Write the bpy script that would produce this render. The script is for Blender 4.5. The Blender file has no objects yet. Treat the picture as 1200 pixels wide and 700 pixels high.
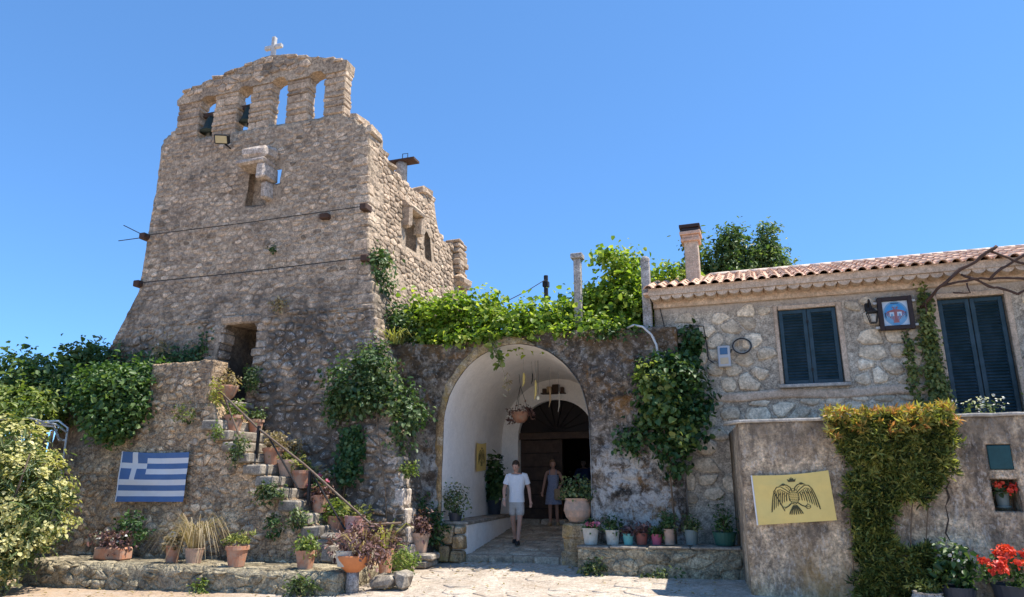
import bpy, bmesh, math, random
import numpy as np
from mathutils import Vector, Matrix, Euler, noise as mnoise

# ------------------------------------------------------------------ camera, sky, sun, exposure
scene = bpy.context.scene
COL = scene.collection
R = math.radians
cam_d = bpy.data.cameras.new('camera')
cam = bpy.data.objects.new('camera', cam_d); COL.objects.link(cam)
cam.location = (4.67, -13.72, 1.55)
cam.rotation_euler = (R(90 + 14.8), 0, R(19))
cam_d.sensor_width = 36; cam_d.lens = 24.96
cam_d.clip_start = 0.1; cam_d.clip_end = 5000
scene.camera = cam

SUN_EL, SUN_AZ = 63.0, 14.0           # azimuth from +X (right along the facade) towards +Y (behind it)
world = bpy.data.worlds.new('World'); scene.world = world; world.use_nodes = True
wn = world.node_tree
sky = wn.nodes.new('ShaderNodeTexSky'); sky.sky_type = 'NISHITA'; sky.sun_disc = False
sky.sun_elevation = R(SUN_EL); sky.sun_rotation = R(90 - SUN_AZ)
sky.altitude = 3000; sky.air_density = 1.0; sky.dust_density = 0.0; sky.ozone_density = 10.0
bg = [n for n in wn.nodes if n.type == 'BACKGROUND'][0]
bg.inputs['Strength'].default_value = 0.135
gam = wn.nodes.new('ShaderNodeGamma'); gam.inputs['Gamma'].default_value = 0.7
tint = wn.nodes.new('ShaderNodeMix'); tint.data_type = 'RGBA'; tint.blend_type = 'MULTIPLY'; tint.inputs[0].default_value = 1.0
tint.inputs[7].default_value = (0.66, 0.97, 1.20, 1)            # deep summer blue, the same over the whole dome
wn.links.new(sky.outputs['Color'], gam.inputs['Color']); wn.links.new(gam.outputs[0], tint.inputs[6]); wn.links.new(tint.outputs[2], bg.inputs['Color'])
sd = bpy.data.lights.new('sun', 'SUN'); sd.energy = 2.95; sd.angle = R(0.53); sd.color = (1.0, 0.94, 0.84)
sun = bpy.data.objects.new('sun', sd); COL.objects.link(sun)
sdir = Vector((math.cos(R(SUN_EL)) * math.cos(R(SUN_AZ)), math.cos(R(SUN_EL)) * math.sin(R(SUN_AZ)), math.sin(R(SUN_EL))))
sun.rotation_euler = sdir.to_track_quat('Z', 'Y').to_euler()
sun.location = sdir * 40
scene.view_settings.view_transform = 'Standard'; scene.view_settings.look = 'None'
scene.view_settings.gamma = 1.0; scene.view_settings.exposure = 1.42
scene.render.engine = 'CYCLES'
scene.cycles.max_bounces = 8; scene.cycles.diffuse_bounces = 6; scene.cycles.transparent_max_bounces = 8

# ------------------------------------------------------------------ helpers: objects
def link(o): COL.objects.link(o); return o
def thing(name, label, cat, loc=(0, 0, 0), group=None):
    o = link(bpy.data.objects.new(name, None)); o.location = loc; o.empty_display_size = 0.2
    o['label'] = label; o['category'] = cat
    if group: o['group'] = group
    return o
def tag(o, label, cat, group=None):
    o['label'] = label; o['category'] = cat
    if group: o['group'] = group
    return o
def wmat(p):
    m = Matrix.Translation(p.location)
    return (wmat(p.parent) @ p.matrix_parent_inverse @ m) if p.parent else m
def obj(name, verts, faces, mat, parent=None, smooth=False, tone=0.5, kind=None, mats=None, mi=None):
    me = bpy.data.meshes.new(name)
    if isinstance(verts, np.ndarray) and isinstance(faces, np.ndarray):
        nv, nf, k = len(verts), len(faces), faces.shape[1]
        me.vertices.add(nv); me.vertices.foreach_set('co', verts.astype(np.float32).ravel())
        me.loops.add(nf * k); me.loops.foreach_set('vertex_index', faces.astype(np.int32).ravel())
        me.polygons.add(nf)
        me.polygons.foreach_set('loop_start', np.arange(0, nf * k, k, dtype=np.int32))
        me.update(calc_edges=True)
    else:
        me.from_pydata([tuple(v) for v in verts], [], [tuple(int(i) for i in f) for f in faces])
        me.update()
    n = len(me.vertices)
    at = me.attributes.new('tone', 'FLOAT', 'POINT')
    at.data.foreach_set('value', np.full(n, tone, np.float32) if np.isscalar(tone) else np.asarray(tone, np.float32))
    if mats:
        for m in mats: me.materials.append(m)
        me.polygons.foreach_set('material_index', np.asarray(mi, np.int32))
    else: me.materials.append(mat)
    if smooth: me.polygons.foreach_set('use_smooth', np.ones(len(me.polygons), bool))
    o = link(bpy.data.objects.new(name, me))
    if parent:
        o.parent = parent; o.matrix_parent_inverse = wmat(parent).inverted()
    if kind: o['kind'] = kind
    return o
class MB:                                   # collects shapes for ONE mesh object
    def __init__(s): s.v = []; s.f = []
    def add(s, v, f):
        b = len(s.v); s.v += [tuple(p) for p in v]; s.f += [tuple(i + b for i in q) for q in f]; return s
    def box(s, x0, x1, y0, y1, z0, z1, rot=None, c=None, bev=0.0):
        if bev > 0:
            bm = bmesh.new(); bmesh.ops.create_cube(bm, size=1)
            for q in bm.verts:
                q.co = Vector(((x0 + x1) / 2 + q.co.x * (x1 - x0), (y0 + y1) / 2 + q.co.y * (y1 - y0), (z0 + z1) / 2 + q.co.z * (z1 - z0)))
            bmesh.ops.bevel(bm, geom=bm.edges[:], offset=bev, segments=1, affect='EDGES')
            bm.verts.index_update()
            v = [q.co.copy() for q in bm.verts]; f = [[q.index for q in p.verts] for p in bm.faces]; bm.free()
        else:
            v = [Vector((x, y, z)) for z in (z0, z1) for y in (y0, y1) for x in (x0, x1)]
            f = [(0, 2, 3, 1), (4, 5, 7, 6), (0, 1, 5, 4), (2, 6, 7, 3), (0, 4, 6, 2), (1, 3, 7, 5)]
        if rot is not None:
            cc = Vector(c) if c is not None else Vector(((x0 + x1) / 2, (y0 + y1) / 2, (z0 + z1) / 2))
            m = Euler(rot).to_matrix(); v = [m @ (p - cc) + cc for p in v]
        return s.add(v, f)
    def tube(s, path, r, n=6, caps=True):
        P = [Vector(p) for p in path]; rs = [r] * len(P) if np.isscalar(r) else list(r)
        v = []; u = None
        for i, p in enumerate(P):
            t = (P[min(i + 1, len(P) - 1)] - P[max(i - 1, 0)]).normalized()
            if u is None: u = t.orthogonal().normalized()
            else:
                u = (u - t * u.dot(t))
                u = u.normalized() if u.length > 1e-5 else t.orthogonal().normalized()
            w = t.cross(u)
            for k in range(n):
                a = 2 * math.pi * k / n; v.append(p + (u * math.cos(a) + w * math.sin(a)) * rs[i])
        f = [(i * n + k, i * n + (k + 1) % n, (i + 1) * n + (k + 1) % n, (i + 1) * n + k) for i in range(len(P) - 1) for k in range(n)]
        if caps: f += [tuple(range(n - 1, -1, -1)), tuple((len(P) - 1) * n + k for k in range(n))]
        return s.add(v, f)
    def lathe(s, prof, c, n=18, sx=1, sy=1, jit=0):
        v = []
        for r, z in prof:
            for k in range(n):
                a = 2 * math.pi * k / n
                v.append((c[0] + r * sx * math.cos(a), c[1] + r * sy * math.sin(a), c[2] + z))
        m = len(prof)
        f = [(i * n + k, i * n + (k + 1) % n, (i + 1) * n + (k + 1) % n, (i + 1) * n + k) for i in range(m - 1) for k in range(n)]
        if prof[0][0] > 1e-4: f.append(tuple(range(n - 1, -1, -1)))
        if prof[-1][0] > 1e-4: f.append(tuple((m - 1) * n + k for k in range(n)))
        return s.add(v, f)
    def ball(s, c, r, n=10, m=7):
        rx, ry, rz = (r, r, r) if np.isscalar(r) else r
        v = []
        for i in range(m + 1):
            t = math.pi * i / m
            for k in range(n):
                a = 2 * math.pi * k / n
                v.append((c[0] + rx * math.sin(t) * math.cos(a), c[1] + ry * math.sin(t) * math.sin(a), c[2] - rz * math.cos(t)))
        f = [(i * n + k, i * n + (k + 1) % n, (i + 1) * n + (k + 1) % n, (i + 1) * n + k) for i in range(m) for k in range(n)]
        return s.add(v, f)
    def prism(s, poly, y0, y1):                # polygon in XZ extruded along Y (counter-clockwise seen from -Y)
        n = len(poly)
        v = [(x, y0, z) for x, z in poly] + [(x, y1, z) for x, z in poly]
        f = [tuple(range(n)), tuple(range(2 * n - 1, n - 1, -1))]
        f += [(i, i + n, (i + 1) % n + n, (i + 1) % n) for i in range(n)]
        return s.add(v, f)
    def make(s, name, mat, parent=None, smooth=False, **k): return obj(name, s.v, s.f, mat, parent, smooth, **k)
def fbm(x, y, z, oct=4): return mnoise.fractal(Vector((x, y, z)), 1.0, 2.0, oct)
def lerp(a, b, t): return a + (b - a) * t
def interp(z, pts):
    return float(np.interp(z, [p[0] for p in pts], [p[1] for p in pts]))

# ------------------------------------------------------------------ helpers: materials
MAT = {}
def nd(nt, typ, ins=None, **props):
    n = nt.nodes.new(typ)
    for k, v in props.items(): setattr(n, k, v)
    for k, v in (ins or {}).items():
        if isinstance(v, bpy.types.NodeSocket): nt.links.new(v, n.inputs[k])
        else: n.inputs[k].default_value = v
    return n
def c4(c): return (c[0], c[1], c[2], 1.0)
def new_mat(name):
    m = bpy.data.materials.new(name); m.use_nodes = True; nt = m.node_tree
    b = nt.nodes['Principled BSDF']; MAT[name] = m
    return m, nt, b
def pos(nt, sc=(1, 1, 1), off=(0, 0, 0)):
    g = nd(nt, 'ShaderNodeNewGeometry').outputs['Position']
    if sc == (1, 1, 1) and off == (0, 0, 0): return g
    return nd(nt, 'ShaderNodeMapping', {'Vector': g, 'Scale': sc, 'Location': off}).outputs[0]
def nz(nt, vec, scale, detail=5, rough=0.62, dist=0.0):
    return nd(nt, 'ShaderNodeTexNoise', {'Vector': vec, 'Scale': scale, 'Detail': detail, 'Roughness': rough, 'Distortion': dist}).outputs[0]
def rmp(nt, fac, stops):
    r = nd(nt, 'ShaderNodeValToRGB', {'Fac': fac}); e = r.color_ramp.elements
    while len(e) < len(stops): e.new(0.5)
    for i, (p, c) in enumerate(stops):
        e[i].position = p; e[i].color = c4(c) if not np.isscalar(c) else (c, c, c, 1)
    return r.outputs[0]
def mixc(nt, fac, a, b, mode='MIX'):
    n = nd(nt, 'ShaderNodeMix', data_type='RGBA', blend_type=mode, clamp_factor=True)
    for k, v in ((0, fac), (6, a), (7, b)):
        if isinstance(v, bpy.types.NodeSocket): nt.links.new(v, n.inputs[k])
        else: n.inputs[k].default_value = v if k == 0 else c4(v)
    return n.outputs[2]
def mth(nt, op, a, b=0.0):
    n = nd(nt, 'ShaderNodeMath', operation=op)
    for k, v in ((0, a), (1, b)):
        if isinstance(v, bpy.types.NodeSocket): nt.links.new(v, n.inputs[k])
        else: n.inputs[k].default_value = v
    return n.outputs[0]
def mrange(nt, v, a, b, c=0.0, d=1.0):
    return nd(nt, 'ShaderNodeMapRange', {0: v, 1: a, 2: b, 3: c, 4: d}).outputs[0]
def grey(nt, v):
    return nd(nt, 'ShaderNodeCombineColor', {0: v, 1: v, 2: v}).outputs[0]
def bmp(nt, b, h, strength=0.5, dist=0.02):
    n = nd(nt, 'ShaderNodeBump', {'Height': h, 'Strength': strength, 'Distance': dist})
    nt.links.new(n.outputs[0], b.inputs['Normal'])
def rock(name, dark, mid, light, scale=3.0, stains=(), fine=38, bump=0.6, bdist=0.015, rough=0.92, tone=0.55, vor=None, stretch=(1, 1, 1), grain=1.0):
    """weathered masonry: large blotches, fine speckle, per-stone tone, stains = (colour, scale, lo, hi, offset, zmask or None, amount)"""
    m, nt, b = new_mat(name)
    p = pos(nt); ps = pos(nt, stretch) if stretch != (1, 1, 1) else p
    big = nz(nt, ps, scale, 6, 0.65, 0.3)
    col = rmp(nt, big, [(0.30, dark), (0.50, mid), (0.70, light)])
    sp = nz(nt, p, fine, 4, 0.7)
    col = mixc(nt, 1.0, col, grey(nt, mrange(nt, sp, 0.34, 0.66, 1 - 0.48 * grain, 1 + 0.48 * grain)), 'MULTIPLY')
    md = nz(nt, p, fine * 0.30, 5, 0.68)
    col = mixc(nt, 1.0, col, grey(nt, mrange(nt, md, 0.36, 0.64, 1 - 0.34 * grain, 1 + 0.34 * grain)), 'MULTIPLY')
    if tone:
        a = nd(nt, 'ShaderNodeAttribute', attribute_name='tone').outputs['Fac']
        col = mixc(nt, 1.0, col, grey(nt, mrange(nt, a, 0, 1, 1 - tone, 1 + tone)), 'MULTIPLY')
    h = mth(nt, 'ADD', mth(nt, 'MULTIPLY', sp, 0.5), md)
    if vor:
        v = nd(nt, 'ShaderNodeTexVoronoi', {'Vector': pos(nt, (1, 1, 1.5)), 'Scale': vor}, feature='DISTANCE_TO_EDGE').outputs[0]
        vm = mrange(nt, v, 0.0, 0.12)
        col = mixc(nt, 1.0, col, grey(nt, mrange(nt, vm, 0, 1, 0.86, 1.04)), 'MULTIPLY')
        h = mth(nt, 'ADD', h, mth(nt, 'MULTIPLY', vm, 0.5))
    z = nd(nt, 'ShaderNodeSeparateXYZ', {0: p}).outputs
    for (c, s, lo, hi, off, zm, amt) in stains:
        f = mrange(nt, nz(nt, pos(nt, stretch, (off, off * 1.7, off * 0.6)), s, 6, 0.68, 0.4), lo, hi, 0, amt)
        if zm: f = mth(nt, 'MULTIPLY', f, mrange(nt, z[zm[2] if len(zm) > 2 else 2], zm[0], zm[1]))
        f = mth(nt, 'MULTIPLY', f, mrange(nt, sp, 0.3, 0.62, 0.55, 1.0))
        col = mixc(nt, f, col, c)
    nt.links.new(col, b.inputs['Base Color']); b.inputs['Roughness'].default_value = rough
    b.inputs['Specular IOR Level'].default_value = 0.2
    bmp(nt, b, h, bump, bdist)
    return m
def plain(name, c, rough=0.7, var=0.18, scale=9, bump=0.15, metal=0.0, spec=0.3, bdist=0.004, dirt=None):
    m, nt, b = new_mat(name); p = pos(nt)
    n1 = nz(nt, p, scale, 5, 0.65); n2 = nz(nt, p, scale * 6, 3, 0.6)
    f = mth(nt, 'ADD', mth(nt, 'MULTIPLY', n1, 0.7), mth(nt, 'MULTIPLY', n2, 0.3))
    col = mixc(nt, 1.0, c, grey(nt, mrange(nt, f, 0.3, 0.7, 1 - var, 1 + var)), 'MULTIPLY')
    if dirt: col = mixc(nt, mrange(nt, nz(nt, pos(nt, (1, 1, 1), (7, 3, 1)), scale * 0.9, 6, 0.72), 0.44, 0.60, 0, 0.8), col, dirt)
    nt.links.new(col, b.inputs['Base Color'])
    b.inputs['Roughness'].default_value = rough; b.inputs['Metallic'].default_value = metal
    b.inputs['Specular IOR Level'].default_value = spec
    if bump: bmp(nt, b, n2, bump, bdist)
    return m
def leafmat(name, dark, mid, light, trans=0.35, rough=0.45, spec=0.35):
    m, nt, b = new_mat(name)
    a = nd(nt, 'ShaderNodeAttribute', attribute_name='tone').outputs['Fac']
    col = rmp(nt, a, [(0.05, dark), (0.5, mid), (0.95, light)])
    nt.links.new(col, b.inputs['Base Color']); b.inputs['Roughness'].default_value = rough
    b.inputs['Specular IOR Level'].default_value = spec
    t = nd(nt, 'ShaderNodeBsdfTranslucent', {'Color': mixc(nt, 1.0, col, (1.25, 1.35, 0.55), 'MULTIPLY')})
    mx = nd(nt, 'ShaderNodeMixShader', {0: trans, 1: b.outputs[0], 2: t.outputs[0]})
    nt.links.new(mx.outputs[0], nt.nodes['Material Output'].inputs['Surface'])
    return m

LICHEN = (0.085, 0.073, 0.063)
MOTTLE = [((0.56, 0.49, 0.42), 13.0, 0.56, 0.64, 91, None, 0.6), ((0.055, 0.045, 0.04), 9.0, 0.55, 0.63, 95, None, 0.65)]
rock('tower_stone', (0.306, 0.223, 0.156), (0.437, 0.327, 0.229), (0.553, 0.426, 0.302), 1.1,
     [((0.05, 0.043, 0.037), 0.95, 0.46, 0.55, 3, (6.7, 5.5), 0.8), (LICHEN, 1.6, 0.40, 0.58, 13, (6.4, 4.6), 0.6), (LICHEN, 2.6, 0.54, 0.70, 9, None, 0.6), ((0.52, 0.46, 0.39), 3.2, 0.58, 0.75, 21, None, 0.5), ((0.055, 0.045, 0.04), 6.0, 0.54, 0.62, 95, (5.8, 4.6), 0.75), ((0.60, 0.52, 0.44), 11.0, 0.54, 0.61, 91, (5.8, 4.6), 0.8)], bump=0.8, bdist=0.02)
rock('tower_mortar', (0.279, 0.206, 0.144), (0.393, 0.296, 0.205), (0.509, 0.391, 0.275), 1.4,
     [((0.05, 0.043, 0.037), 0.95, 0.46, 0.55, 3, (6.7, 5.5), 0.8), (LICHEN, 1.6, 0.40, 0.58, 13, (6.4, 4.6), 0.6), (LICHEN, 2.6, 0.56, 0.74, 9, None, 0.55)], bump=0.9, bdist=0.03)
rock('rubble_stone', (0.332, 0.233, 0.146), (0.522, 0.371, 0.230), (0.820, 0.595, 0.376), 1.6,
     [(LICHEN, 2.2, 0.48, 0.66, 5, None, 0.8), ((0.42, 0.38, 0.33), 4.0, 0.58, 0.7, 17, None, 0.6)] + MOTTLE, bump=0.9, bdist=0.02)
rock('rubble_mortar', (0.311, 0.209, 0.130), (0.491, 0.340, 0.205), (0.740, 0.528, 0.324), 1.8,
     [(LICHEN, 2.2, 0.46, 0.64, 5, None, 0.8), ((0.36, 0.32, 0.27), 5.0, 0.60, 0.72, 13, None, 0.5)] + MOTTLE, bump=1.0, bdist=0.03, vor=8.5)
rock('arch_wall', (0.043, 0.030, 0.023), (0.180, 0.129, 0.086), (0.494, 0.405, 0.306), 3.0,
     [(LICHEN, 1.7, 0.46, 0.58, 5, None, 0.8), ((0.40, 0.19, 0.045), 1.5, 0.53, 0.64, 31, None, 0.7),
      ((0.66, 0.63, 0.58), 3.2, 0.45, 0.55, 11, (2.9, 1.9), 0.9), ((0.50, 0.44, 0.37), 6.5, 0.53, 0.62, 71, None, 0.7), ((0.03, 0.027, 0.022), 3.6, 0.52, 0.62, 29, None, 0.85), ((0.13, 0.075, 0.03), 2.0, 0.42, 0.6, 43, (3.7, 4.3), 0.8)] + MOTTLE, bump=1.0, bdist=0.06)
rock('terrace_plaster', (0.223, 0.161, 0.109), (0.497, 0.364, 0.238), (0.857, 0.645, 0.421), 1.9,
     [(LICHEN, 1.3, 0.48, 0.64, 8, None, 0.8), ((0.58, 0.51, 0.43), 14.0, 0.53, 0.63, 23, None, 0.75), ((0.05, 0.042, 0.038), 7.0, 0.52, 0.64, 77, None, 0.65), (LICHEN, 1.6, 0.3, 0.5, 61, (1.9, 2.4), 0.7), ((0.52, 0.27, 0.06), 1.4, 0.46, 0.70, 55, (0.9, 0.3), 0.75)],
     fine=24, bump=1.0, bdist=0.05, stretch=(1.5, 1.5, 0.7))
rock('house_stone', (0.435, 0.345, 0.244), (0.571, 0.468, 0.339), (0.697, 0.589, 0.439), 2.6,
     [((0.40, 0.27, 0.17), 2.6, 0.55, 0.72, 3, None, 0.55), ((0.16, 0.14, 0.125), 5.0, 0.60, 0.76, 12, None, 0.6)], fine=26, bump=0.8, bdist=0.02, tone=0.3, grain=0.7)
rock('house_mortar', (0.260, 0.214, 0.161), (0.383, 0.325, 0.251), (0.506, 0.436, 0.340), 1.5,
     [((0.45, 0.385, 0.325), 0.9, 0.20, 0.45, 6, (4.80, 4.95), 0.9), (LICHEN, 2.4, 0.56, 0.74, 19, (3.6, 2.6), 0.6)], bump=0.8, bdist=0.02)
rock('cement', (0.30, 0.27, 0.235), (0.40, 0.365, 0.32), (0.48, 0.44, 0.39), 3, [((0.2, 0.18, 0.16), 4, 0.56, 0.75, 3, None, 0.5)], bump=0.4, tone=0, grain=0.5)
rock('step_stone', (0.197, 0.165, 0.129), (0.285, 0.245, 0.195), (0.384, 0.330, 0.266), 3, [(LICHEN, 4, 0.48, 0.66, 3, None, 0.75)], bump=0.7, tone=0.3, grain=0.8)
rock('ledge_stone', (0.195, 0.161, 0.108), (0.315, 0.264, 0.174), (0.495, 0.417, 0.281), 2.0, [(LICHEN, 3, 0.5, 0.68, 3, None, 0.7), ((0.44, 0.40, 0.34), 5, 0.58, 0.72, 8, None, 0.5)], bump=1.0, bdist=0.04, vor=4.0)
rock('paving', (0.380, 0.315, 0.246), (0.465, 0.395, 0.321), (0.551, 0.479, 0.400), 1.2, [((0.30, 0.22, 0.15), 1.8, 0.52, 0.66, 2, None, 0.6), ((0.24, 0.17, 0.11), 5.0, 0.56, 0.68, 33, None, 0.6)], bump=0.6, tone=0.16, grain=0.6)
rock('soil_ground', (0.361, 0.296, 0.233), (0.456, 0.385, 0.312), (0.532, 0.465, 0.386), 1.0, [((0.30, 0.22, 0.15), 1.8, 0.52, 0.66, 2, None, 0.6), ((0.40, 0.27, 0.165), 1.0, 0.2, 0.5, 12, (-2.0, -4.5, 0), 0.85), ((0.24, 0.17, 0.11), 5.0, 0.56, 0.68, 33, None, 0.6)], bump=0.8, bdist=0.02, tone=0, grain=0.7)
rock('passage_paving', (0.250, 0.198, 0.143), (0.375, 0.306, 0.226), (0.500, 0.414, 0.314), 2.0, [(LICHEN, 3, 0.56, 0.72, 3, None, 0.5)], bump=0.5, tone=0.3, grain=0.7)
rock('cross_stone', (0.36, 0.34, 0.32), (0.48, 0.46, 0.43), (0.58, 0.56, 0.53), 5, [], bump=0.3, tone=0, grain=0.2)
rock('corbel_stone', (0.36, 0.29, 0.23), (0.46, 0.38, 0.31), (0.55, 0.47, 0.39), 3, [((0.22, 0.12, 0.08), 3.5, 0.55, 0.7, 3, None, 0.6)], bump=0.5, tone=0.2)
rock('concrete_post', (0.25, 0.225, 0.20), (0.34, 0.31, 0.28), (0.43, 0.40, 0.36), 4, [(LICHEN, 4, 0.6, 0.75, 3, None, 0.5)], bump=0.5, tone=0)
rock('whitewash', (0.80, 0.75, 0.69), (0.86, 0.81, 0.75), (0.87, 0.83, 0.78), 1.2, [((0.55, 0.50, 0.45), 1.8, 0.60, 0.78, 3, None, 0.5), ((0.45, 0.42, 0.39), 9, 0.68, 0.76, 9, None, 0.5)], fine=20, bump=0.35, tone=0, grain=0.12)
rock('pier_ochre', (0.24, 0.16, 0.09), (0.38, 0.26, 0.14), (0.48, 0.40, 0.30), 3, [((0.50, 0.30, 0.07), 3, 0.5, 0.65, 3, None, 0.7), (LICHEN, 4, 0.54, 0.7, 6, None, 0.7)], bump=0.8, bdist=0.03, tone=0.2)
rock('roof_clay', (0.550, 0.341, 0.237), (0.660, 0.440, 0.314), (0.748, 0.539, 0.407), 2.2, [((0.62, 0.52, 0.43), 5, 0.56, 0.7, 3, None, 0.5), ((0.25, 0.15, 0.10), 6, 0.60, 0.75, 8, None, 0.5)], bump=0.3, bdist=0.005, tone=0.25, grain=0.45)
rock('ridge_mortar', (0.52, 0.40, 0.32), (0.60, 0.48, 0.39), (0.68, 0.57, 0.48), 4, [], bump=0.3, tone=0.15, grain=0.4)
rock('cornice_plaster', (0.432, 0.320, 0.230), (0.529, 0.400, 0.290), (0.605, 0.475, 0.354), 2, [((0.30, 0.22, 0.16), 4, 0.56, 0.72, 3, None, 0.5)], bump=0.4, tone=0.2, grain=0.55)
plain('terracotta', (0.47, 0.215, 0.125), 0.85, 0.25, 7, 0.2, dirt=(0.42, 0.30, 0.22))
plain('terracotta_pale', (0.52, 0.33, 0.23), 0.85, 0.22, 7, 0.2, dirt=(0.30, 0.24, 0.19))
plain('terracotta_red', (0.42, 0.19, 0.16), 0.85, 0.25, 9, 0.3, dirt=(0.50, 0.34, 0.29))
plain('plastic_orange', (0.55, 0.20, 0.075), 0.55, 0.12, 6, 0.05)
plain('pot_white', (0.56, 0.52, 0.44), 0.6, 0.12, 7, 0.1, dirt=(0.40, 0.36, 0.29))
plain('pot_turquoise', (0.16, 0.42, 0.37), 0.5, 0.1, 6, 0.05)
plain('pot_brown', (0.27, 0.085, 0.06), 0.6, 0.15, 6, 0.05)
plain('pot_magenta', (0.42, 0.09, 0.14), 0.55, 0.1, 6, 0.05)
plain('pot_green', (0.03, 0.10, 0.075), 0.5, 0.2, 6, 0.05)
plain('pot_grey', (0.16, 0.20, 0.19), 0.5, 0.15, 6, 0.05)
plain('pot_dark', (0.035, 0.04, 0.05), 0.5, 0.2, 6, 0.05)
plain('soil', (0.06, 0.042, 0.03), 0.95, 0.4, 20, 0.6, bdist=0.01)
plain('shutter_paint', (0.012, 0.036, 0.048), 0.45, 0.25, 5, 0.1, spec=0.4, dirt=(0.03, 0.06, 0.08))
plain('board_green', (0.015, 0.06, 0.065), 0.6, 0.25, 5, 0.1)
plain('old_wood', (0.065, 0.04, 0.028), 0.8, 0.4, 8, 0.4)
plain('dark_wood', (0.018, 0.012, 0.010), 0.7, 0.3, 8, 0.3)
plain('frame_wood', (0.035, 0.022, 0.02), 0.6, 0.3, 8, 0.2)
plain('iron', (0.028, 0.026, 0.026), 0.6, 0.3, 10, 0.2, metal=0.3)
plain('rusty_iron', (0.075, 0.042, 0.03), 0.8, 0.4, 12, 0.3)
plain('rail_metal', (0.15, 0.115, 0.085), 0.6, 0.35, 6, 0.2, dirt=(0.14, 0.08, 0.05))
plain('bronze', (0.035, 0.05, 0.042), 0.5, 0.3, 8, 0.2, metal=0.5)
plain('pipe_white', (0.55, 0.55, 0.53), 0.5, 0.1, 6, 0.0)
plain('meter_grey', (0.42, 0.43, 0.44), 0.5, 0.1, 6, 0.0)
plain('meter_window', (0.05, 0.11, 0.20), 0.15, 0.1, 6, 0.0, spec=0.6)
plain('meter_beige', (0.50, 0.40, 0.27), 0.5, 0.1, 6, 0.0)
plain('cable_black', (0.015, 0.015, 0.016), 0.6, 0.1, 6, 0.0)
plain('cable_grey', (0.30, 0.29, 0.27), 0.6, 0.1, 6, 0.0)
plain('lens_yellow', (0.50, 0.42, 0.24), 0.3, 0.1, 6, 0.0)
plain('flag_blue', (0.085, 0.16, 0.32), 0.8, 0.10, 3, 0.1)
plain('flag_white', (0.68, 0.67, 0.67), 0.8, 0.06, 3, 0.1)
plain('flag_yellow', (0.74, 0.54, 0.18), 0.8, 0.07, 3, 0.1)
plain('emblem_ink', (0.075, 0.065, 0.028), 0.8, 0.2, 20, 0.0)
plain('icon_pale', (0.52, 0.60, 0.68), 0.4, 0.05, 5, 0.0)
plain('icon_blue', (0.05, 0.27, 0.56), 0.4, 0.15, 8, 0.0)
plain('icon_mid', (0.16, 0.34, 0.52), 0.4, 0.15, 8, 0.0)
plain('icon_red', (0.30, 0.12, 0.12), 0.4, 0.25, 14, 0.0)
plain('icon_ink', (0.03, 0.05, 0.10), 0.4, 0.1, 8, 0.0)
plain('bark', (0.10, 0.075, 0.055), 0.9, 0.35, 14, 0.6, bdist=0.01)
plain('twig', (0.16, 0.11, 0.07), 0.9, 0.3, 14, 0.3)
plain('skin', (0.50, 0.285, 0.205), 0.55, 0.06, 6, 0.0)
plain('skin_tan', (0.40, 0.215, 0.15), 0.55, 0.06, 6, 0.0)
plain('hair_brown', (0.045, 0.025, 0.015), 0.6, 0.3, 40, 0.3)
plain('hair_auburn', (0.16, 0.085, 0.045), 0.6, 0.3, 40, 0.3)
plain('shirt_white', (0.78, 0.78, 0.80), 0.85, 0.05, 5, 0.8, bdist=0.03)
plain('shorts_check', (0.46, 0.43, 0.40), 0.85, 0.25, 26, 0.2)
plain('dress_blue', (0.22, 0.24, 0.32), 0.85, 0.35, 30, 0.2)
plain('shirt_navy', (0.04, 0.06, 0.14), 0.85, 0.1, 8, 0.1)
plain('trousers_grey', (0.20, 0.21, 0.24), 0.85, 0.1, 8, 0.1)
plain('straw', (0.36, 0.25, 0.14), 0.85, 0.3, 30, 0.3)
plain('shoe_dark', (0.02, 0.02, 0.022), 0.6, 0.1, 8, 0.0)
plain('eye_dark', (0.02, 0.015, 0.012), 0.3, 0.0, 8, 0.0)
plain('lip', (0.32, 0.13, 0.11), 0.5, 0.0, 8, 0.0)
plain('candle', (0.60, 0.50, 0.18), 0.6, 0.1, 8, 0.0)
plain('glass_bulb', (0.75, 0.72, 0.55), 0.2, 0.0, 8, 0.0)
leafmat('leaf_vine', (0.08, 0.15, 0.02), (0.23, 0.33, 0.045), (0.46, 0.50, 0.11), 0.5)
leafmat('leaf_bush', (0.025, 0.065, 0.018), (0.08, 0.15, 0.04), (0.19, 0.27, 0.09), 0.35)
leafmat('leaf_ivy', (0.018, 0.05, 0.014), (0.045, 0.105, 0.028), (0.12, 0.18, 0.06), 0.25)
leafmat('leaf_ivy_pale', (0.03, 0.065, 0.022), (0.075, 0.135, 0.045), (0.20, 0.25, 0.11), 0.3)
leafmat('leaf_oleander', (0.05, 0.09, 0.03), (0.12, 0.17, 0.06), (0.24, 0.27, 0.12), 0.35)
leafmat('flower_cream', (0.42, 0.40, 0.15), (0.55, 0.51, 0.22), (0.66, 0.62, 0.34), 0.3)
leafmat('leaf_succulent', (0.035, 0.055, 0.014), (0.14, 0.17, 0.04), (0.38, 0.38, 0.11), 0.3)
leafmat('leaf_succulent_top', (0.20, 0.22, 0.05), (0.44, 0.31, 0.08), (0.64, 0.28, 0.10), 0.35)
leafmat('leaf_tree', (0.03, 0.07, 0.02), (0.09, 0.15, 0.045), (0.19, 0.26, 0.10), 0.4)
leafmat('leaf_dry', (0.20, 0.15, 0.08), (0.34, 0.26, 0.15), (0.48, 0.38, 0.23), 0.3)
leafmat('leaf_pot', (0.03, 0.06, 0.02), (0.09, 0.135, 0.045), (0.23, 0.26, 0.11), 0.3)
leafmat('leaf_lime', (0.07, 0.12, 0.025), (0.16, 0.22, 0.05), (0.33, 0.37, 0.12), 0.4)
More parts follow.
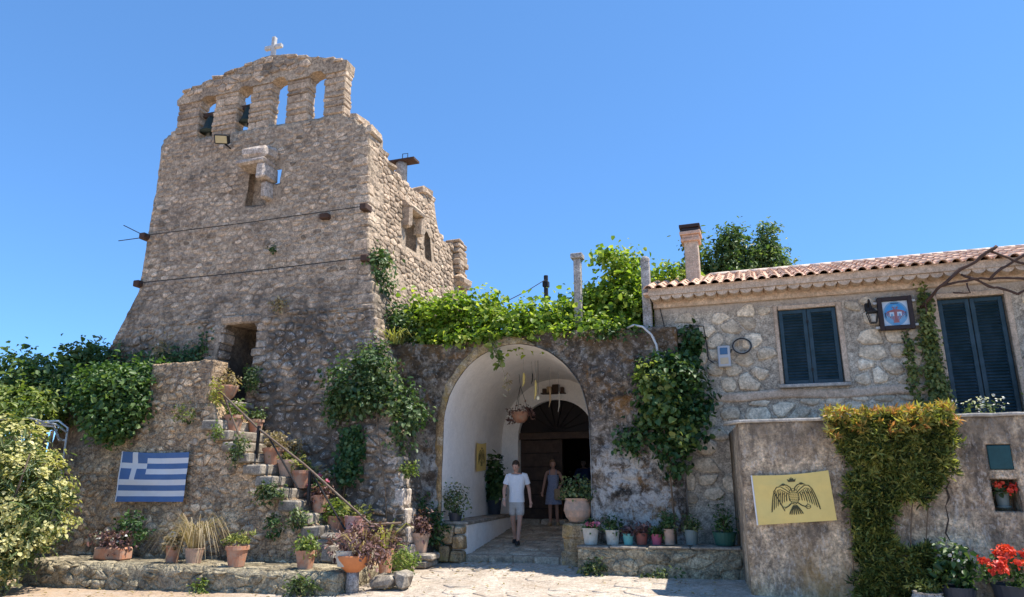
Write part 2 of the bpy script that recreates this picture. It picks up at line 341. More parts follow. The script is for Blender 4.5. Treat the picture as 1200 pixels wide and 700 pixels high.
leafmat('leaf_purple', (0.07, 0.035, 0.035), (0.17, 0.09, 0.085), (0.32, 0.19, 0.18), 0.3)
leafmat('leaf_yellow', (0.18, 0.19, 0.04), (0.34, 0.33, 0.08), (0.52, 0.48, 0.16), 0.4)
leafmat('flower_red', (0.50, 0.03, 0.02), (0.68, 0.055, 0.03), (0.75, 0.12, 0.07), 0.25)
leafmat('flower_pink', (0.50, 0.10, 0.19), (0.66, 0.17, 0.28), (0.72, 0.30, 0.40), 0.25)
leafmat('flower_white', (0.55, 0.53, 0.50), (0.65, 0.63, 0.60), (0.75, 0.74, 0.72), 0.25)
G = MAT

# ------------------------------------------------------------------ helpers: stone cells
def cells(a0, a1, b0, b1, da, db, seed, jit=0.42, gap=0.018, shrink=1.0, jb=None):
    """irregular coursed rubble: clipped Voronoi cells of a jittered brick grid -> list of 8-point outlines"""
    rg = random.Random(seed); k = da / db
    nb = int(math.ceil((b1 - b0) / db)) + 2; na = int(math.ceil((a1 - a0) / da)) + 2
    S = {}
    for j in range(-1, nb):
        off = rg.random() * da; 
        for i in range(-1, na + 1):
            S[(i, j)] = (a0 + (i + 0.5) * da + (off - da / 2) + rg.uniform(-jit, jit) * da, b0 + (j + 0.5) * db + rg.uniform(-(jb or jit), jb or jit) * db)
    out = []
    for (i, j), (x, y) in S.items():
        if not (a0 - 0.3 * da < x < a1 + 0.3 * da and b0 - 0.3 * db < y < b1 + 0.3 * db): continue
        poly = [(a0, b0), (a1, b0), (a1, b1), (a0, b1)]
        ok = True
        for dj in (-2, -1, 0, 1, 2):
            for di in (-3, -2, -1, 0, 1, 2, 3):
                q = S.get((i + di, j + dj))
                if q is None or (di == 0 and dj == 0): continue
                nx, ny = q[0] - x, (q[1] - y) * k * k
                mx, my = (q[0] + x) / 2, (q[1] + y) / 2
                new = []; n = len(poly)
                for t in range(n):
                    p0, p1 = poly[t], poly[(t + 1) % n]
                    s0 = (p0[0] - mx) * nx + (p0[1] - my) * ny; s1 = (p1[0] - mx) * nx + (p1[1] - my) * ny
                    if s0 <= 0: new.append(p0)
                    if (s0 < 0 < s1) or (s1 < 0 < s0):
                        w = s0 / (s0 - s1); new.append((p0[0] + (p1[0] - p0[0]) * w, p0[1] + (p1[1] - p0[1]) * w))
                poly = new
                if len(poly) < 3: ok = False; break
            if not ok: break
        if not ok: continue
        P = np.array(poly); d = np.roll(P, -1, 0) - P; L = np.hypot(d[:, 0], d[:, 1]); per = L.sum()
        if per < 0.12: continue
        A = 0.5 * abs(np.sum(P[:, 0] * np.roll(P[:, 1], -1) - np.roll(P[:, 0], -1) * P[:, 1]))
        if A < 0.0015: continue
        cum = np.concatenate([[0], np.cumsum(L)]); res = []
        o = rg.random() * per / 8
        for t in range(8):
            s = (o + per * t / 8) % per; e = int(np.searchsorted(cum, s, 'right') - 1); e = min(e, len(P) - 1)
            w = (s - cum[e]) / max(L[e], 1e-9); res.append(P[e] + d[e] * w)
        res = np.array(res); c = res.mean(0); rad = np.hypot(*(res - c).T).mean()
        res = c + (res - c) * max(0.4, 1 - gap / rad) * rg.uniform(shrink, 1.0) * (1 + np.array([[rg.uniform(-0.11, 0.11)] for _ in range(8)]))
        out.append((res, c, A))
    return out
def stone_mesh(res, c, fm, h, rg, ins=0.86, sink=0.03):
    V = [fm(p[0], p[1], -sink) for p in res] + [fm(p[0], p[1], h * rg.uniform(0.45, 0.75)) for p in res]
    tx, ty = rg.uniform(-1, 1), rg.uniform(-1, 1)
    for p in res:
        q = c + (p - c) * ins; dl = (q - c); sc = max(1e-6, np.abs(res - c).max())
        V.append(fm(q[0], q[1], h * (1 + 0.3 * (tx * dl[0] + ty * dl[1]) / sc)))
    V.append(fm(c[0], c[1], h * rg.uniform(1.0, 1.2)))
    F = []
    for r in (0, 8):
        for t in range(8): F.append((r + t, r + (t + 1) % 8, r + 8 + (t + 1) % 8, r + 8 + t))
    for t in range(8): F.append((16 + t, 16 + (t + 1) % 8, 24))
    return V, F
CAMP = np.array(cam.location)
def stones(parent, groups, mat, keep=300, name='stone', seed=1, tonevar=1.0):
    """groups: list of (cells, fmap, hmin, hmax, keepfn, fraction); the ones that show largest become parts, the rest one joined part"""
    rg = random.Random(seed); L = []
    for cl, fm, h0, h1, kf, frac in groups:
        for res, c, A in cl:
            if frac < 1 and rg.random() > frac: continue
            if kf and not kf(res, c): continue
            p = np.array(fm(c[0], c[1], 0)); hh = h0(c[0], c[1]) if callable(h0) else h0
            h2 = h1(c[0], c[1]) if callable(h1) else h1
            V, F = stone_mesh(res, c, fm, rg.uniform(hh, h2), rg)
            L.append((A / ((p - CAMP) ** 2).sum(), V, F, min(1, max(0, 0.5 + rg.gauss(0, 0.2) * tonevar))))
    L.sort(key=lambda t: -t[0])
    for a, V, F, t in L[:keep]: obj(name, V, F, mat, parent, smooth=True, tone=t)
    if len(L) > keep:
        v = []; f = []; tn = []
        for a, V, F, t in L[keep:]:
            b = len(v); v += V; f += [tuple(i + b for i in q) for q in F]; tn += [t] * len(V)
        obj('small_' + name + 's', v, f, mat, parent, smooth=True, tone=tn, kind='stuff')
    return len(L)
def slab(name, nx, nz, fm, thick, mat, parent=None, smooth=True, hole=None, **k):
    """a wall: displaced front grid fm(s,t)->(x,y,z), s,t in 0..1, closed to the back by the vector thick (or a function)"""
    V = []; F = []
    for j in range(nz + 1):
        for i in range(nx + 1): V.append(Vector(fm(i / nx, j / nz)))
    I = lambda i, j: j * (nx + 1) + i
    for j in range(nz):
        for i in range(nx): F.append((I(i, j), I(i + 1, j), I(i + 1, j + 1), I(i, j + 1)))
    ring = [I(i, 0) for i in range(nx)] + [I(nx, j) for j in range(nz)] + [I(i, nz) for i in range(nx, 0, -1)] + [I(0, j) for j in range(nz, 0, -1)]
    b = len(V); n = len(ring)
    for r in ring: V.append(thick(V[r]) if callable(thick) else V[r] + Vector(thick))
    for t in range(n): F.append((ring[t], b + t, b + (t + 1) % n, ring[(t + 1) % n]))
    F.append(tuple(b + t for t in range(n - 1, -1, -1)))
    return obj(name, V, F, mat, parent, smooth, **k)
def boolean_cut(o, cutters):
    for c in cutters:
        m = o.modifiers.new('cut', 'BOOLEAN'); m.object = c; m.operation = 'DIFFERENCE'; m.solver = 'EXACT'
    dg = bpy.context.evaluated_depsgraph_get(); me = bpy.data.meshes.new_from_object(o.evaluated_get(dg))
    o.modifiers.clear(); o.data = me
    for c in cutters: bpy.data.objects.remove(c)

# ------------------------------------------------------------------ helpers: leaves
def leaf_obj(name, P, Nn, D, size, mat, parent, asp=0.6, fold=0.22, tone=None, kind='stuff'):
    n = len(P); Nn = Nn / (np.linalg.norm(Nn, axis=1, keepdims=True) + 1e-9)
    D = D - Nn * (D * Nn).sum(1, keepdims=True); D = D / (np.linalg.norm(D, axis=1, keepdims=True) + 1e-9)
    S = np.cross(Nn, D); L = size[:, None]; W = L * asp
    V = np.empty((n, 6, 3), np.float32)
    V[:, 0] = P; V[:, 3] = P + D * L - Nn * L * 0.12
    V[:, 1] = P + D * L * 0.28 + S * W * 0.5 + Nn * W * fold; V[:, 5] = P + D * L * 0.28 - S * W * 0.5 + Nn * W * fold
    V[:, 2] = P + D * L * 0.70 + S * W * 0.38 + Nn * W * fold * 0.6; V[:, 4] = P + D * L * 0.70 - S * W * 0.38 + Nn * W * fold * 0.6
    b = (np.arange(n) * 6)[:, None]
    F = np.concatenate([b + np.array([[0, 1, 2, 3]]), b + np.array([[0, 3, 4, 5]])], 0)
    t = np.repeat(np.clip(tone, 0, 1), 6)
    return obj(name, V.reshape(-1, 3), F, G[mat], parent, tone=t, kind=kind)
def foliage(name, parent, mat, blobs, n, leaf=0.08, asp=0.6, clump=0.12, per=14, up=0.5, out=0.6, droop=0.3, seed=1, shell=0.55, var=0.45, tvar=0.25, below=None):
    """blobs: (centre, radii, weight); clumps of leaves on and inside the blobs' shells"""
    rs = np.random.RandomState(seed); w = np.array([b[2] for b in blobs], float); w /= w.sum()
    nc = max(1, n // per); which = rs.choice(len(blobs), nc, p=w)
    C = np.array([blobs[i][0] for i in which], float); Rr = np.array([blobs[i][1] for i in which], float)
    d = rs.normal(size=(nc, 3)); d /= np.linalg.norm(d, axis=1, keepdims=True)
    rad = shell + (1 - shell) * rs.rand(nc) ** 0.6
    rad *= 1 + 0.12 * rs.normal(size=nc).clip(-1.6, 1.2)
    cp = C + d * Rr * rad[:, None]
    ct = rs.normal(0, tvar, nc)
    idx = np.repeat(np.arange(nc), per)
    P = cp[idx] + rs.normal(size=(len(idx), 3)) * clump * (0.6 + 0.8 * rs.rand(len(idx), 1)) * np.minimum(1, Rr[idx] / (clump * 2 + 1e-6))
    Nn = d[idx] * out + rs.normal(size=P.shape) * 0.55 + np.array([0, 0, up])
    D = rs.normal(size=P.shape) + d[idx] * 0.6 + np.array([0, 0, -droop])
    size = leaf * (1 + var * rs.normal(size=len(P))).clip(0.4, 1.8)
    tone = 0.5 + ct[idx] + rs.normal(0, 0.16, len(P))
    if below is not None:
        k = below(P); P, Nn, D, size, tone = P[k], Nn[k], D[k], size[k], tone[k]
    return leaf_obj(name, P, Nn, D, size, mat, parent, asp, 0.22, tone)
def blades(name, parent, mat, c, n, length, spread, width=0.012, seed=1, droop=0.5, lean=0.3, tvar=0.2):
    """arching strap leaves from one point, three segments each"""
    rs = np.random.RandomState(seed); V = []; F = []; T = []
    for i in range(n):
        a = rs.rand() * 2 * math.pi; r0 = spread * rs.rand() ** 0.5 * 0.4; L = length * rs.uniform(0.6, 1.1)
        b0 = Vector((c[0] + r0 * math.cos(a), c[1] + r0 * math.sin(a), c[2])); a2 = a + rs.normal() * 0.4
        o = Vector((math.cos(a2), math.sin(a2), 0)); sd_ = Vector((-o.y, o.x, 0)); k = lean + rs.rand() * 0.7
        pts = [b0, b0 + o * L * 0.25 * k + Vector((0, 0, L * 0.45)), b0 + o * L * 0.6 * k + Vector((0, 0, L * (0.8 - droop * 0.3 * k))), b0 + o * L * k + Vector((0, 0, L * (0.95 - droop * k)))]
        ws = [width * 0.7, width, width * 0.7, width * 0.1]; b = len(V)
        for p, w in zip(pts, ws): V += [p - sd_ * w, p + sd_ * w]
        for j in range(3): F.append((b + 2 * j, b + 2 * j + 1, b + 2 * j + 3, b + 2 * j + 2))
        T += [0.5 + rs.normal() * tvar] * 8
    return obj(name, V, F, G[mat], parent, tone=np.clip(T, 0, 1), kind='stuff')
def surf_leaves(name, parent, mat, pts, nrm, n, leaf, thick, asp=0.85, seed=1, droop=0.7, var=0.3, spread=0.07, tvar=0.2):
    """leaves hugging a wall: pts = array of wall points, nrm = wall normal"""
    rs = np.random.RandomState(seed); pts = np.asarray(pts, float); i = rs.randint(0, len(pts), n)
    base = rs.normal(0, tvar, len(pts))
    nr = np.array(nrm, float); P = pts[i] + rs.normal(size=(n, 3)) * spread
    P = P + nr * (rs.rand(n, 1) ** 1.3 * thick)
    Nn = nr * 0.9 + rs.normal(size=(n, 3)) * 0.45 + np.array([0, 0, 0.45])
    D = rs.normal(size=(n, 3)) * 0.6 + np.array([0, 0, -droop])
    size = leaf * (1 + var * rs.normal(size=n)).clip(0.4, 1.8)
    return leaf_obj(name, P, Nn, D, size, mat, parent, asp, 0.15, 0.5 + base[i] + rs.normal(0, 0.15, n))

# ================================================================== THE SETTING: ground
def g(x, y):
    return 0.13 + 0.06 * min(0, max(-4, y)) + 0.02 * max(-8, min(0, x))
def axis(lo, hi, step, far, k=1.35):
    a = list(np.arange(lo, hi + 1e-6, step)); s = step; p = hi
    while p < far: s *= k; p += s; a.append(p)
    s = step; p = lo; pre = []
    while p > -far: s *= k; p -= s; pre.append(p)
    return pre[::-1] + a
gx, gy = axis(-9, 8, 0.2, 1800), axis(-7, 1, 0.2, 1800)
gv = [(x, y, g(x, y) - 0.012 + (0.012 * fbm(x * 1.3, y * 1.3, 0) if abs(x) < 12 and abs(y) < 9 else 0)) for y in gy for x in gx]
nx_ = len(gx)
gf = [(j * nx_ + i, j * nx_ + i + 1, (j + 1) * nx_ + i + 1, (j + 1) * nx_ + i) for j in range(len(gy) - 1) for i in range(nx_ - 1)]
ground = obj('ground', gv, gf, G['soil_ground'], smooth=True); ground['kind'] = 'structure'
def pave_keep(res, c):
    if -8.6 < c[0] < -1.6 and c[1] > -3.45: return False
    if c[0] < -1.2 and c[1] > -1.2: return False
    if c[0] > 1.3 and c[1] > -0.9: return False
    if c[0] > 4.1 and c[1] > -2.1: return False
    return mnoise.noise(Vector((c[0] * 0.9, c[1] * 0.9, 5))) > -0.22
stones(ground, [(cells(-3.6, 6.4, -5.2, 0.02, 0.52, 0.38, 11, 0.46, 0.007, 0.93), lambda a, b, d: (a, b, g(a, b) + d + 0.006 * fbm(a * 2, b * 2, 3)), -0.004, 0.004, pave_keep, 0.5)],
       G['paving'], 300, 'paving_stone', 3, 0.6)

# ================================================================== THE BELL TOWER
XR = [(-0.3, -1.62), (0, -1.68), (1.7, -2.06), (4.7, -2.90), (6.5, -3.36), (9.8, -3.62), (10.8, -3.66)]
XL = [(-0.3, -12.4), (0, -12.2), (3.4, -11.4), (4.7, -10.5), (6.3, -9.95), (9.9, -10.02), (10.9, -10.06)]
YF = [(-0.3, -0.97), (0, -0.95), (1.7, -0.85), (4.7, -0.55), (6.5, -0.35), (9.8, -0.2), (10.8, -0.2)]
ZT = [(-10.06, 10.45), (-9.85, 10.75), (-9.6, 10.72), (-9.3, 10.5), (-4.4, 10.42), (-4.25, 10.32), (-4.05, 10.28), (-3.95, 10.05), (-3.75, 10.0), (-3.63, 9.86)]
ZS = [(-0.1, 9.9), (0.5, 9.66), (1.2, 9.28), (2.3, 9.22), (2.75, 9.2), (2.85, 9.56), (3.5, 9.5), (3.62, 8.7), (3.9, 8.42), (4.55, 8.36), (4.65, 8.62), (5.15, 8.6), (5.35, 7.8), (5.6, 7.45)]
xr = lambda z: interp(z, XR); xl = lambda z: interp(z, XL); yf = lambda z: interp(z, YF); zt = lambda x: interp(x, ZT); zs = lambda y: interp(y, ZS)
def tw_d(x, z):
    rough = 1.0 if z > 5 else 1.0 + (5 - z) * 0.25
    return 0.03 * rough * fbm(x * 0.9, z * 0.9, 1.5) + 0.022 * rough * fbm(x * 4, z * 4, 7, 3)
tower = thing('bell_tower', 'tall ruined rubble stone bell tower with open belfry gable and battered base', 'tower', (-6.6, -0.4, 0))
def tw_front(s, t):
    xn = lerp(-10.06, -3.63, s); z = lerp(-0.3, zt(xn) + 0.05 * fbm(xn * 3, 0, 9), t)
    x = lerp(xl(z), xr(z), s)
    return (x + 0.03 * fbm(z * 2.5, s * 3, 4) * (1 if s in (0, 1) else 0), yf(z) - tw_d(x, z), z)
tb = slab('wall', 84, 120, tw_front, lambda v: Vector((v.x, 1.4 if v.z < 6.6 else 0.45, v.z)), G['tower_mortar'], tower)
cut1 = MB().prism([(-7.02, 3.3), (-6.10, 3.3), (-6.06, 5.05), (-6.2, 5.2), (-6.6, 5.27), (-6.95, 5.2), (-7.06, 5.05)], -2, 1.15).make('cut', G['iron'])
cut2 = MB().prism([(-7.0, 8.3), (-6.4, 8.25), (-6.42, 9.3), (-6.98, 9.3)], -1, -0.02).make('cut', G['iron'])
cut3v = [(-6.14, -0.6, 8.70), (-6.0, -0.6, 8.70), (-6.0, -0.6, 8.92), (-6.14, -0.6, 8.92), (-7.3, 0.7, 9.0), (-6.1, 0.7, 9.0), (-6.1, 0.7, 9.75), (-7.3, 0.7, 9.75)]
cut3 = obj('cut', cut3v, [(0, 1, 2, 3), (7, 6, 5, 4), (0, 4, 5, 1), (1, 5, 6, 2), (2, 6, 7, 3), (3, 7, 4, 0)], G['iron'])
boolean_cut(tb, [cut1, cut2, cut3])
def tw_side(s, t):
    y = lerp(0.2, 5.6, s); z = lerp(3.9, zs(y) + 0.05 * fbm(y * 3, 1, 9), t)
    return (xr(z) - 0.02 + tw_d(y + 40, z), y, z)
ts = slab('side_wall', 64, 60, tw_side, (-0.85, 0, 0), G['tower_mortar'], tower)
def archcut(y0, y1, z0, z1, x0, x1):
    pts = [(y0, z0), (y1, z0), (y1, z1 - 0.15), ((y0 + y1) / 2, z1), (y0, z1 - 0.15)]
    v = [(x0, a, b) for a, b in pts] + [(x1, a, b) for a, b in pts]
    return obj('cut', v, [(0, 4, 3, 2, 1), (5, 6, 7, 8, 9)] + [(i, (i + 1) % 5, (i + 1) % 5 + 5, i + 5) for i in range(5)], G['iron'])
boolean_cut(ts, [archcut(2.72, 3.12, 7.48, 8.32, -3.9, -3.0), archcut(1.55, 2.15, 7.45, 8.3, -3.75, -3.0), archcut(4.15, 4.3, 7.4, 7.62, -3.8, -3.0)])
# back and left walls of the ruin, unplastered
slab('back_wall', 20, 20, lambda s, t: (lerp(-10.0, -3.7, s), 5.55 + 0.04 * fbm(s * 9, t * 9, 3), lerp(0, 7.2 + 0.3 * fbm(s * 5, 0, 2), t)), (0, -0.7, 0), G['tower_mortar'], tower)
slab('left_wall', 24, 24, lambda s, t: (xl(lerp(0, 8.9, t)) + 0.02, lerp(5.6, 0.9, s), lerp(0, lerp(7.2, 10.2, s), t)), (0.8, 0, 0), G['tower_mortar'], tower)
WF = 6.4
STAIR = [(-7.6, 3.2), (-5.85, 3.2), (-5.7, 2.95), (-2.4, 0.4), (-2.2, 0.0), (-1.5, 0.0)]
stz = lambda x: interp(x, STAIR)
def fmF(a, z, d):
    x = lerp(xl(z), xr(z), a / WF); return (x, yf(z) - tw_d(x, z) - d, z)
def keepF(res, c):
    for a, z in res:
        x = lerp(xl(z), xr(z), a / WF)
        if z > zt(x) - 0.03: return False
        if -7.16 < x < -5.97 and 3.2 < z < 5.36: return False
        if -7.06 < x < -5.96 and 8.2 < z < 9.36: return False
    x = lerp(xl(c[1]), xr(c[1]), c[0] / WF)
    return c[1] > stz(x) - 0.3 and not (x < -7.6 and c[1] < 3.2)
hF0 = lambda a, z: 0.002 if z > 5.4 else 0.008
hF1 = lambda a, z: 0.018 if z > 5.4 else 0.055
def fmS(a, z, d): return (xr(z) + tw_d(a + 40, z) * (1 if a > 0.2 else 0.3) + d, max(a, yf(z)), z)
def keepS(res, c):
    for a, z in res:
        if z > zs(a) - 0.03: return False
        if a < yf(z) + 0.0: return False
        if z < 4.3 and a > 0.02: return False
        if 2.66 < a < 3.18 and 7.42 < z < 8.36: return False
        if 1.5 < a < 2.2 and 7.4 < z < 8.34: return False
        if a > 5.55: return False
    return True
stones(tower, [(cells(0, WF, 5.3, 10.7, 0.25, 0.125, 21, 0.48, 0.006, 0.66, 0.30), fmF, hF0, hF1, keepF, 1.0),
               (cells(0, WF, 0.0, 5.3, 0.21, 0.17, 22, 0.47, 0.006, 0.6), fmF, hF0, hF1, keepF, 1.0),
               (cells(-0.95, 5.6, 0.0, 9.9, 0.27, 0.125, 23, 0.48, 0.006, 0.7, 0.30), fmS, 0.002, 0.02, keepS, 1.0)], G['tower_stone'], 300, 'stone', 5)
z_q = 0.2
rq = random.Random(55)
while z_q < 9.75:
    hq = rq.uniform(0.14, 0.30) if z_q > 1.9 else rq.uniform(0.28, 0.42); lx, ly = rq.uniform(0.18, 0.45), rq.uniform(0.2, 0.5); zc = z_q + hq / 2
    bq = MB().box(xr(zc) - lx, xr(zc) + rq.uniform(0.0, 0.035), yf(zc) - rq.uniform(0.005, 0.04), yf(zc) + ly, z_q, z_q + hq - 0.012, bev=0.03)
    bq.v = [tuple(Vector(p) + Vector((fbm(p[0] * 4, p[1] * 4, p[2] * 4), fbm(p[1] * 4, p[2] * 4, p[0] * 4), 0)) * 0.03) for p in bq.v]
    bq.make('quoin', G['tower_stone' if z_q > 1.9 else 'corbel_stone'], tower, tone=rq.uniform(0.3, 0.75)); z_q += hq
# belfry: piers of stacked blocks, gable over arched openings
rgb = random.Random(4)
def block(name, x0, x1, y0, y1, z0, z1, mat, parent, bev=0.03, jit=0.02, tone=None, seed=None):
    r_ = random.Random(seed if seed is not None else rgb.random())
    b = MB().box(x0, x1, y0, y1, z0, z1, bev=bev)
    cen = Vector(((x0 + x1) / 2, (y0 + y1) / 2, (z0 + z1) / 2)); key = r_.random() * 50
    b.v = [tuple(Vector(p) + Vector((fbm(p[0] * 3 + key, p[1] * 3, p[2] * 3), fbm(p[1] * 3 + key, p[2] * 3, p[0] * 3), 0.6 * fbm(p[2] * 3 + key, p[0] * 3, p[1] * 3))) * jit) for p in b.v]
    return b.make(name, mat, parent, tone=r_.random() * 0.4 + 0.3 if tone is None else tone)
PIERS = [(-9.62, -8.86), (-8.40, -7.62), (-7.24, -6.56), (-6.10, -5.44), (-4.98, -4.36)]
for i, (a, b) in enumerate(PIERS):
    core = block('pier', a + 0.03, b - 0.03, -0.18, 0.08, 10.3, 11.95, G['tower_mortar'], tower, 0.02, 0.01, 0.5)
    z = 10.42 + rgb.random() * 0.03
    while z < 11.62:
        h = rgb.uniform(0.11, 0.24); h = min(h, 11.72 - z)
        if rgb.random() < 0.55:
            m = lerp(a, b, rgb.uniform(0.35, 0.65))
            block('stone', a + rgb.uniform(-0.015, 0.02), m - 0.006, -0.21, 0.11, z, z + h - 0.006, G['tower_stone'], core, 0.025, 0.03)
            block('stone', m + 0.006, b + rgb.uniform(-0.02, 0.02), -0.215, 0.12, z, z + h - 0.006, G['tower_stone'], core, 0.025, 0.03)
        else:
            block('stone', a + rgb.uniform(-0.015, 0.02), b + rgb.uniform(-0.02, 0.02), -0.22, 0.12, z, z + h - 0.006, G['tower_stone'], core, 0.025, 0.03)
        z += h
GT = [(-9.66, 11.74), (-9.36, 11.98), (-8.6, 12.16), (-7.6, 12.36), (-6.9, 12.52), (-6.55, 12.50), (-5.4, 12.20), (-4.6, 11.95), (-4.34, 11.86)]
gt = lambda x: interp(x, GT)
bot = []
for i, (a, b) in enumerate(PIERS):
    zb = [11.60, 11.66, 11.70, 11.64, 11.60][i]
    bot += [(a - (0 if i else 0.02), zb), (b, zb)]
    if i < 4:
        c = PIERS[i + 1][0]
        for k in (0.2, 0.5, 0.8): bot.append((lerp(b, c, k), zb + 0.10 * math.sin(math.pi * k) ** 0.6))
gpoly = bot + [(x, z + 0.03 * fbm(x * 4, 0, 2)) for x, z in [(x, gt(x)) for x in np.linspace(-4.34, -9.66, 26)]]
gable = MB().prism(gpoly, -0.25, 0.14).make('gable', G['tower_mortar'], tower)
gfm = lambda a, z, d: (a, -0.26 - d, z)
stones(gable, [(cells(-9.6, -4.38, 11.6, 12.55, 0.30, 0.17, 31, 0.42, 0.010), gfm, 0.01, 0.03, lambda res, c: all(z < gt(a) - 0.02 and z > (11.70 if any(p < a < q for p, q in PIERS) else 11.86) for a, z in res), 1.0)], G['tower_stone'], 120, 'stone', 8)
rgc = random.Random(77)
for x in np.arange(-9.5, -4.5, 0.34):                      # rough coping stones along the gable and the broken wall heads
    xx = x + rgc.uniform(-0.05, 0.05); w = rgc.uniform(0.24, 0.36)
    if abs(xx + w / 2 + 6.7) < 0.3: continue
    block('coping_stone', xx, xx + w, -0.28 + rgc.uniform(-0.03, 0.03), 0.16, gt(xx + w / 2) - 0.06, gt(xx + w / 2) + rgc.uniform(0.0, 0.035), G['tower_stone'], gable, 0.02, 0.05)
for x in list(np.arange(-10.02, -9.7, 0.26)) + list(np.arange(-4.2, -3.7, 0.24)):
    xx = x + rgc.uniform(-0.04, 0.04); w = rgc.uniform(0.2, 0.28); zz = zt(xx + w / 2)
    block('broken_stone', xx, xx + w, -0.22 + rgc.uniform(-0.04, 0.04), 0.35, zz - 0.12, zz + rgc.uniform(0.04, 0.14), G['tower_stone'], tower, 0.04, 0.07)
for y in np.arange(0.3, 5.3, 0.42):
    yy = y + rgc.uniform(-0.08, 0.08); w = rgc.uniform(0.25, 0.42); zz = zs(yy + w / 2); X_ = xr(zz)
    block('broken_stone', X_ - 0.5, X_ + rgc.uniform(-0.02, 0.05), yy, yy + w, zz - 0.14, zz + rgc.uniform(0.02, 0.16), G['tower_stone'], tower, 0.05, 0.08)
# bracketed stone box window high on the front
cb = block('corbel_slab', -7.06, -6.20, -0.70, -0.1, 9.20, 9.36, G['corbel_stone'], tower, 0.05, 0.07, 0.4)
block('corbel_cap', -7.0, -6.18, -0.68, -0.1, 9.35, 9.74, G['corbel_stone'], tower, 0.12, 0.10, 0.6)
block('corbel_cheek', -6.44, -6.20, -0.66, -0.1, 8.82, 9.21, G['corbel_stone'], tower, 0.04, 0.05, 0.7)
block('corbel_bracket', -6.42, -6.22, -0.48, -0.1, 8.34, 8.80, G['corbel_stone'], tower, 0.05, 0.05, 0.45)
# corbelled hood and turret foot on the side wall
hood = MB()
for (y0, y1, x1, z0, z1) in ((1.42, 1.56, 0.30, 7.9, 8.5), (2.14, 2.28, 0.30, 7.9, 8.45), (1.42, 2.28, 0.36, 8.42, 8.72)):
    hood.box(xr(8.2) - 0.1, xr(8.2) + x1 * 0.8, y0, y1, z0, z1, bev=0.06)
hood.v = [(x - (max(0, z - 8.45) * 0.9 if x > xr(8.2) else 0), y, z) for x, y, z in hood.v]
hood.make('stone_hood', G['tower_stone'], tower, tone=0.6)
block('turret_foot', xr(7.6) - 0.3, xr(7.6) + 0.28, 4.62, 5.5, 7.25, 7.62, G['tower_stone'], tower, 0.12, 0.1, 0.6)
zt_ = 7.62
while zt_ < 8.6:
    ht = rgc.uniform(0.1, 0.2); block('turret_stone', xr(8) - 0.3, xr(8) + 0.16 + rgc.uniform(-0.05, 0.05), 4.66 + rgc.uniform(-0.05, 0.05), 5.02, zt_, zt_ + ht - 0.01, G['tower_stone'], tower, 0.03, 0.05)
    block('turret_stone', xr(8) - 0.3, xr(8) + 0.15 + rgc.uniform(-0.06, 0.05), 5.03, 5.32 + rgc.uniform(-0.08, 0.06), zt_, zt_ + ht - 0.01, G['tower_stone'], tower, 0.03, 0.05); zt_ += ht
# door lining: rough jamb and lintel stones
zj = 3.32
while zj < 5.15:
    hj = rgc.uniform(0.12, 0.24)
    block('jamb_stone', -6.09 + rgc.uniform(-0.03, 0.03), -5.80 + rgc.uniform(-0.10, 0.12), yf(zj) - rgc.uniform(0.0, 0.04), yf(zj) + 0.4, zj, zj + hj - 0.012, G['tower_stone'], tower, 0.03, 0.05)
    block('jamb_stone', -7.28 + rgc.uniform(-0.12, 0.10), -7.02 + rgc.uniform(-0.03, 0.03), yf(zj) - rgc.uniform(0.0, 0.035), yf(zj) + 0.4, zj, zj + hj - 0.012, G['tower_stone'], tower, 0.03, 0.05)
    zj += hj
block('lintel_stone', -7.1, -6.5, yf(5.3) - 0.08, 0.3, 5.22, 5.42, G['tower_stone'], tower, 0.04, 0.05, 0.6)
block('lintel_stone', -6.48, -6.0, yf(5.3) - 0.07, 0.3, 5.2, 5.4, G['tower_stone'], tower, 0.04, 0.05, 0.4)
MB().box(-6.56, -6.0, 0.30, 0.36, 3.3, 5.2).make('doorway_shade_leaf', G['dark_wood'], tower)  # dark leaf added so its colour stands in for the doorway's deep shade
# iron ties across the front with anchor plates
for (zA, zB) in ((7.80, 7.75), (6.52, 6.50)):
    y_ = yf(7) - 0.14; a = xl(zA) - 0.05; b = xr(zB) + 0.02
    MB().tube([(a, y_, zA), (lerp(a, b, 0.5), y_ - 0.01, lerp(zA, zB, 0.5) - 0.03), (b, y_, zB)], 0.011, 5).make('tie_rod', G['iron'], tower)
    for xx, zz in ((a + 0.04, zA), (b - 0.06, zB)):
        MB().box(xx - 0.09, xx + 0.09, y_ - 0.03, y_ + 0.25, zz - 0.08, zz + 0.08, bev=0.02).make('anchor_plate', G['rusty_iron'], tower)
MB().box(-4.72, -4.48, yf(7.7) - 0.12, yf(7.7) + 0.1, 7.62, 7.76, bev=0.03).make('socket_iron', G['rusty_iron'], tower)
for q in ([(-10.05, -0.35, 7.85), (-10.75, -0.4, 8.2)], [(-10.05, -0.35, 7.8), (-10.85, -0.4, 7.78)]):
    MB().tube(q, 0.012, 5).make('loose_wire', G['iron'], tower)
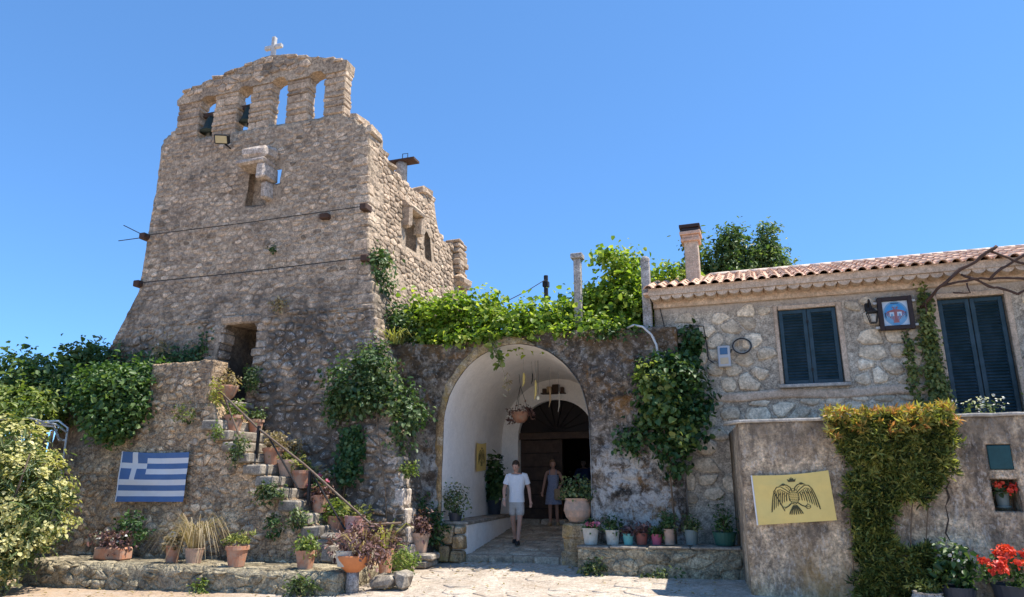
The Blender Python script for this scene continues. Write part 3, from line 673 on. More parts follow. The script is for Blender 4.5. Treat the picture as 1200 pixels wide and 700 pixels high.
# marble cross on the gable
crs = thing('stone_cross', 'small pale stone cross on the apex of the belfry gable', 'cross', (-6.72, -0.12, 12.45))
MB().box(-6.775, -6.665, -0.175, -0.065, 12.40, 13.15, bev=0.015).make('shaft', G['cross_stone'], crs)
MB().box(-6.99, -6.778, -0.17, -0.07, 12.79, 12.90, bev=0.015).make('arm', G['cross_stone'], crs)
MB().box(-6.662, -6.45, -0.17, -0.07, 12.79, 12.90, bev=0.015).make('arm', G['cross_stone'], crs)
for (bx, bz, sc, lab) in ((-8.62, 10.72, 0.95, 'dark bronze bell in the outermost left belfry opening'), (-7.42, 10.80, 0.8, 'dark bronze bell in the second belfry opening, beside a narrow sky gap')):
    bl = thing('bell', lab, 'bell', (bx, 0.02, bz), 'bells in the belfry')
    MB().lathe([(0.30 * sc, 0), (0.27 * sc, 0.04), (0.20 * sc, 0.2), (0.16 * sc, 0.38), (0.12 * sc, 0.46), (0.0, 0.48)], (bx, 0.02, bz), 16).make('bell_body', G['bronze'], bl, True)
    MB().box(bx - 0.3, bx + 0.3, -0.05, 0.09, bz + 0.5 * sc, bz + 0.5 * sc + 0.12).make('yoke', G['old_wood'], bl)
    MB().tube([(bx, 0.02, bz + 0.3), (bx, 0.02, bz - 0.06)], [0.015, 0.035], 6).make('clapper', G['iron'], bl)
fl = thing('floodlight', 'small black floodlight bracketed high on the tower front', 'floodlight', (-7.7, -0.2, 10.1))
MB().box(-7.88, -7.52, -0.62, -0.46, 10.0, 10.24, rot=(R(35), 0, R(25)), bev=0.02).make('housing', G['iron'], fl)
MB().box(-7.84, -7.56, -0.635, -0.622, 10.03, 10.21, rot=(R(35), 0, R(25)), c=(-7.7, -0.54, 10.12)).make('lens', G['lens_yellow'], fl)
MB().tube([(-7.7, -0.15, 10.0), (-7.7, -0.46, 10.05)], 0.02).make('bracket', G['iron'], fl)
ch = thing('stone_flue', 'short round flue with flat metal plate on the tower side wall', 'flue', (xr(9.3) - 0.35, 1.95, 9.2))
MB().lathe([(0.17, 0), (0.16, 0.75), (0.15, 0.82)], (xr(9.3) - 0.3, 1.95, 9.15), 14).make('flue_pipe', G['concrete_post'], ch, True)
MB().box(xr(9.3) - 0.75, xr(9.3) + 0.15, 1.78, 2.12, 9.97, 10.03).make('plate', G['rusty_iron'], ch)
MB().tube([(xr(9.3) - 0.25, 1.9, 10.03), (xr(9.3) - 0.25, 1.9, 10.22), (xr(9.3) - 0.12, 1.95, 10.24), (xr(9.3) - 0.12, 1.95, 10.03)], 0.012, 5).make('hook', G['iron'], ch)

# ================================================================== STAIR AND RETAINING WALL
stw = thing('stair_wall', 'grey rubble stair and retaining wall climbing to the tower door', 'wall', (-5.5, -1.6, 0))
SW = [(-9.6, 2.35), (-8.3, 2.5), (-7.62, 2.9), (-7.55, 3.2), (-5.85, 3.2), (-5.7, 2.72), (-2.45, 0.28), (-2.3, 0.0)]
sw_top = lambda x: interp(x, SW)
def sw_d(x, z): return 0.025 * fbm(x * 1.2, z * 1.2, 6) + 0.02 * fbm(x * 5, z * 5, 2, 3)
def sw_front(s, t):
    x = lerp(-9.6, -2.3, s); z = lerp(-0.35, sw_top(x), t)
    return (x, -2.0 - sw_d(x, z) + 0.03 * z, z)
slab('wall', 110, 48, sw_front, lambda v: Vector((v.x, -0.3, v.z)), G['rubble_mortar'], stw)
def par(s, t):
    x = lerp(-7.62, -5.98, s); z = lerp(3.0, 4.10 + 0.03 * fbm(x * 3, 0, 0), t); return (x, -2.0 - sw_d(x, z) + 0.03 * z, z)
slab('parapet', 30, 20, par, (0, 0.42, 0), G['rubble_mortar'], stw)
fmW = lambda a, z, d: (a, -2.0 - sw_d(a, z) + 0.03 * z - d, z)
stones(stw, [(cells(-9.6, -2.35, 0.1, 4.05, 0.23, 0.14, 41, 0.47, 0.008, 0.62), fmW, 0.004, 0.03, lambda res, c: all(z < (4.02 if -7.55 < a < -6.05 else sw_top(a) - 0.12) for a, z in res), 0.74)], G['rubble_stone'], 260, 'stone', 9, 1.2)
NST = 12
for i in range(NST):
    x1 = -2.42 - i * 0.285; z1 = 0.40 + i * 0.222
    blk = block('step', x1 - 0.42, x1 + rgc.uniform(-0.03, 0.03), -2.08 + rgc.uniform(-0.04, 0.03), -0.75, z1 - 0.2, z1, G['step_stone'], stw, 0.03, 0.035)
block('landing_stone', -7.5, -5.82, -1.6, -0.5, 3.18, 3.3, G['step_stone'], stw, 0.02, 0.02)
for (x0, x1, z0, z1, yy) in ((-2.95, -2.62, 0.22, 0.56, -2.16), (-2.72, -2.44, 0.20, 0.40, -2.2), (-3.0, -2.66, 0.57, 0.72, -2.1)):
    block('loose_stone', x0, x1, yy, yy + 0.4, z0, z1, G['step_stone'], stw, 0.06, 0.08)
rail = thing('stair_railing', 'thin weathered metal handrail down the tower stair with dark posts', 'railing', (-4, -1.85, 0))
A_, B_ = Vector((-5.86, -1.86, 3.50)), Vector((-2.1, -1.86, 0.88))
MB().tube([A_, A_.lerp(B_, 0.3) + Vector((0, 0, -0.06)), A_.lerp(B_, 0.6) + Vector((0, 0, 0.02)), B_, B_ + Vector((0.42, 0.35, 0.02))], 0.022, 8).make('handrail', G['rail_metal'], rail, True)
for xx in (-4.72, -3.46, -2.12):
    zz = lerp(3.5, 0.88, (xx + 5.86) / 3.76)
    MB().box(xx - 0.025, xx + 0.025, -1.885, -1.835, zz - 0.62, zz).make('post', G['iron'], rail)
for (a, b) in ((-5.66, -5.2), (-4.5, -3.72), (-3.4, -2.6)):
    zz = lerp(3.5, 0.88, (a + 5.86) / 3.76); zq = lerp(3.5, 0.88, (b + 5.86) / 3.76) - 0.5
    MB().tube([(a, -1.84, zz - 0.05), (b, -1.84, zq)], 0.018, 6).make('brace', G['rail_metal' if a < -5 else 'iron'], rail)

ledge = thing('low_ledge', 'low rough stone ledge along the foot of the stair wall', 'ledge', (-5, -2.6, 0))
def lg(s, t):
    x = lerp(-8.7, -1.86, s); z = lerp(-0.45, 0.2 + 0.02 * fbm(x * 2, 0, 3), t)
    return (x, -3.3 - 0.04 * fbm(x * 1.5, z * 2, 3) - 0.03 * fbm(x * 6, z * 6, 1) + 0.10 * max(0, t - 0.85) / 0.15 * 0.4, z)
slab('ledge_body', 100, 8, lg, lambda v: Vector((v.x, -1.95, v.z)), G['ledge_stone'], ledge)
stones(ledge, [(cells(-8.6, -1.95, -0.22, 0.16, 0.30, 0.19, 51, 0.4, 0.02), lambda a, z, d: (a, -3.31 - 0.04 * fbm(a * 1.5, z * 2, 3) - d, z), 0.01, 0.05, None, 0.8),
               (cells(-8.6, -1.95, -3.24, -2.1, 0.5, 0.4, 52, 0.4, 0.025), lambda a, b, d: (a, b, 0.2 + 0.02 * fbm(a * 2, 0, 3) + d), 0.006, 0.02, None, 0.85)], G['ledge_stone'], 150, 'stone', 12)

# ================================================================== ARCHED GATE WALL, PASSAGE, DOOR
gate = thing('arch_wall', 'weathered brown and black plaster wall pierced by the arched passage', 'wall', (0, 0.2, 0))
XLF, XRF = -3.05, 3.3
awt = lambda x: 4.56 + 0.05 * math.sin(x * 1.3) + 0.05 * fbm(x * 2.2, 0, 4)
NL, NA = 22, 44
inner = []; outer = []
for k in range(NL): z = lerp(-0.25, 2.72, k / NL); inner.append((-1.555 + 0.015 * fbm(0, z * 2, 1), z)); outer.append((XLF, z))
for k in range(NA + 1):
    th = math.pi * (1 - k / NA); c, s = math.cos(th), math.sin(th)
    inner.append((1.545 * c, 2.72 + 1.675 * max(s, 0) ** 0.98))
    tX = (XRF if c > 0 else -XLF) / max(abs(c), 1e-6); tZ = (4.56 - 2.72) / max(s, 1e-6); tt = min(tX, tZ)
    ox, oz = tt * c, 2.72 + tt * s
    outer.append((ox, awt(ox) if tt == tZ else oz))
for k in range(NL): z = lerp(2.72, -0.25, (k + 1) / NL); inner.append((1.535 + 0.015 * fbm(3, z * 2, 1), z)); outer.append((XRF, z))
NS, NT = len(inner) - 1, 22
def aw(s, t):
    i = int(round(s * NS)); a, b = inner[i], outer[i]
    x, z = lerp(a[0], b[0], t), lerp(a[1], b[1], t); k = min(1, 0.35 + t * 6)
    return (x, -(0.07 * fbm(x * 0.8, z * 0.8, 3) + 0.06 * fbm(x * 3, z * 3, 8, 3) + 0.03 * fbm(x * 9, z * 9, 8, 2)) * k, z)
def inarch(x, z, m):
    return abs(x) < 1.56 + m and z < 2.72 + 1.69 * math.sqrt(max(0, 1 - min(1, (x / (1.58 + m)) ** 2))) + m
slab('wall', NS, NT, aw, lambda v: Vector((v.x * 1.09 if inarch(v.x, v.z, 0.06) else v.x, 0.55, v.z + (0.12 if inarch(v.x, v.z, 0.06) and v.z > 2.8 else 0))), G['arch_wall'], gate)
fmA = lambda a, z, d: (a, -(0.07 * fbm(a * 0.8, z * 0.8, 3) + 0.06 * fbm(a * 3, z * 3, 8, 3)) - d + 0.01, z)
stones(gate, [(cells(-2.9, 3.2, 0.1, 4.5, 0.30, 0.20, 61, 0.46, 0.012, 0.65), fmA, 0.0, 0.045, lambda res, c: not any(inarch(a, z, 0.06) for a, z in res), 0.7)], G['arch_wall'], 260, 'stone', 14, 1.3)
# ochre plaster band left along the arch edge
bandv = []; bandf = []; rbn = random.Random(9)
bi = [i for i in range(4, NL + int(NA * 0.62))]
for n_, i in enumerate(bi):
    (x, z), (ox, oz) = inner[i], outer[i]; d = Vector((ox - x, oz - z)).normalized(); wv = (0.10 + 0.16 * abs(fbm(n_ * 0.35, 0, 3)) + 0.10 * min(1, max(0, (z - 1.5) / 2))) * min(1, (len(bi) - n_) / 6)
    for t_ in (0.0, 0.6, 1.0):
        px_, pz_ = x + d.x * wv * t_, z + d.y * wv * t_; yy = aw(i / NS, 0.0)[1] if t_ == 0 else fmA(px_, pz_, 0)[1]
        bandv.append((px_, min(yy, 0.0) - (0.045 if t_ < 0.9 else -0.03), pz_))
for n_ in range(len(bi) - 1):
    for t_ in (0, 1): bandf.append((3 * n_ + t_, 3 * n_ + 3 + t_, 3 * n_ + 4 + t_, 3 * n_ + 1 + t_))
obj('arch_band', bandv, bandf, G['pier_ochre'], gate, True)
# passage vault (runs slightly askew), end wall
sk = lambda y: -0.105 * y
def fl_z(y): return 0.20 + 0.085 * y
arc = []
for k in range(9): arc.append((-1.55, lerp(0.0, 2.72, k / 9)))
for k in range(33):
    th = math.pi * (1 - k / 32); arc.append((1.54 * math.cos(th), 2.72 + 1.67 * math.sin(th)))
for k in range(9): arc.append((1.55, lerp(2.72, 0.0, (k + 1) / 9)))
NV = 26; vv = []; na = len(arc)
for j in range(NV + 1):
    y = -0.045 + 5.065 * j / NV
    for x, z in arc:
        d = 0.012 * fbm(x * 1.5, y * 1.5, z * 1.5); r_ = math.hypot(x, max(0, z - 2.72)) + 1e-6
        vv.append((x * (1 + d) + sk(y), y, z + d * max(0, z - 2.72)))
vf = [(j * na + i, j * na + i + 1, (j + 1) * na + i + 1, (j + 1) * na + i) for j in range(NV) for i in range(na - 1)]
obj('vault', vv, vf, G['whitewash'], gate, True)
end_in = []; end_out = []
DX0, DX1, DZ = -1.6, 0.52, 2.88
dcx, drx = (DX0 + DX1) / 2, (DX1 - DX0) / 2
for k in range(12): z = lerp(0.2, DZ, k / 12); end_in.append((DX0, z)); end_out.append((-2.25, z))
for k in range(25):
    th = math.pi * (1 - k / 24); end_in.append((dcx + drx * math.cos(th), DZ + 0.95 * math.sin(th))); end_out.append((-0.525 + 1.75 * math.cos(th), DZ + 1.75 * math.sin(th)))
for k in range(12): z = lerp(DZ, 0.2, (k + 1) / 12); end_in.append((DX1, z)); end_out.append((1.25, z))
ne = len(end_in) - 1
slab('end_wall', ne, 3, lambda s, t: (lerp(end_in[int(round(s * ne))][0], end_out[int(round(s * ne))][0], t), 5.0, lerp(end_in[int(round(s * ne))][1], end_out[int(round(s * ne))][1], t)), (0, 0.32, 0), G['whitewash'], gate, smooth=False)
MB().box(-3.0, 3.3, 0.5, 6.0, 4.42, 4.55).make('roof_slab', G['cement'], gate)
# wooden gate: tympanum boards, lintel, one closed leaf, dark room behind
wd = thing('wooden_gate', 'dark old wooden door with arched plank fanlight at the end of the passage', 'door', (dcx, 5.2, 0.6))
for k in range(9):
    a0, a1 = math.pi * (1 - k / 9) - 0.003, math.pi * (1 - (k + 1) / 9) + 0.003
    P = [(dcx + 0.16 * math.cos((a0 + a1) / 2), DZ + 0.10 + 0.12 * math.sin((a0 + a1) / 2))] + [(dcx + (drx + 0.02) * math.cos(lerp(a0, a1, t)), DZ + 0.06 + 0.93 * math.sin(lerp(a0, a1, t))) for t in (0, 0.5, 1)]
    MB().prism(P, 5.16 + 0.004 * (k % 2), 5.22).make('fan_board', G['dark_wood'], wd)
MB().prism([(dcx + (drx + 0.03) * math.cos(math.pi * q / 20), DZ + 0.95 * math.sin(math.pi * q / 20)) for q in range(21)], 5.225, 5.26).make('fan_back', G['dark_wood'], wd)
MB().box(DX0 - 0.03, DX1 + 0.03, 5.08, 5.26, DZ - 0.10, DZ + 0.08, bev=0.01).make('lintel', G['old_wood'], wd)
lf = MB().box(DX0, -0.48, 5.235, 5.27, 0.6, DZ - 0.1).make('leaf', G['dark_wood'], wd)
for k in range(6):
    z0 = 0.62 + k * 0.36
    MB().box(DX0 + 0.01, -0.49, 5.195 + 0.006 * (k % 2), 5.232, z0, z0 + 0.345, bev=0.006).make('board', G['old_wood'], lf)
MB().box(-0.49, -0.41, 5.17, 5.27, 0.6, DZ - 0.11).make('stile', G['old_wood'], wd)
MB().box(0.44, 0.52, 5.17, 5.27, 0.6, DZ - 0.11).make('stile', G['old_wood'], wd)
MB().tube([(-0.62, 5.17, 1.75), (-0.62, 5.13, 1.75), (-0.62, 5.12, 1.62), (-0.62, 5.17, 1.62)], 0.012).make('handle', G['iron'], wd)
rm = MB()
rm.box(-3.4, -3.2, 5.33, 10, 0.3, 4.4).box(2.4, 2.6, 5.33, 10, 0.3, 4.4).box(-3.4, 2.6, 10, 10.2, 0.3, 4.4).box(-3.4, 2.6, 5.33, 10.2, 4.4, 4.6).box(-3.2, 2.4, 5.33, 10, 0.3, 0.62)
rm.box(-3.4, -2.2, 5.325, 5.5, 0.3, 4.4).box(1.2, 2.6, 5.325, 5.5, 0.3, 4.4)
rm.make('inner_room', G['old_wood'], gate)
# passage floor: sheet, riser and paving stones
pf = MB()
pfv = []; 
for j in range(19):
    y = 0.08 + j * 5.3 / 18
    for i in range(2): pfv.append((lerp(-1.8, 1.8, i) + sk(y), y, fl_z(y)))
pff = [(2 * j, 2 * j + 1, 2 * j + 3, 2 * j + 2) for j in range(18)]
pfv += [(-1.8, 0.08, -0.1), (1.8, 0.08, -0.1)]; pff.append((36 + 2, 36 + 3, 1, 0))
pfl = obj('passage_floor', pfv, pff, G['passage_paving']); pfl['kind'] = 'structure'
stones(pfl, [(cells(-1.05, 1.5, 0.35, 5.0, 0.42, 0.3, 71, 0.38, 0.016), lambda a, b, d: (a + sk(b), b, fl_z(b) + d), 0.008, 0.022, None, 1.0)], G['passage_paving'], 200, 'paving_stone', 15)
x_ = -1.05
while x_ < 1.55:
    w = rgc.uniform(0.3, 0.55)
    block('kerb_stone', x_, x_ + w - 0.015, 0.04 + rgc.uniform(-0.03, 0.02), 0.34, 0.06, 0.245, G['passage_paving'], pfl, 0.02, 0.02); x_ += w
for (x0, x1, yy) in ((-1.55, -0.9, 4.55), (-0.88, -0.2, 4.6)):
    block('door_step', x0, x1, yy, 5.05, 0.5, 0.72, G['passage_paving'], pfl, 0.03, 0.04)
# whitewashed bench
bn = thing('passage_bench', 'whitewashed masonry bench along the passage wall with a bare stone end', 'bench', (-1.3, 1.8, 0.2))
bv = []
for y in (0.12, 4.2):
    bv += [(-1.56 + sk(y), y, 0.0), (-1.02 + sk(y), y, 0.0), (-1.02 + sk(y), y, 0.80), (-1.56 + sk(y), y, 0.80)]
obj('seat_block', bv, [(0, 1, 2, 3), (7, 6, 5, 4), (1, 5, 6, 2), (3, 2, 6, 7), (0, 3, 7, 4)], G['whitewash'], bn)
for k in range(6):
    y = 0.0 + k * 0.7; b = block('seat_slab', -1.56, -0.99, y, y + 0.685, 0.80, 0.865, G['step_stone'], bn, 0.012, 0.015)
    for q in b.data.vertices: q.co.x += sk(q.co.y)
for (x0, x1, z0, z1) in ((-1.56, -1.32, 0.1, 0.42), (-1.31, -1.03, 0.1, 0.33), (-1.56, -1.25, 0.43, 0.79), (-1.24, -1.03, 0.34, 0.62), (-1.24, -1.03, 0.63, 0.79)):
    block('end_stone', x0, x1, -0.16, 0.1, z0, z1 - 0.012, G['pier_ochre'], bn, 0.03, 0.04)
# stub pier on the right of the passage mouth
sb = thing('stub_pier', 'short ochre stained stone pier at the right of the arch mouth', 'pier', (1.25, 0.1, 0.1))
for k, (z0, z1) in enumerate(((0.05, 0.36), (0.37, 0.60), (0.61, 0.88))):
    block('pier_stone', 1.0 + 0.02 * (k % 2), 1.56, -0.15, 0.42, z0, z1, G['pier_ochre'], sb, 0.03, 0.05)
# planter ledge on the right
pl = thing('planter_ledge', 'long low stone planter ledge carrying coloured pots beneath the ivy', 'planter', (2.8, -0.4, 0))
def plf(s, t):
    x = lerp(1.46, 4.28, s); z = lerp(-0.2, 0.50 + 0.012 * fbm(x * 3, 0, 0) + 0.05 * s, t)
    return (x, -0.82 - 0.03 * fbm(x * 1.6, z * 1.6, 2) - 0.02 * fbm(x * 6, z * 6, 2), z)
slab('planter_body', 50, 14, plf, lambda v: Vector((v.x, 0.15, v.z)), G['ledge_stone'], pl)
for (x0, x1) in ((1.44, 2.02), (2.04, 2.66), (2.68, 3.4), (3.42, 4.22)):
    block('coping', x0, x1, -0.86, -0.2, 0.49 + (x0 - 1.46) * 0.018, 0.535 + (x0 - 1.46) * 0.018, G['step_stone'], pl, 0.015, 0.02)
stones(pl, [(cells(1.5, 4.25, 0.02, 0.46, 0.42, 0.24, 81, 0.4, 0.02), lambda a, z, d: (a, -0.83 - 0.03 * fbm(a * 1.6, z * 1.6, 2) - d, z), 0.005, 0.03, None, 0.85)], G['ledge_stone'], 60, 'stone', 16)

# ================================================================== THE STONE HOUSE
hs = thing('stone_house', 'low stone house with clay tiled roof and dark blue green shutters', 'house', (6.8, 2, 0))
HX0, HX1 = 2.86, 11.5
def hd(x, z): return 0.012 * fbm(x * 1.3, z * 1.3, 4) + 0.01 * fbm(x * 5, z * 5, 4)
hw = slab('wall', 130, 70, lambda s, t: (lerp(HX0, HX1, s), 0.3 - hd(lerp(HX0, HX1, s), lerp(-0.3, 5.2, t)), lerp(-0.3, 5.2, t)), (0, 4.4, 0), G['house_mortar'], hs)
boolean_cut(hw, [MB().box(5.17, 6.19, -1, 0.42, 3.36, 4.78).make('cut', G['iron']), MB().box(7.84, 8.86, -1, 0.46, 2.42, 4.77).make('cut', G['iron'])])
def keepH(res, c):
    for a, z in res:
        if 5.10 < a < 6.28 and 3.28 < z < 4.86: return False
        if 7.73 < a < 8.97 and z < 4.9: return False
        if z > 4.93 + 0.03 * math.sin(a * 3): return False
        if a < HX0 + 0.05: return False
    if c[0] < 3.75 and c[1] > 4.35 and mnoise.noise(Vector((c[0] * 3, c[1] * 3, 0))) < -0.1: return False
    return True
fmH = lambda a, z, d: (a, 0.3 - hd(a, z) - d, z)
stones(hs, [(cells(2.9, 10.4, 3.26, 5.1, 0.37, 0.27, 91, 0.36, 0.020, 0.88), fmH, 0.02, 0.045, keepH, 0.95),
            (cells(3.0, 10.4, 1.2, 3.1, 0.42, 0.30, 92, 0.38, 0.022, 0.85), fmH, 0.015, 0.04, keepH, 0.85)], G['house_stone'], 260, 'stone', 17)
# string course under the windows
slab('string_course', 60, 3, lambda s, t: (lerp(2.9, 7.8, s), 0.27 - 0.012 * fbm(lerp(2.9, 7.8, s) * 3, t, 2), lerp(3.10, 3.26, t) + 0.02 * math.sin(s * 17)), (0, 0.1, 0), G['cornice_plaster'], hs)
# surrounds
for (x0, x1, z0, z1) in ((5.10, 5.168, 3.36, 4.86), (6.192, 6.28, 3.36, 4.86), (5.17, 6.19, 4.782, 4.86), (7.75, 7.838, 2.45, 4.86), (8.862, 8.95, 2.45, 4.86), (7.84, 8.86, 4.772, 4.86)):
    block('surround', x0, x1, 0.272, 0.37, z0, z1, G['cornice_plaster'], hs, 0.01, 0.02, 0.4)
block('sill', 5.08, 6.28, 0.18, 0.40, 3.29, 3.352, G['cement'], hs, 0.01, 0.006)
def shutter(x0, x1, z0, z1, y, mid=True):
    w = 0.07; f = MB()
    f.box(x0, x0 + w, y, y + 0.04, z0, z1, bev=0.004).box(x1 - w, x1, y, y + 0.04, z0, z1, bev=0.004)
    f.box(x0 + w, x1 - w, y + 0.002, y + 0.038, z0, z0 + w, bev=0.004).box(x0 + w, x1 - w, y + 0.002, y + 0.038, z1 - w, z1, bev=0.004)
    sh = f.make('shutter', G['shutter_paint'], hs)
    l = MB(); n = int((z1 - z0 - 2 * w) / 0.055)
    for k in range(n):
        zc = z0 + w + 0.03 + k * (z1 - z0 - 2 * w - 0.02) / n
        l.box(x0 + w - 0.004, x1 - w + 0.004, y + 0.014, y + 0.022, zc - 0.026, zc + 0.026, rot=(R(-38), 0, 0))
    l.box(x0 + w, x1 - w, y + 0.05, y + 0.06, z0 + w, z1 - w)
    l.make('louvres', G['shutter_paint'], sh, kind='stuff')
    return sh
shutter(5.185, 5.672, 3.37, 4.765, 0.33); shutter(5.682, 6.175, 3.37, 4.765, 0.328)
shutter(7.855, 8.338, 2.44, 4.755, 0.36); sh2 = shutter(8.352, 8.845, 2.44, 4.755, 0.358)
for z0 in (3.6, 4.5): MB().box(5.655, 5.70, 0.318, 0.33, z0, z0 + 0.05).make('latch', G['iron'], hs)
# roof
EY, EZ, SL = -0.14, 5.26, R(19)
RX0, RX1 = 2.72, 11.5
LEN = 2.62
rc, rs_ = math.cos(SL), math.sin(SL)
roof = obj('roof', [(RX0, EY + 0.03, EZ - 0.03), (RX1, EY + 0.03, EZ - 0.03), (RX1, EY + LEN * rc, EZ + LEN * rs_ - 0.03), (RX0, EY + LEN * rc, EZ + LEN * rs_ - 0.03), (RX0, EY + 2 * LEN * rc, EZ - 0.03), (RX1, EY + 2 * LEN * rc, EZ - 0.03),
     (RX0, EY + 0.03, EZ - 0.07), (RX1, EY + 0.03, EZ - 0.07), (RX0, EY + 2 * LEN * rc, EZ - 0.07), (RX1, EY + 2 * LEN * rc, EZ - 0.07)],
     [(0, 1, 2, 3), (3, 2, 5, 4), (6, 7, 1, 0), (6, 8, 9, 7), (0, 3, 4, 8, 6), (1, 7, 9, 5, 2)], G['roof_clay'], hs)
def tile_mesh(r0, r1, L, th, flip, tone):
    V = []; F = []; n = 7
    for yy, r in ((0, r0), (L, r1)):
        for rr in (r, r - th):
            for k in range(n):
                a = math.pi * k / (n - 1); V.append((rr * math.cos(a), yy, (rr * math.sin(a) - r) * (-1 if flip else 1) * 0.9))
    for k in range(n - 1):
        F += [(k, k + 1, 2 * n + k + 1, 2 * n + k), (n + k + 1, n + k, 3 * n + k, 3 * n + k + 1), (k + 1, k, n + k, n + k + 1), (2 * n + k, 2 * n + k + 1, 3 * n + k + 1, 3 * n + k)]
    F += [(0, 2 * n, 3 * n, n), (n - 1, 2 * n - 1, 4 * n - 1, 3 * n - 1)]
    me = bpy.data.meshes.new('roof_tile'); me.from_pydata(V, [], F); me.update()
    at = me.attributes.new('tone', 'FLOAT', 'POINT'); at.data.foreach_set('value', np.full(len(V), tone, np.float32))
    me.materials.append(G['roof_clay']); me.polygons.foreach_set('use_smooth', np.ones(len(F), bool)); return me
TM = [tile_mesh(0.088, 0.070, 0.50, 0.014, False, t) for t in (0.25, 0.4, 0.55, 0.7, 0.9)]
PITCH = 0.212; rt_ = random.Random(6); rinv = wmat(roof).inverted()
nco = int((RX1 - RX0) / PITCH)
pan = MB()
for i in range(nco):
    xc = RX0 + 0.1 + i * PITCH
    for j in range(6):
        s = j * 0.44 + rt_.uniform(-0.015, 0.015) - (0.05 if j == 0 else 0)
        o = link(bpy.data.objects.new('roof_tile', TM[rt_.randrange(5)])); o.parent = roof; o.matrix_parent_inverse = rinv
        o.location = (xc + rt_.uniform(-0.008, 0.008), EY + s * rc - 0.10 * rs_, EZ + s * rs_ + 0.105)
        o.rotation_euler = (SL - R(2.2), 0, rt_.uniform(-0.02, 0.02))
    xp = xc + PITCH / 2
    for j in range(6):
        s = j * 0.44; n = 6
        v = []
        for yy, r in ((s - 0.02, 0.095), (s + 0.48, 0.085)):
            for k in range(n):
                a = math.pi + math.pi * k / (n - 1)
                v.append((xp + r * math.cos(a), EY + yy * rc, EZ + yy * rs_ + 0.09 + r * 0.8 * math.sin(a) + (0.02 if yy > s + 0.1 else 0.03)))
        pan.add(v, [(k, k + 1, n + k + 1, n + k) for k in range(n - 1)])
pan.make('pan_tiles', G['roof_clay'], roof, True, kind='stuff', tone=0.45)
RM = tile_mesh(0.13, 0.12, 0.46, 0.02, False, 0.6); RM.materials[0] = G['ridge_mortar']
for k in range(19):
    o = link(bpy.data.objects.new('ridge_tile', RM)); o.parent = roof; o.matrix_parent_inverse = rinv
    o.location = (3.9 + k * 0.42, EY + LEN * rc - 0.04, EZ + LEN * rs_ + 0.10); o.rotation_euler = (0, R(-1.5), R(-90))
# scalloped cornice under the eave
MB().box(HX0 - 0.04, HX1, -0.115, 0.32, 5.16, 5.30).make('eave_board', G['cornice_plaster'], hs)
CV = []; n = 9
for yy in (0.0, 0.34):
    for k in range(n): a = math.pi + math.pi * k / (n - 1); CV.append((0.105 * math.cos(a), yy, 0.085 * math.sin(a)))
cme = bpy.data.meshes.new('cornice_tile'); cme.from_pydata(CV, [], [tuple(range(n)), tuple(range(2 * n - 1, n - 1, -1)), (0, n, 2 * n - 1, n - 1)] + [(k + 1, k, n + k, n + k + 1) for k in range(n - 1)]); cme.update()
cme.materials.append(G['cornice_plaster']); at = cme.attributes.new('tone', 'FLOAT', 'POINT'); at.data.foreach_set('value', np.full(2 * n, 0.5, np.float32))
hinv = wmat(hs).inverted()
for i in range(int((HX1 - HX0) / 0.212)):
    o = link(bpy.data.objects.new('cornice_tile', cme)); o.parent = hs; o.matrix_parent_inverse = hinv
    o.location = (HX0 + 0.08 + i * 0.212, -0.085 + rt_.uniform(-0.012, 0.012), 5.16 + rt_.uniform(-0.008, 0.004))
slab('cornice_band', 60, 3, lambda s, t: (lerp(HX0, HX1, s), 0.20 - 0.01 * fbm(s * 30, t, 1), lerp(4.98, 5.17, t)), (0, 0.12, 0), G['cornice_plaster'], hs)
chm = block('chimney', 3.47, 3.76, 0.95, 1.25, 5.4, 6.72, G['cornice_plaster'], roof, 0.015, 0.02, 0.5)
for k, (e, z0, z1) in enumerate(((0.05, 6.56, 6.63), (0.03, 6.635, 6.70), (0.07, 6.705, 6.78), (0.04, 6.785, 6.85), (0.07, 6.855, 6.93))):
    block('brick_course', 3.47 - e, 3.76 + e, 0.95 - e, 1.25 + e, z0, z1, G['roof_clay' if k < 3 else 'frame_wood'], chm, 0.01, 0.015, 0.25)

# ================================================================== THE TERRACE WALL
ter = thing('terrace_wall', 'tall grey stained plaster terrace wall below the house with two small niches', 'wall', (7.5, -1.6, 0))
TX0, TX1 = 4.36, 11.5
def td(x, z): return 0.015 * fbm(x * 1.1, z * 1.1, 5) + 0.012 * fbm(x * 4, z * 4, 5, 3) + 0.006 * fbm(x * 14, z * 14, 5, 2)
tw_ = slab('wall', 130, 60, lambda s, t: (lerp(TX0, TX1, s), -2.0 - td(lerp(TX0, TX1, s), lerp(-0.3, 2.5, t)) + 0.02 * (1 - min(1, s * 60)), lerp(-0.3, 2.5, t)),
     lambda v: Vector((v.x - 0.24 * max(0, 1 - (v.x - TX0) / 1.5), 0.26, v.z)), G['terrace_plaster'], ter)
boolean_cut(tw_, [MB().box(7.62, 7.94, -3, -1.62, 1.22, 1.64).make('cut', G['iron']), MB().box(7.64, 7.93, -3, -1.8, 1.77, 2.11).make('cut', G['iron'])])
slab('coping', 100, 1, lambda s, t: (lerp(TX0 - 0.02, TX1, s), -2.04 - 0.01 * fbm(s * 40, 0, 1), lerp(2.50, 2.545, t) + 0.006 * fbm(s * 30, 2, 1)), lambda v: Vector((v.x - 0.22 * max(0, 1 - (v.x - TX0) / 1.5), -1.55, v.z)), G['cement'], ter)
MB().box(7.645, 7.925, -2.0, -1.96, 1.775, 2.10, bev=0.008).make('niche_board', G['board_green'], ter)
cr = [(7.13, 1.62), (7.07, 1.52), (7.09, 1.40), (7.03, 1.28), (7.04, 1.10), (6.98, 0.92), (7.03, 0.80), (6.96, 0.66), (6.95, 0.50), (6.93, 0.3)]
crv = []
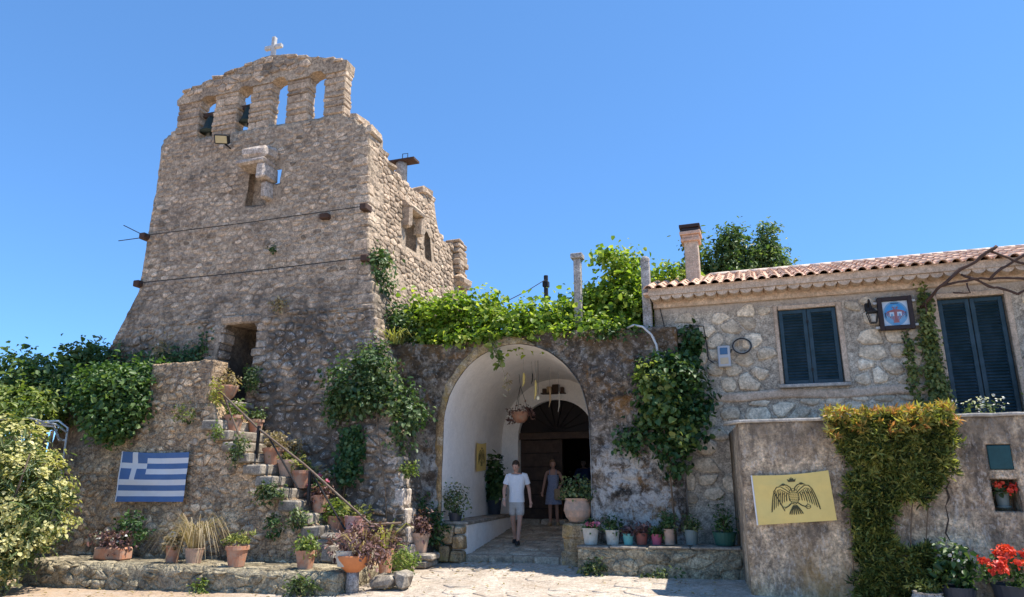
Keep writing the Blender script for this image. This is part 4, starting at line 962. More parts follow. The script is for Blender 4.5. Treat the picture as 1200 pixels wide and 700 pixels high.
for k, (x, z) in enumerate(cr):
    w = 0.013 * (1 - k / 14) * (1 + 0.5 * ((k * 7) % 3 - 1)); yy = -2.0 - td(x, z) - 0.004; crv += [(x - w, yy, z), (x + w, yy, z)]
obj('crack', crv, [(2 * k, 2 * k + 1, 2 * k + 3, 2 * k + 2) for k in range(len(cr) - 1)], G['soil'], ter)

# ================================================================== FLAGS AND SIGNS
def cloth(cs, wav, seed):
    TL, TR, BL, BR = [Vector(c) for c in cs]
    def f(s, t, off=0.0):                       # s from left to right, t from top to bottom
        p = TL.lerp(TR, s).lerp(BL.lerp(BR, s), t)
        n = (TR - TL).cross(TL - BL).normalized()
        w = wav * (0.6 * math.sin(s * 9 + t * 3 + seed) * t + fbm(s * 3 + seed, t * 3, 1) + 0.5 * math.sin(t * 11 + seed)) * min(1, 6 * min(s, 1 - s) + 0.3)
        sag = Vector((0, 0, -0.012 * math.sin(math.pi * s) * (1 - t) * 2))
        return p + n * (w + off) + sag
    return f
def cloth_obj(name, f, ns, nt, mats, pick, parent):
    V = [f(i / ns, j / nt) for j in range(nt + 1) for i in range(ns + 1)]
    F = [(j * (ns + 1) + i, (j + 1) * (ns + 1) + i, (j + 1) * (ns + 1) + i + 1, j * (ns + 1) + i + 1) for j in range(nt) for i in range(ns)]
    return obj(name, V, F, None, parent, True, mats=mats, mi=[pick(i, j) for j in range(nt) for i in range(ns)])
gr = thing('striped_flag', 'blue and white striped flag with white cross hung on the stair wall', 'flag', (-7.05, -2.05, 1.2))
ff = cloth([(-7.95, -2.03, 2.25), (-6.22, -2.03, 2.21), (-7.89, -2.10, 1.24), (-6.17, -2.10, 1.25)], 0.020, 2)
def greek(i, j):
    r = j // 3
    if i < 20 and j < 15: return 1 if (8 <= i < 12 or r == 2) else 0
    return r % 2
cloth_obj('cloth', ff, 50, 27, [G['flag_blue'], G['flag_white']], greek, gr)
MB().tube([ff(0, k / 6, 0.004) + Vector((-0.008, 0, 0)) for k in range(7)], 0.012, 5).make('hem', G['flag_white'], gr)

def eagle_strokes():
    """double headed eagle: list of (points, width) strokes and filled polygons in a -1..1 square"""
    S = []; Fp = []
    ell = lambda cx, cy, rx, ry, n=16: [(cx + rx * math.cos(2 * math.pi * k / n), cy + ry * math.sin(2 * math.pi * k / n)) for k in range(n)]
    for m in (-1, 1):
        S.append(([(m * 0.12, 0.16), (m * 0.30, 0.36), (m * 0.50, 0.52), (m * 0.66, 0.50), (m * 0.78, 0.32), (m * 0.86, 0.05), (m * 0.93, -0.3), (m * 1.0, -0.74)], 0.05))
        S.append(([(m * 0.16, 0.10), (m * 0.34, 0.26), (m * 0.52, 0.38), (m * 0.66, 0.34)], 0.035))
        for k in range(9):
            u = k / 8; x0, y0 = lerp(0.20, 0.80, u), 0.14 + 0.2 * math.sin(u * 2.2); x1, y1 = lerp(0.20, 0.97, u ** 0.9), lerp(-0.22, -0.72, u ** 1.6)
            S.append(([(m * x0, y0), (m * lerp(x0, x1, 0.5) * 1.03, lerp(y0, y1, 0.5)), (m * x1, y1)], 0.055 if k % 2 else 0.04))
        for k in range(4):
            S.append(([(m * (0.24 + 0.13 * k), 0.16 + 0.05 * k), (m * (0.36 + 0.13 * k), 0.02 + 0.02 * k)], 0.03))
        S.append(([(m * 0.05, 0.28), (m * 0.10, 0.46), (m * 0.22, 0.58), (m * 0.36, 0.62)], 0.06))
        S.append(([(m * 0.14, 0.30), (m * 0.20, 0.44), (m * 0.30, 0.52)], 0.03))
        Fp.append(ell(m * 0.37, 0.62, 0.085, 0.06, 10)); Fp.append([(m * 0.42, 0.65), (m * 0.42, 0.57), (m * 0.56, 0.56)][::m])
        S.append(([(m * 0.12, -0.32), (m * 0.26, -0.46), (m * 0.42, -0.56)], 0.07))
        S.append(([(m * 0.40, -0.52), (m * 0.50, -0.50)], 0.03)); S.append(([(m * 0.40, -0.57), (m * 0.49, -0.63)], 0.03))
    for k in range(7):
        a = lerp(-0.75, 0.75, k / 6); S.append(([(0.10 * math.sin(a), -0.44), (0.34 * math.sin(a), -0.74 - 0.04 * math.cos(a)), (0.40 * math.sin(a), -0.84 - 0.08 * math.cos(a))], 0.06))
    for k in range(8):
        y = 0.30 - k * 0.085; w = 0.20 * math.sin(math.pi * (k + 1.2) / 9.4)
        for q in range(-2, 3): S.append(([(q * w / 2.4 - 0.03, y), (q * w / 2.4, y - 0.05), (q * w / 2.4 + 0.03, y)], 0.022))
    e = ell(0, 0.0, 0.2, 0.40, 18); S.append((e + [e[0]], 0.03))
    Fp.append([(-0.14, 0.74), (0.14, 0.74), (0.19, 0.90), (0.10, 0.84), (0.05, 0.95), (0, 0.86), (-0.05, 0.95), (-0.10, 0.84), (-0.19, 0.90)]); S.append(([(0, 0.86), (0, 1.0)], 0.03))
    S.append(([(-0.82, 0.30), (-0.62, -0.2), (-0.45, -0.72)], 0.06))
    o = ell(0.52, -0.56, 0.10, 0.10, 12); S.append((o + [o[0]], 0.035)); S.append(([(0.42, -0.56), (0.62, -0.56)], 0.03)); S.append(([(0.52, -0.44), (0.52, -0.36)], 0.03))
    return S, Fp
def emblem(f, cx, cy, hw, hh, parent, mat, name='emblem', off=0.004):
    """lays the strokes as flat print on the cloth f"""
    S, Fp = eagle_strokes(); V = []; F = []
    P = lambda x, y, o=off: f(min(0.99, max(0.01, cx + x * hw)), min(0.99, max(0.01, cy - y * hh)), o)
    for i, (pts, w) in enumerate(S):
        Q = []
        for a, b in zip(pts[:-1], pts[1:]):
            for k in range(3): Q.append((lerp(a[0], b[0], k / 3), lerp(a[1], b[1], k / 3)))
        Q.append(pts[-1]); b = len(V)
        for k, (x, y) in enumerate(Q):
            p0, p1 = Q[max(0, k - 1)], Q[min(len(Q) - 1, k + 1)]; dx, dy = p1[0] - p0[0], p1[1] - p0[1]; l = math.hypot(dx, dy) + 1e-9
            ww = w * 0.40 * (1 if 0 < k < len(Q) - 1 else 0.55); o = off + 0.0003 * (i % 7)
            V += [P(x - dy / l * ww, y + dx / l * ww, o), P(x + dy / l * ww, y - dx / l * ww, o)]
        F += [(b + 2 * k, b + 2 * k + 1, b + 2 * k + 3, b + 2 * k + 2) for k in range(len(Q) - 1)]
    for i, q in enumerate(Fp):
        b = len(V); V += [P(x, y, off + 0.0025 + 0.0003 * i) for x, y in q]; F.append(tuple(b + k for k in range(len(q))))
    return obj(name, V, F, G[mat], parent)
yfl = thing('yellow_flag', 'yellow flag with black double headed eagle on the terrace wall', 'flag', (5.05, -2.05, 1.0))
f2 = cloth([(4.49, -2.07, 1.705), (5.57, -2.07, 1.775), (4.52, -2.09, 0.99), (5.61, -2.09, 1.075)], 0.014, 5)
cloth_obj('cloth', f2, 40, 26, [G['flag_yellow']], lambda i, j: 0, yfl)
emblem(f2, 0.515, 0.46, 0.31, 0.41, yfl, 'emblem_ink')
MB().tube([f2(0, k / 6, 0.004) for k in range(7)], 0.012, 5).make('hem', G['flag_white'], yfl)
y2 = thing('small_yellow_flag', 'small yellow banner with eagle on the white passage wall', 'flag', (-1.75, 2.75, 1.9))
f3 = cloth([(-1.745, 2.32, 2.55), (-1.845, 3.22, 2.60), (-1.745, 2.32, 1.88), (-1.845, 3.22, 1.93)], 0.004, 7)
cloth_obj('cloth', f3, 14, 12, [G['flag_yellow']], lambda i, j: 0, y2)
emblem(f3, 0.5, 0.48, 0.33, 0.38, y2, 'emblem_ink')
# framed emblem picture on the house
ic = thing('framed_picture', 'dark framed blue roundel picture mounted beside the wall lantern', 'picture', (7.14, 0.2, 4.2))
IX0, IX1, IZ0, IZ1 = 6.86, 7.42, 4.24, 4.84
for (x0, x1, z0, z1) in ((IX0, IX0 + 0.075, IZ0, IZ1), (IX1 - 0.075, IX1, IZ0, IZ1), (IX0 + 0.075, IX1 - 0.075, IZ0, IZ0 + 0.075), (IX0 + 0.075, IX1 - 0.075, IZ1 - 0.075, IZ1)):
    MB().box(x0, x1, 0.15, 0.235, z0, z1, bev=0.006).make('frame_bar', G['frame_wood'], ic)
pn = MB().box(IX0 + 0.06, IX1 - 0.06, 0.20, 0.23, IZ0 + 0.06, IZ1 - 0.06).make('panel', G['icon_pale'], ic)
icx, icz = (IX0 + IX1) / 2, (IZ0 + IZ1) / 2
def disc(cx, cz, rx, rz, y, mat, n=28, r0=0.0, a0=0, a1=2 * math.pi):
    V = []; F = []
    for k in range(n + 1):
        a = lerp(a0, a1, k / n); V += [(cx + rx * math.cos(a), y, cz + rz * math.sin(a)), (cx + rx * r0 * math.cos(a), y, cz + rz * r0 * math.sin(a))]
    F = [(2 * k + 1, 2 * k + 3, 2 * k + 2, 2 * k) for k in range(n)]
    return obj('print', V, F, G[mat], pn)
disc(icx, icz, 0.195, 0.222, 0.1985, 'icon_blue'); disc(icx, icz, 0.195, 0.222, 0.1975, 'icon_mid', r0=0.86); disc(icx, icz - 0.02, 0.165, 0.16, 0.1978, 'icon_mid', a0=math.pi, a1=2 * math.pi)
poly = lambda pts, y, mat: obj('print', [(icx + x, y, icz + z) for x, z in pts], [tuple(range(len(pts)))], G[mat], pn)
for m in (-1, 1):
    for k in range(6):                                   # wing feathers
        x0, z0 = m * (0.03 + 0.018 * k), 0.075 - 0.006 * k; x1, z1 = m * (0.045 + 0.024 * k), -0.13 + 0.022 * k
        poly([(x0 - 0.011, z0), (x0 + 0.011, z0), (x1 + 0.006, z1), (x1 - 0.006, z1)][::-1], 0.1968 - 0.00008 * k, 'icon_red')
    poly([(m * 0.004, 0.06), (m * 0.012, 0.11), (m * 0.05, 0.125), (m * 0.052, 0.108), (m * 0.028, 0.095), (m * 0.024, 0.055)][::-m], 0.1961, 'icon_red')
    poly([(m * 0.062 - 0.036, -0.05), (m * 0.062 + 0.036, -0.05), (m * 0.062 + 0.036, 0.025), (m * 0.062 - 0.036, 0.025)][::-1], 0.1960, 'icon_pale')
    poly([(m * 0.062 - 0.022, -0.05), (m * 0.062 + 0.022, -0.05), (m * 0.062 + 0.012, -0.005), (m * 0.062 - 0.012, -0.005)][::-1], 0.1955, 'icon_mid')
    poly([(m * 0.15, -0.09), (m * 0.17, -0.06), (m * 0.175, 0.02), (m * 0.16, 0.03)][::-1], 0.1958, 'icon_ink')
poly([(-0.02, 0.07), (0.02, 0.07), (0.028, -0.1), (0.05, -0.17), (-0.05, -0.17), (-0.028, -0.1)][::-1], 0.1959, 'icon_red')
poly([(-0.07, 0.178), (0.07, 0.178), (0.06, 0.192), (-0.06, 0.192)][::-1], 0.1962, 'icon_ink'); poly([(-0.03, 0.12), (0.03, 0.12), (0.035, 0.155), (-0.035, 0.155)][::-1], 0.1957, 'icon_mid')
for (x, z) in ((IX0 - 0.06, IZ1 - 0.09), (IX0 - 0.06, IZ0 + 0.06), (IX1, IZ1 - 0.08), (IX1, IZ0 + 0.08)):
    MB().box(x, x + 0.06, 0.2, 0.28, z - 0.02, z + 0.02).make('bracket', G['pipe_white'], ic)
lan = thing('wall_lantern', 'black iron wall lantern on the house beside the framed picture', 'lantern', (6.72, 0.3, 4.5))
MB().box(6.66, 6.78, 0.24, 0.285, 4.62, 4.78, bev=0.02).make('back_plate', G['iron'], lan)
MB().tube([(6.72, 0.25, 4.70), (6.72, 0.10, 4.80), (6.72, 0.02, 4.72), (6.74, 0.0, 4.60)], 0.018, 6).make('arm', G['iron'], lan)
lv = MB()
for sx in (-1, 1):
    for sy in (-1, 1): lv.tube([(6.74 + sx * 0.085, sy * 0.085, 4.54), (6.74 + sx * 0.05, sy * 0.05, 4.36)], 0.009, 5)
lv.box(6.645, 6.835, -0.095, 0.095, 4.54, 4.555).box(6.69, 6.79, -0.05, 0.05, 4.345, 4.36)
lv.make('cage', G['iron'], lan); MB().lathe([(0.085, 0), (0.03, 0.07), (0.0, 0.08)], (6.74, 0, 4.555), 4).make('cap', G['iron'], lan)
MB().lathe([(0.03, 0), (0.05, 0.1), (0.0, 0.16)], (6.74, 0, 4.37), 8).make('bulb', G['pot_white'], lan)
mt = thing('electric_meter', 'small grey electric meter box on the house wall under a cable', 'meter', (4.14, 0.25, 3.75))
MB().box(4.03, 4.26, 0.13, 0.285, 3.73, 4.13, bev=0.015).make('case', G['meter_grey'], mt)
MB().box(4.075, 4.215, 0.12, 0.129, 3.96, 4.09, bev=0.003).make('window', G['meter_window'], mt); MB().box(4.07, 4.22, 0.121, 0.129, 3.78, 3.90, bev=0.003).make('lower_cover', G['meter_beige'], mt)
co = thing('cable_coil', 'coil of black and grey cable hung beside the electric meter', 'coil', (4.48, 0.22, 4.1))
for r, y, m in ((0.15, 0.22, 'cable_black'), (0.165, 0.20, 'cable_grey'), (0.14, 0.185, 'cable_grey'), (0.155, 0.17, 'cable_black')):
    MB().tube([(4.48 + r * math.cos(a) * 1.08, y + 0.01 * math.sin(a * 3), 4.11 + r * 0.92 * math.sin(a)) for a in np.linspace(0, 6.3, 26)], 0.012, 5).make('loop', G[m], co)
MB().tube([(4.33, 0.22, 4.08), (4.28, 0.24, 4.06), (4.26, 0.26, 4.0)], 0.012, 5).make('tail', G['cable_black'], co)
wc = thing('house_cable', 'thin black cable sagging along the house wall to the meter', 'cable', (3.4, 0.26, 4.5))
MB().tube([(2.9, 0.27, 5.12), (2.98, 0.26, 5.0), (3.02, 0.25, 4.78), (3.06, 0.25, 4.56), (3.3, 0.25, 4.52), (3.62, 0.25, 4.58), (3.80, 0.25, 4.56), (3.83, 0.25, 4.3), (3.85, 0.25, 3.9), (3.95, 0.25, 3.82)], 0.010, 5).make('cable_run', G['cable_black'], wc)
pp = thing('curved_pipe', 'pale bent plastic pipe on top of the arch wall end', 'pipe', (2.8, -0.1, 4.3))
MB().tube([(2.35, 0.05, 4.58), (2.5, -0.1, 4.60), (2.68, -0.12, 4.55), (2.84, -0.12, 4.38), (2.92, -0.11, 4.18), (2.95, -0.1, 3.95)], 0.022, 8).make('pipe_run', G['pipe_white'], pp, True)
# rusty pergola truss over the house door
tr = thing('bare_vine_branches', 'bare brown twisted vine branches arching over the shuttered house door', 'branches', (8.6, -0.2, 4.8))
for pts, r in (([(7.55, 0.2, 4.62), (7.8, -0.2, 4.88), (8.5, -0.25, 5.33), (8.72, -0.25, 5.47)], 0.035), ([(8.62, -0.25, 5.42), (9.1, -0.25, 5.12), (9.6, -0.25, 4.9)], 0.026), ([(7.8, -0.2, 4.88), (8.4, -0.25, 4.95), (9.2, -0.25, 4.86), (9.9, -0.25, 4.85)], 0.024),
                ([(8.15, -0.22, 5.06), (8.5, -0.25, 4.82), (8.9, -0.25, 4.62)], 0.024), ([(8.9, -0.25, 4.62), (9.2, -0.25, 4.84), (9.6, -0.25, 5.1)], 0.024), ([(8.5, -0.25, 4.92), (9.0, -0.25, 5.25), (9.6, -0.25, 5.5)], 0.026),
                ([(8.0, -0.22, 4.72), (8.22, -0.22, 4.72), (8.22, -0.22, 4.90)], 0.016), ([(7.6, 0.1, 4.66), (7.62, 0.15, 4.4), (7.58, 0.22, 4.1)], 0.02), ([(9.6, -0.25, 5.5), (9.6, 0.25, 5.2)], 0.026), ([(9.9, -0.25, 4.85), (9.9, 0.28, 4.85)], 0.024)):
    Q = []
    for a_, b_ in zip(pts[:-1], pts[1:]):
        for q in range(6): Q.append(Vector(a_).lerp(Vector(b_), q / 6))
    Q.append(Vector(pts[-1])); Q = [p + Vector((fbm(p.x * 3, p.z * 3, r * 90), fbm(p.z * 3, p.x * 3, r * 70), fbm(p.x * 4, p.z * 2, r * 50))) * 0.045 for p in Q]
    MB().tube(Q, [r * (0.85 + 0.35 * fbm(p.x * 5, p.z * 5, 2)) for p in Q], 7).make('branch', G['rusty_iron'], tr, True)

# ================================================================== TREES, VINES, BUSHES
def stems(parent, paths, mat='bark', name='stem', n=6):
    for pts, r0, r1 in paths:
        MB().tube(pts, list(np.linspace(r0, r1, len(pts))), n).make(name, G[mat], parent, True)
rg = random.Random(8)
# grape vine over the arch wall
vine = thing('grape_vine', 'bright green grape vine sprawling along the top of the arch wall', 'vine', (0, 0.8, 4.5))
stems(vine, [([(2.3, 0.9, 4.45), (2.2, 1.0, 5.0), (1.6, 1.0, 5.2), (0.2, 0.9, 5.1), (-1.4, 0.8, 5.1), (-2.4, 0.8, 5.2)], 0.05, 0.02), ([(2.2, 1.0, 5.0), (2.3, 1.1, 5.7), (2.1, 1.0, 6.3)], 0.04, 0.015), ([(-0.5, 0.9, 4.45), (-0.4, 0.9, 5.0), (0.3, 0.8, 5.2)], 0.04, 0.02)], 'bark', 'stem')
vb = [((-2.4, 0.55, 5.2), (0.45, 0.45, 0.55), 1.2), ((-2.0, 0.5, 5.0), (0.5, 0.45, 0.4), 1.0), ((-1.55, 0.5, 5.25), (0.4, 0.4, 0.55), 1.2), ((-1.0, 0.5, 5.0), (0.5, 0.45, 0.42), 1.1), ((-0.85, 0.6, 5.45), (0.22, 0.25, 0.3), 0.4), ((-0.3, 0.5, 4.95), (0.6, 0.5, 0.42), 1.2), ((0.4, 0.6, 4.95), (0.6, 0.5, 0.45), 1.3),
      ((1.1, 1.0, 5.1), (0.6, 0.5, 0.55), 1.5), ((1.75, 1.0, 5.3), (0.6, 0.5, 0.62), 1.8), ((2.25, 1.0, 5.4), (0.5, 0.5, 0.7), 1.8), ((1.6, 0.35, 4.8), (0.7, 0.2, 0.22), 0.6), ((2.2, 1.0, 6.15), (0.38, 0.4, 0.28), 0.8), ((1.85, 0.9, 6.42), (0.30, 0.2, 0.12), 0.3), ((2.5, 0.7, 4.9), (0.3, 0.4, 0.4), 0.8),
      ((-0.6, 0.12, 4.62), (1.8, 0.22, 0.14), 1.0), ((1.6, 0.15, 4.62), (0.9, 0.22, 0.14), 0.6), ((3.1, 1.6, 5.9), (0.6, 0.5, 0.35), 0.8)]
foliage('foliage', vine, 'leaf_vine', vb, 15000, 0.088, 0.95, 0.12, 9, 0.7, 0.5, 0.5, 3, 0.3, tvar=0.28)
foliage('hanging_shoot', vine, 'leaf_lime', [((-0.36, -0.12, 4.30), (0.10, 0.05, 0.12), 1), ((-0.24, -0.14, 4.0), (0.05, 0.04, 0.16), 1), ((-0.52, -0.06, 4.5), (0.15, 0.06, 0.08), 1)], 60, 0.11, 0.95, 0.05, 6, 0.2, 0.6, 0.8, 4)
MB().tube([(-0.55, -0.05, 4.55), (-0.38, -0.14, 4.28), (-0.22, -0.14, 3.9), (-0.10, -0.14, 3.55), (-0.07, -0.14, 3.35)], [0.01, 0.009, 0.007, 0.005, 0.003], 5).make('tendril', G['leaf_dry'], vine)
foliage('dry_tip', vine, 'leaf_dry', [((-0.12, -0.14, 3.6), (0.06, 0.04, 0.2), 1)], 24, 0.09, 0.3, 0.04, 6, 0.1, 0.5, 0.9, 5)
blades('dry_grass', vine, 'leaf_yellow', (-2.75, -0.1, 4.55), 60, 0.5, 0.5, 0.010, 6, 0.8, 0.5)
# bigger dark vine mass / shrubs behind on the pergola
vs = thing('pergola_shrub', 'dark leafy climber filling the pergola between the two concrete posts', 'climber', (1.6, 2.2, 4.5))
stems(vs, [([(1.9, 2.0, 4.4), (1.8, 2.0, 5.3), (1.4, 2.1, 5.9)], 0.06, 0.02), ([(1.9, 2.0, 4.9), (2.5, 2.0, 5.8)], 0.04, 0.02)])
foliage('foliage', vs, 'leaf_bush', [((1.2, 2.1, 5.35), (0.9, 0.6, 0.55), 1.4), ((2.1, 2.0, 5.6), (0.8, 0.6, 0.75), 1.6), ((0.3, 2.0, 5.1), (0.8, 0.5, 0.4), 1)], 4200, 0.12, 0.8, 0.13, 12, 0.6, 0.5, 0.4, 13, 0.4)
for (x, y, z0, z1, w, lab) in ((1.31, 0.3, 4.4, 6.2, 0.075, 'square concrete pergola post with flat cap standing free above the vine'), (2.74, 0.22, 4.4, 5.98, 0.085, 'weathered concrete pergola post beside the end of the house roof')):
    po = thing('pergola_post', lab, 'post', (x, y, z0), 'concrete pergola posts')
    MB().box(x - w, x + w, y - w, y + w, z0, z1, bev=0.012).make('shaft', G['concrete_post'], po)
    (MB().box(x - w - 0.05, x + w + 0.05, y - w - 0.05, y + w + 0.05, z1, z1 + 0.11, bev=0.01) if x < 2 else MB().ball((x, y, z1 + 0.02), (0.10, 0.10, 0.09))).make('cap', G['concrete_post'], po)
fp = thing('far_pole', 'thin dark utility pole rising behind the vine', 'pole', (-1.62, 8, 0))
MB().tube([(-1.62, 8, 0), (-1.62, 8, 8.3)], 0.075, 8).make('shaft', G['iron'], fp)
MB().box(-1.72, -1.52, 7.9, 8.1, 7.9, 8.1, bev=0.02).make('insulator_box', G['iron'], fp)
cbw = thing('overhead_cable', 'thin black overhead cable running from the vine to the far pole', 'cable', (-1.7, 5, 6))
MB().tube([(-1.72, 2.5, 5.9), (-1.68, 4.0, 6.4), (-1.65, 6, 7.25), (-1.62, 7.95, 8.15)], 0.014, 5).make('wire', G['cable_black'], cbw)
# trees behind the house
def tree(name, label, base, trunk_top, blobs, n, leaf, mat, seed, group=None, asp=0.5, clump=0.11):
    t = thing(name, label, 'tree', base, group); tt = Vector(trunk_top)
    MB().tube([base, Vector(base).lerp(tt, 0.5) + Vector((0.1, 0.05, 0)), tt], [0.17, 0.13, 0.09], 8).make('trunk', G['bark'], t, True)
    for (c, r, w) in blobs:
        cv = Vector(c); MB().tube([tt, tt.lerp(cv, 0.6) + Vector((0, 0, -0.1)), cv + Vector((0, 0, r[2] * 0.5))], [0.07, 0.04, 0.012], 6).make('branch', G['bark'], t, True)
    foliage('crown', t, mat, blobs, n, leaf, asp, clump, 16, 0.5, 0.6, 0.2, seed, 0.4)
    return t
tree('leafy_tree', 'slender tree with pointed green shoots rising behind the house chimney', (4.0, 6.0, 0), (4.0, 6.0, 6.2), [((3.9, 6, 7.5), (0.55, 0.6, 0.75), 1.2), ((4.35, 6, 7.9), (0.38, 0.5, 0.75), 1.2), ((3.4, 6, 7.2), (0.5, 0.5, 0.5), 0.9), ((4.65, 6, 7.5), (0.45, 0.5, 0.55), 0.8), ((3.3, 6.2, 8.3), (0.22, 0.3, 0.4), 0.4), ((2.9, 6, 7.0), (0.7, 0.6, 0.6), 1.0), ((4.3, 6, 7.1), (0.8, 0.6, 0.5), 1.2)], 9500, 0.10, 'leaf_tree', 21)
tree('leafy_tree', 'rounder green tree at the far side of the house roof beside the pointed tree', (5.2, 6.4, 0), (5.2, 6.4, 6.2), [((5.25, 6.4, 7.7), (0.38, 0.5, 0.50), 1), ((5.3, 6.4, 8.35), (0.26, 0.4, 0.36), 0.6), ((5.5, 6.4, 7.35), (0.40, 0.5, 0.4), 1), ((5.0, 6.4, 7.4), (0.5, 0.5, 0.5), 1.1), ((5.4, 6.4, 7.0), (0.6, 0.5, 0.5), 1.0)], 6000, 0.095, 'leaf_tree', 22)
# bush spilling over the left retaining wall and the trees behind it
lb = thing('spilling_bush', 'dense green climber spilling over the retaining wall left of the parapet', 'bush', (-8.5, -1.5, 0))
stems(lb, [([(-8.8, -1.0, 0), (-8.9, -1.2, 2.5), (-8.6, -1.7, 3.6)], 0.07, 0.03), ([(-8.9, -1.2, 2.3), (-9.4, -1.4, 3.4)], 0.05, 0.02)])
foliage('foliage', lb, 'leaf_bush', [((-8.4, -1.85, 3.6), (0.72, 0.5, 0.52), 1.6), ((-7.95, -1.95, 3.3), (0.5, 0.4, 0.6), 1.2), ((-8.5, -2.1, 3.05), (0.6, 0.35, 0.5), 1.1), ((-9.2, -1.7, 3.65), (0.65, 0.5, 0.5), 1.2), ((-8.0, -1.6, 3.85), (0.4, 0.4, 0.28), 0.7), ((-8.15, -2.12, 2.75), (0.35, 0.2, 0.35), 0.5)], 8600, 0.085, 0.75, 0.11, 12, 0.6, 0.6, 0.5, 31, 0.5)
tree('broadleaf_tree', 'mid green bushy tree behind the retaining wall beyond the spilling climber', (-11.0, 0.5, 0), (-11.0, 0.3, 3.0), [((-10.9, -0.6, 4.1), (0.8, 0.7, 0.55), 1.5), ((-11.2, -0.7, 4.6), (0.42, 0.4, 0.38), 0.9), ((-12.2, -0.6, 4.1), (0.9, 0.8, 0.6), 1.4), ((-10.0, -0.8, 3.65), (0.8, 0.6, 0.45), 1.2), ((-13.2, -0.6, 4.2), (0.9, 0.8, 0.8), 1.3), ((-11.6, -0.9, 3.6), (1.3, 0.7, 0.7), 1.5), ((-13.6, -0.4, 3.8), (1, 0.8, 0.8), 1.2)], 8500, 0.10, 'leaf_tree', 32, asp=0.8)
tree('broadleaf_tree', 'lower pale green sapling tree behind the wire bundle at the oleander', (-12.3, -1.5, 0), (-12.3, -1.5, 2.4), [((-12.3, -1.5, 3.4), (0.8, 0.7, 0.6), 1), ((-11.3, -1.6, 3.2), (0.7, 0.5, 0.5), 1), ((-13.2, -1.5, 3.3), (0.8, 0.7, 0.7), 1)], 3200, 0.12, 'leaf_lime', 33, asp=0.5)
wr = thing('wire_bundle', 'bundle of pale bent wires and pipes at the end of the retaining wall', 'wires', (-9.5, -2.3, 2.7))
for k, pts in enumerate(([(-11.6, -2.3, 3.0), (-10.4, -2.3, 2.98), (-9.6, -2.3, 2.82), (-9.35, -2.25, 2.66)], [(-10.3, -2.25, 2.9), (-9.7, -2.2, 2.92), (-9.4, -2.2, 2.76), (-9.38, -2.2, 1.5)], [(-10.2, -2.3, 2.86), (-9.75, -2.28, 2.86), (-9.55, -2.26, 2.55), (-9.5, -2.2, 2.5)], [(-10.2, -2.2, 2.84), (-9.8, -2.2, 2.8), (-9.62, -2.18, 2.5), (-9.4, -2.2, 2.5)])):
    MB().tube(pts, 0.022, 6).make('wire', G['pipe_white' if k % 2 else 'cable_grey'], wr, True)
fw_ = thing('garden_fence', 'dry brushwood fence panel behind the cream flowering bush', 'fence', (-11, -2.4, 0))
for k in range(26):
    x = -12.2 + k * 0.105; MB().tube([(x, -2.42, 0), (x + rg.uniform(-0.04, 0.04), -2.42, 2.55 + rg.uniform(-0.1, 0.15))], 0.035, 5).make('brush_stake', G['twig'], fw_)
# oleander with cream flowers
ol = thing('flowering_bush', 'large bush covered in cream yellow flower clusters in front of the ledge', 'bush', (-8.6, -4.0, -0.2))
stems(ol, [([(-8.6 + dx * 0.3, -4.0, -0.3), (-8.6 + dx, -4.0 + dy, 1.2), (-8.6 + dx * 1.6, -4.0 + dy * 1.5, 2.1)], 0.04, 0.012) for dx, dy in ((-0.5, 0), (0.4, 0.2), (0, -0.4), (-0.2, 0.4), (0.6, -0.2))], 'bark')
OB = [((-8.75, -3.9, 1.95), (0.8, 0.75, 0.75), 1.5), ((-8.1, -3.9, 1.45), (0.62, 0.7, 0.7), 1.3), ((-7.85, -3.8, 1.0), (0.62, 0.6, 0.55), 1.0), ((-8.9, -4.2, 1.0), (0.9, 0.8, 0.9), 1.6), ((-8.0, -4.1, 0.45), (0.5, 0.6, 0.5), 0.8), ((-8.35, -4.4, 0.1), (0.5, 0.5, 0.4), 0.7), ((-9.6, -4.0, 1.6), (0.7, 0.7, 1.0), 1.0)]
foliage('foliage', ol, 'leaf_oleander', OB, 8000, 0.13, 0.2, 0.10, 14, 0.5, 0.9, -0.3, 41, 0.55)
foliage('flowers', ol, 'flower_cream', [(c, (r[0] * 1.04, r[1] * 1.04, r[2] * 1.04), w) for c, r, w in OB], 7800, 0.055, 0.9, 0.055, 22, 0.7, 0.9, 0.0, 42, 0.9, tvar=0.15)
# ivies
def wallpatch(n, seed, spec):
    rs = np.random.RandomState(seed); out = []
    for (cx, cz, rx, rz, w) in spec:
        for _ in range(int(n * w)):
            a = rs.rand() * 2 * math.pi; r = rs.rand() ** 0.6; out.append((cx + rx * r * math.cos(a), cz + rz * r * math.sin(a)))
    return out
iv = thing('corner_ivy', 'pale green ivy draped over the buttress corner of the tower', 'ivy', (-2.8, -0.9, 2.2))
stems(iv, [([(-2.2, -0.98, 0.3), (-2.35, -0.95, 1.5), (-2.6, -0.95, 2.8), (-2.8, -0.85, 4.0)], 0.012, 0.006)], 'twig')
foliage('foliage', iv, 'leaf_ivy_pale', [((-3.25, -0.95, 3.55), (0.62, 0.32, 0.62), 1.7), ((-2.75, -0.9, 4.0), (0.45, 0.32, 0.42), 1.1), ((-2.35, -0.75, 3.35), (0.45, 0.35, 0.40), 1.1), ((-2.0, -0.65, 3.0), (0.30, 0.3, 0.28), 0.6), ((-2.15, -0.75, 2.55), (0.24, 0.25, 0.45), 0.7), ((-3.6, -0.9, 3.2), (0.22, 0.2, 0.45), 0.5), ((-2.9, -0.9, 3.3), (0.45, 0.22, 0.3), 0.8)], 5200, 0.075, 0.7, 0.08, 12, 0.6, 0.7, 0.5, 51, 0.5)
iv2 = thing('buttress_ivy', 'narrow dark ivy patch on the tower face below the corner ivy', 'ivy', (-3.2, -0.95, 1.6))
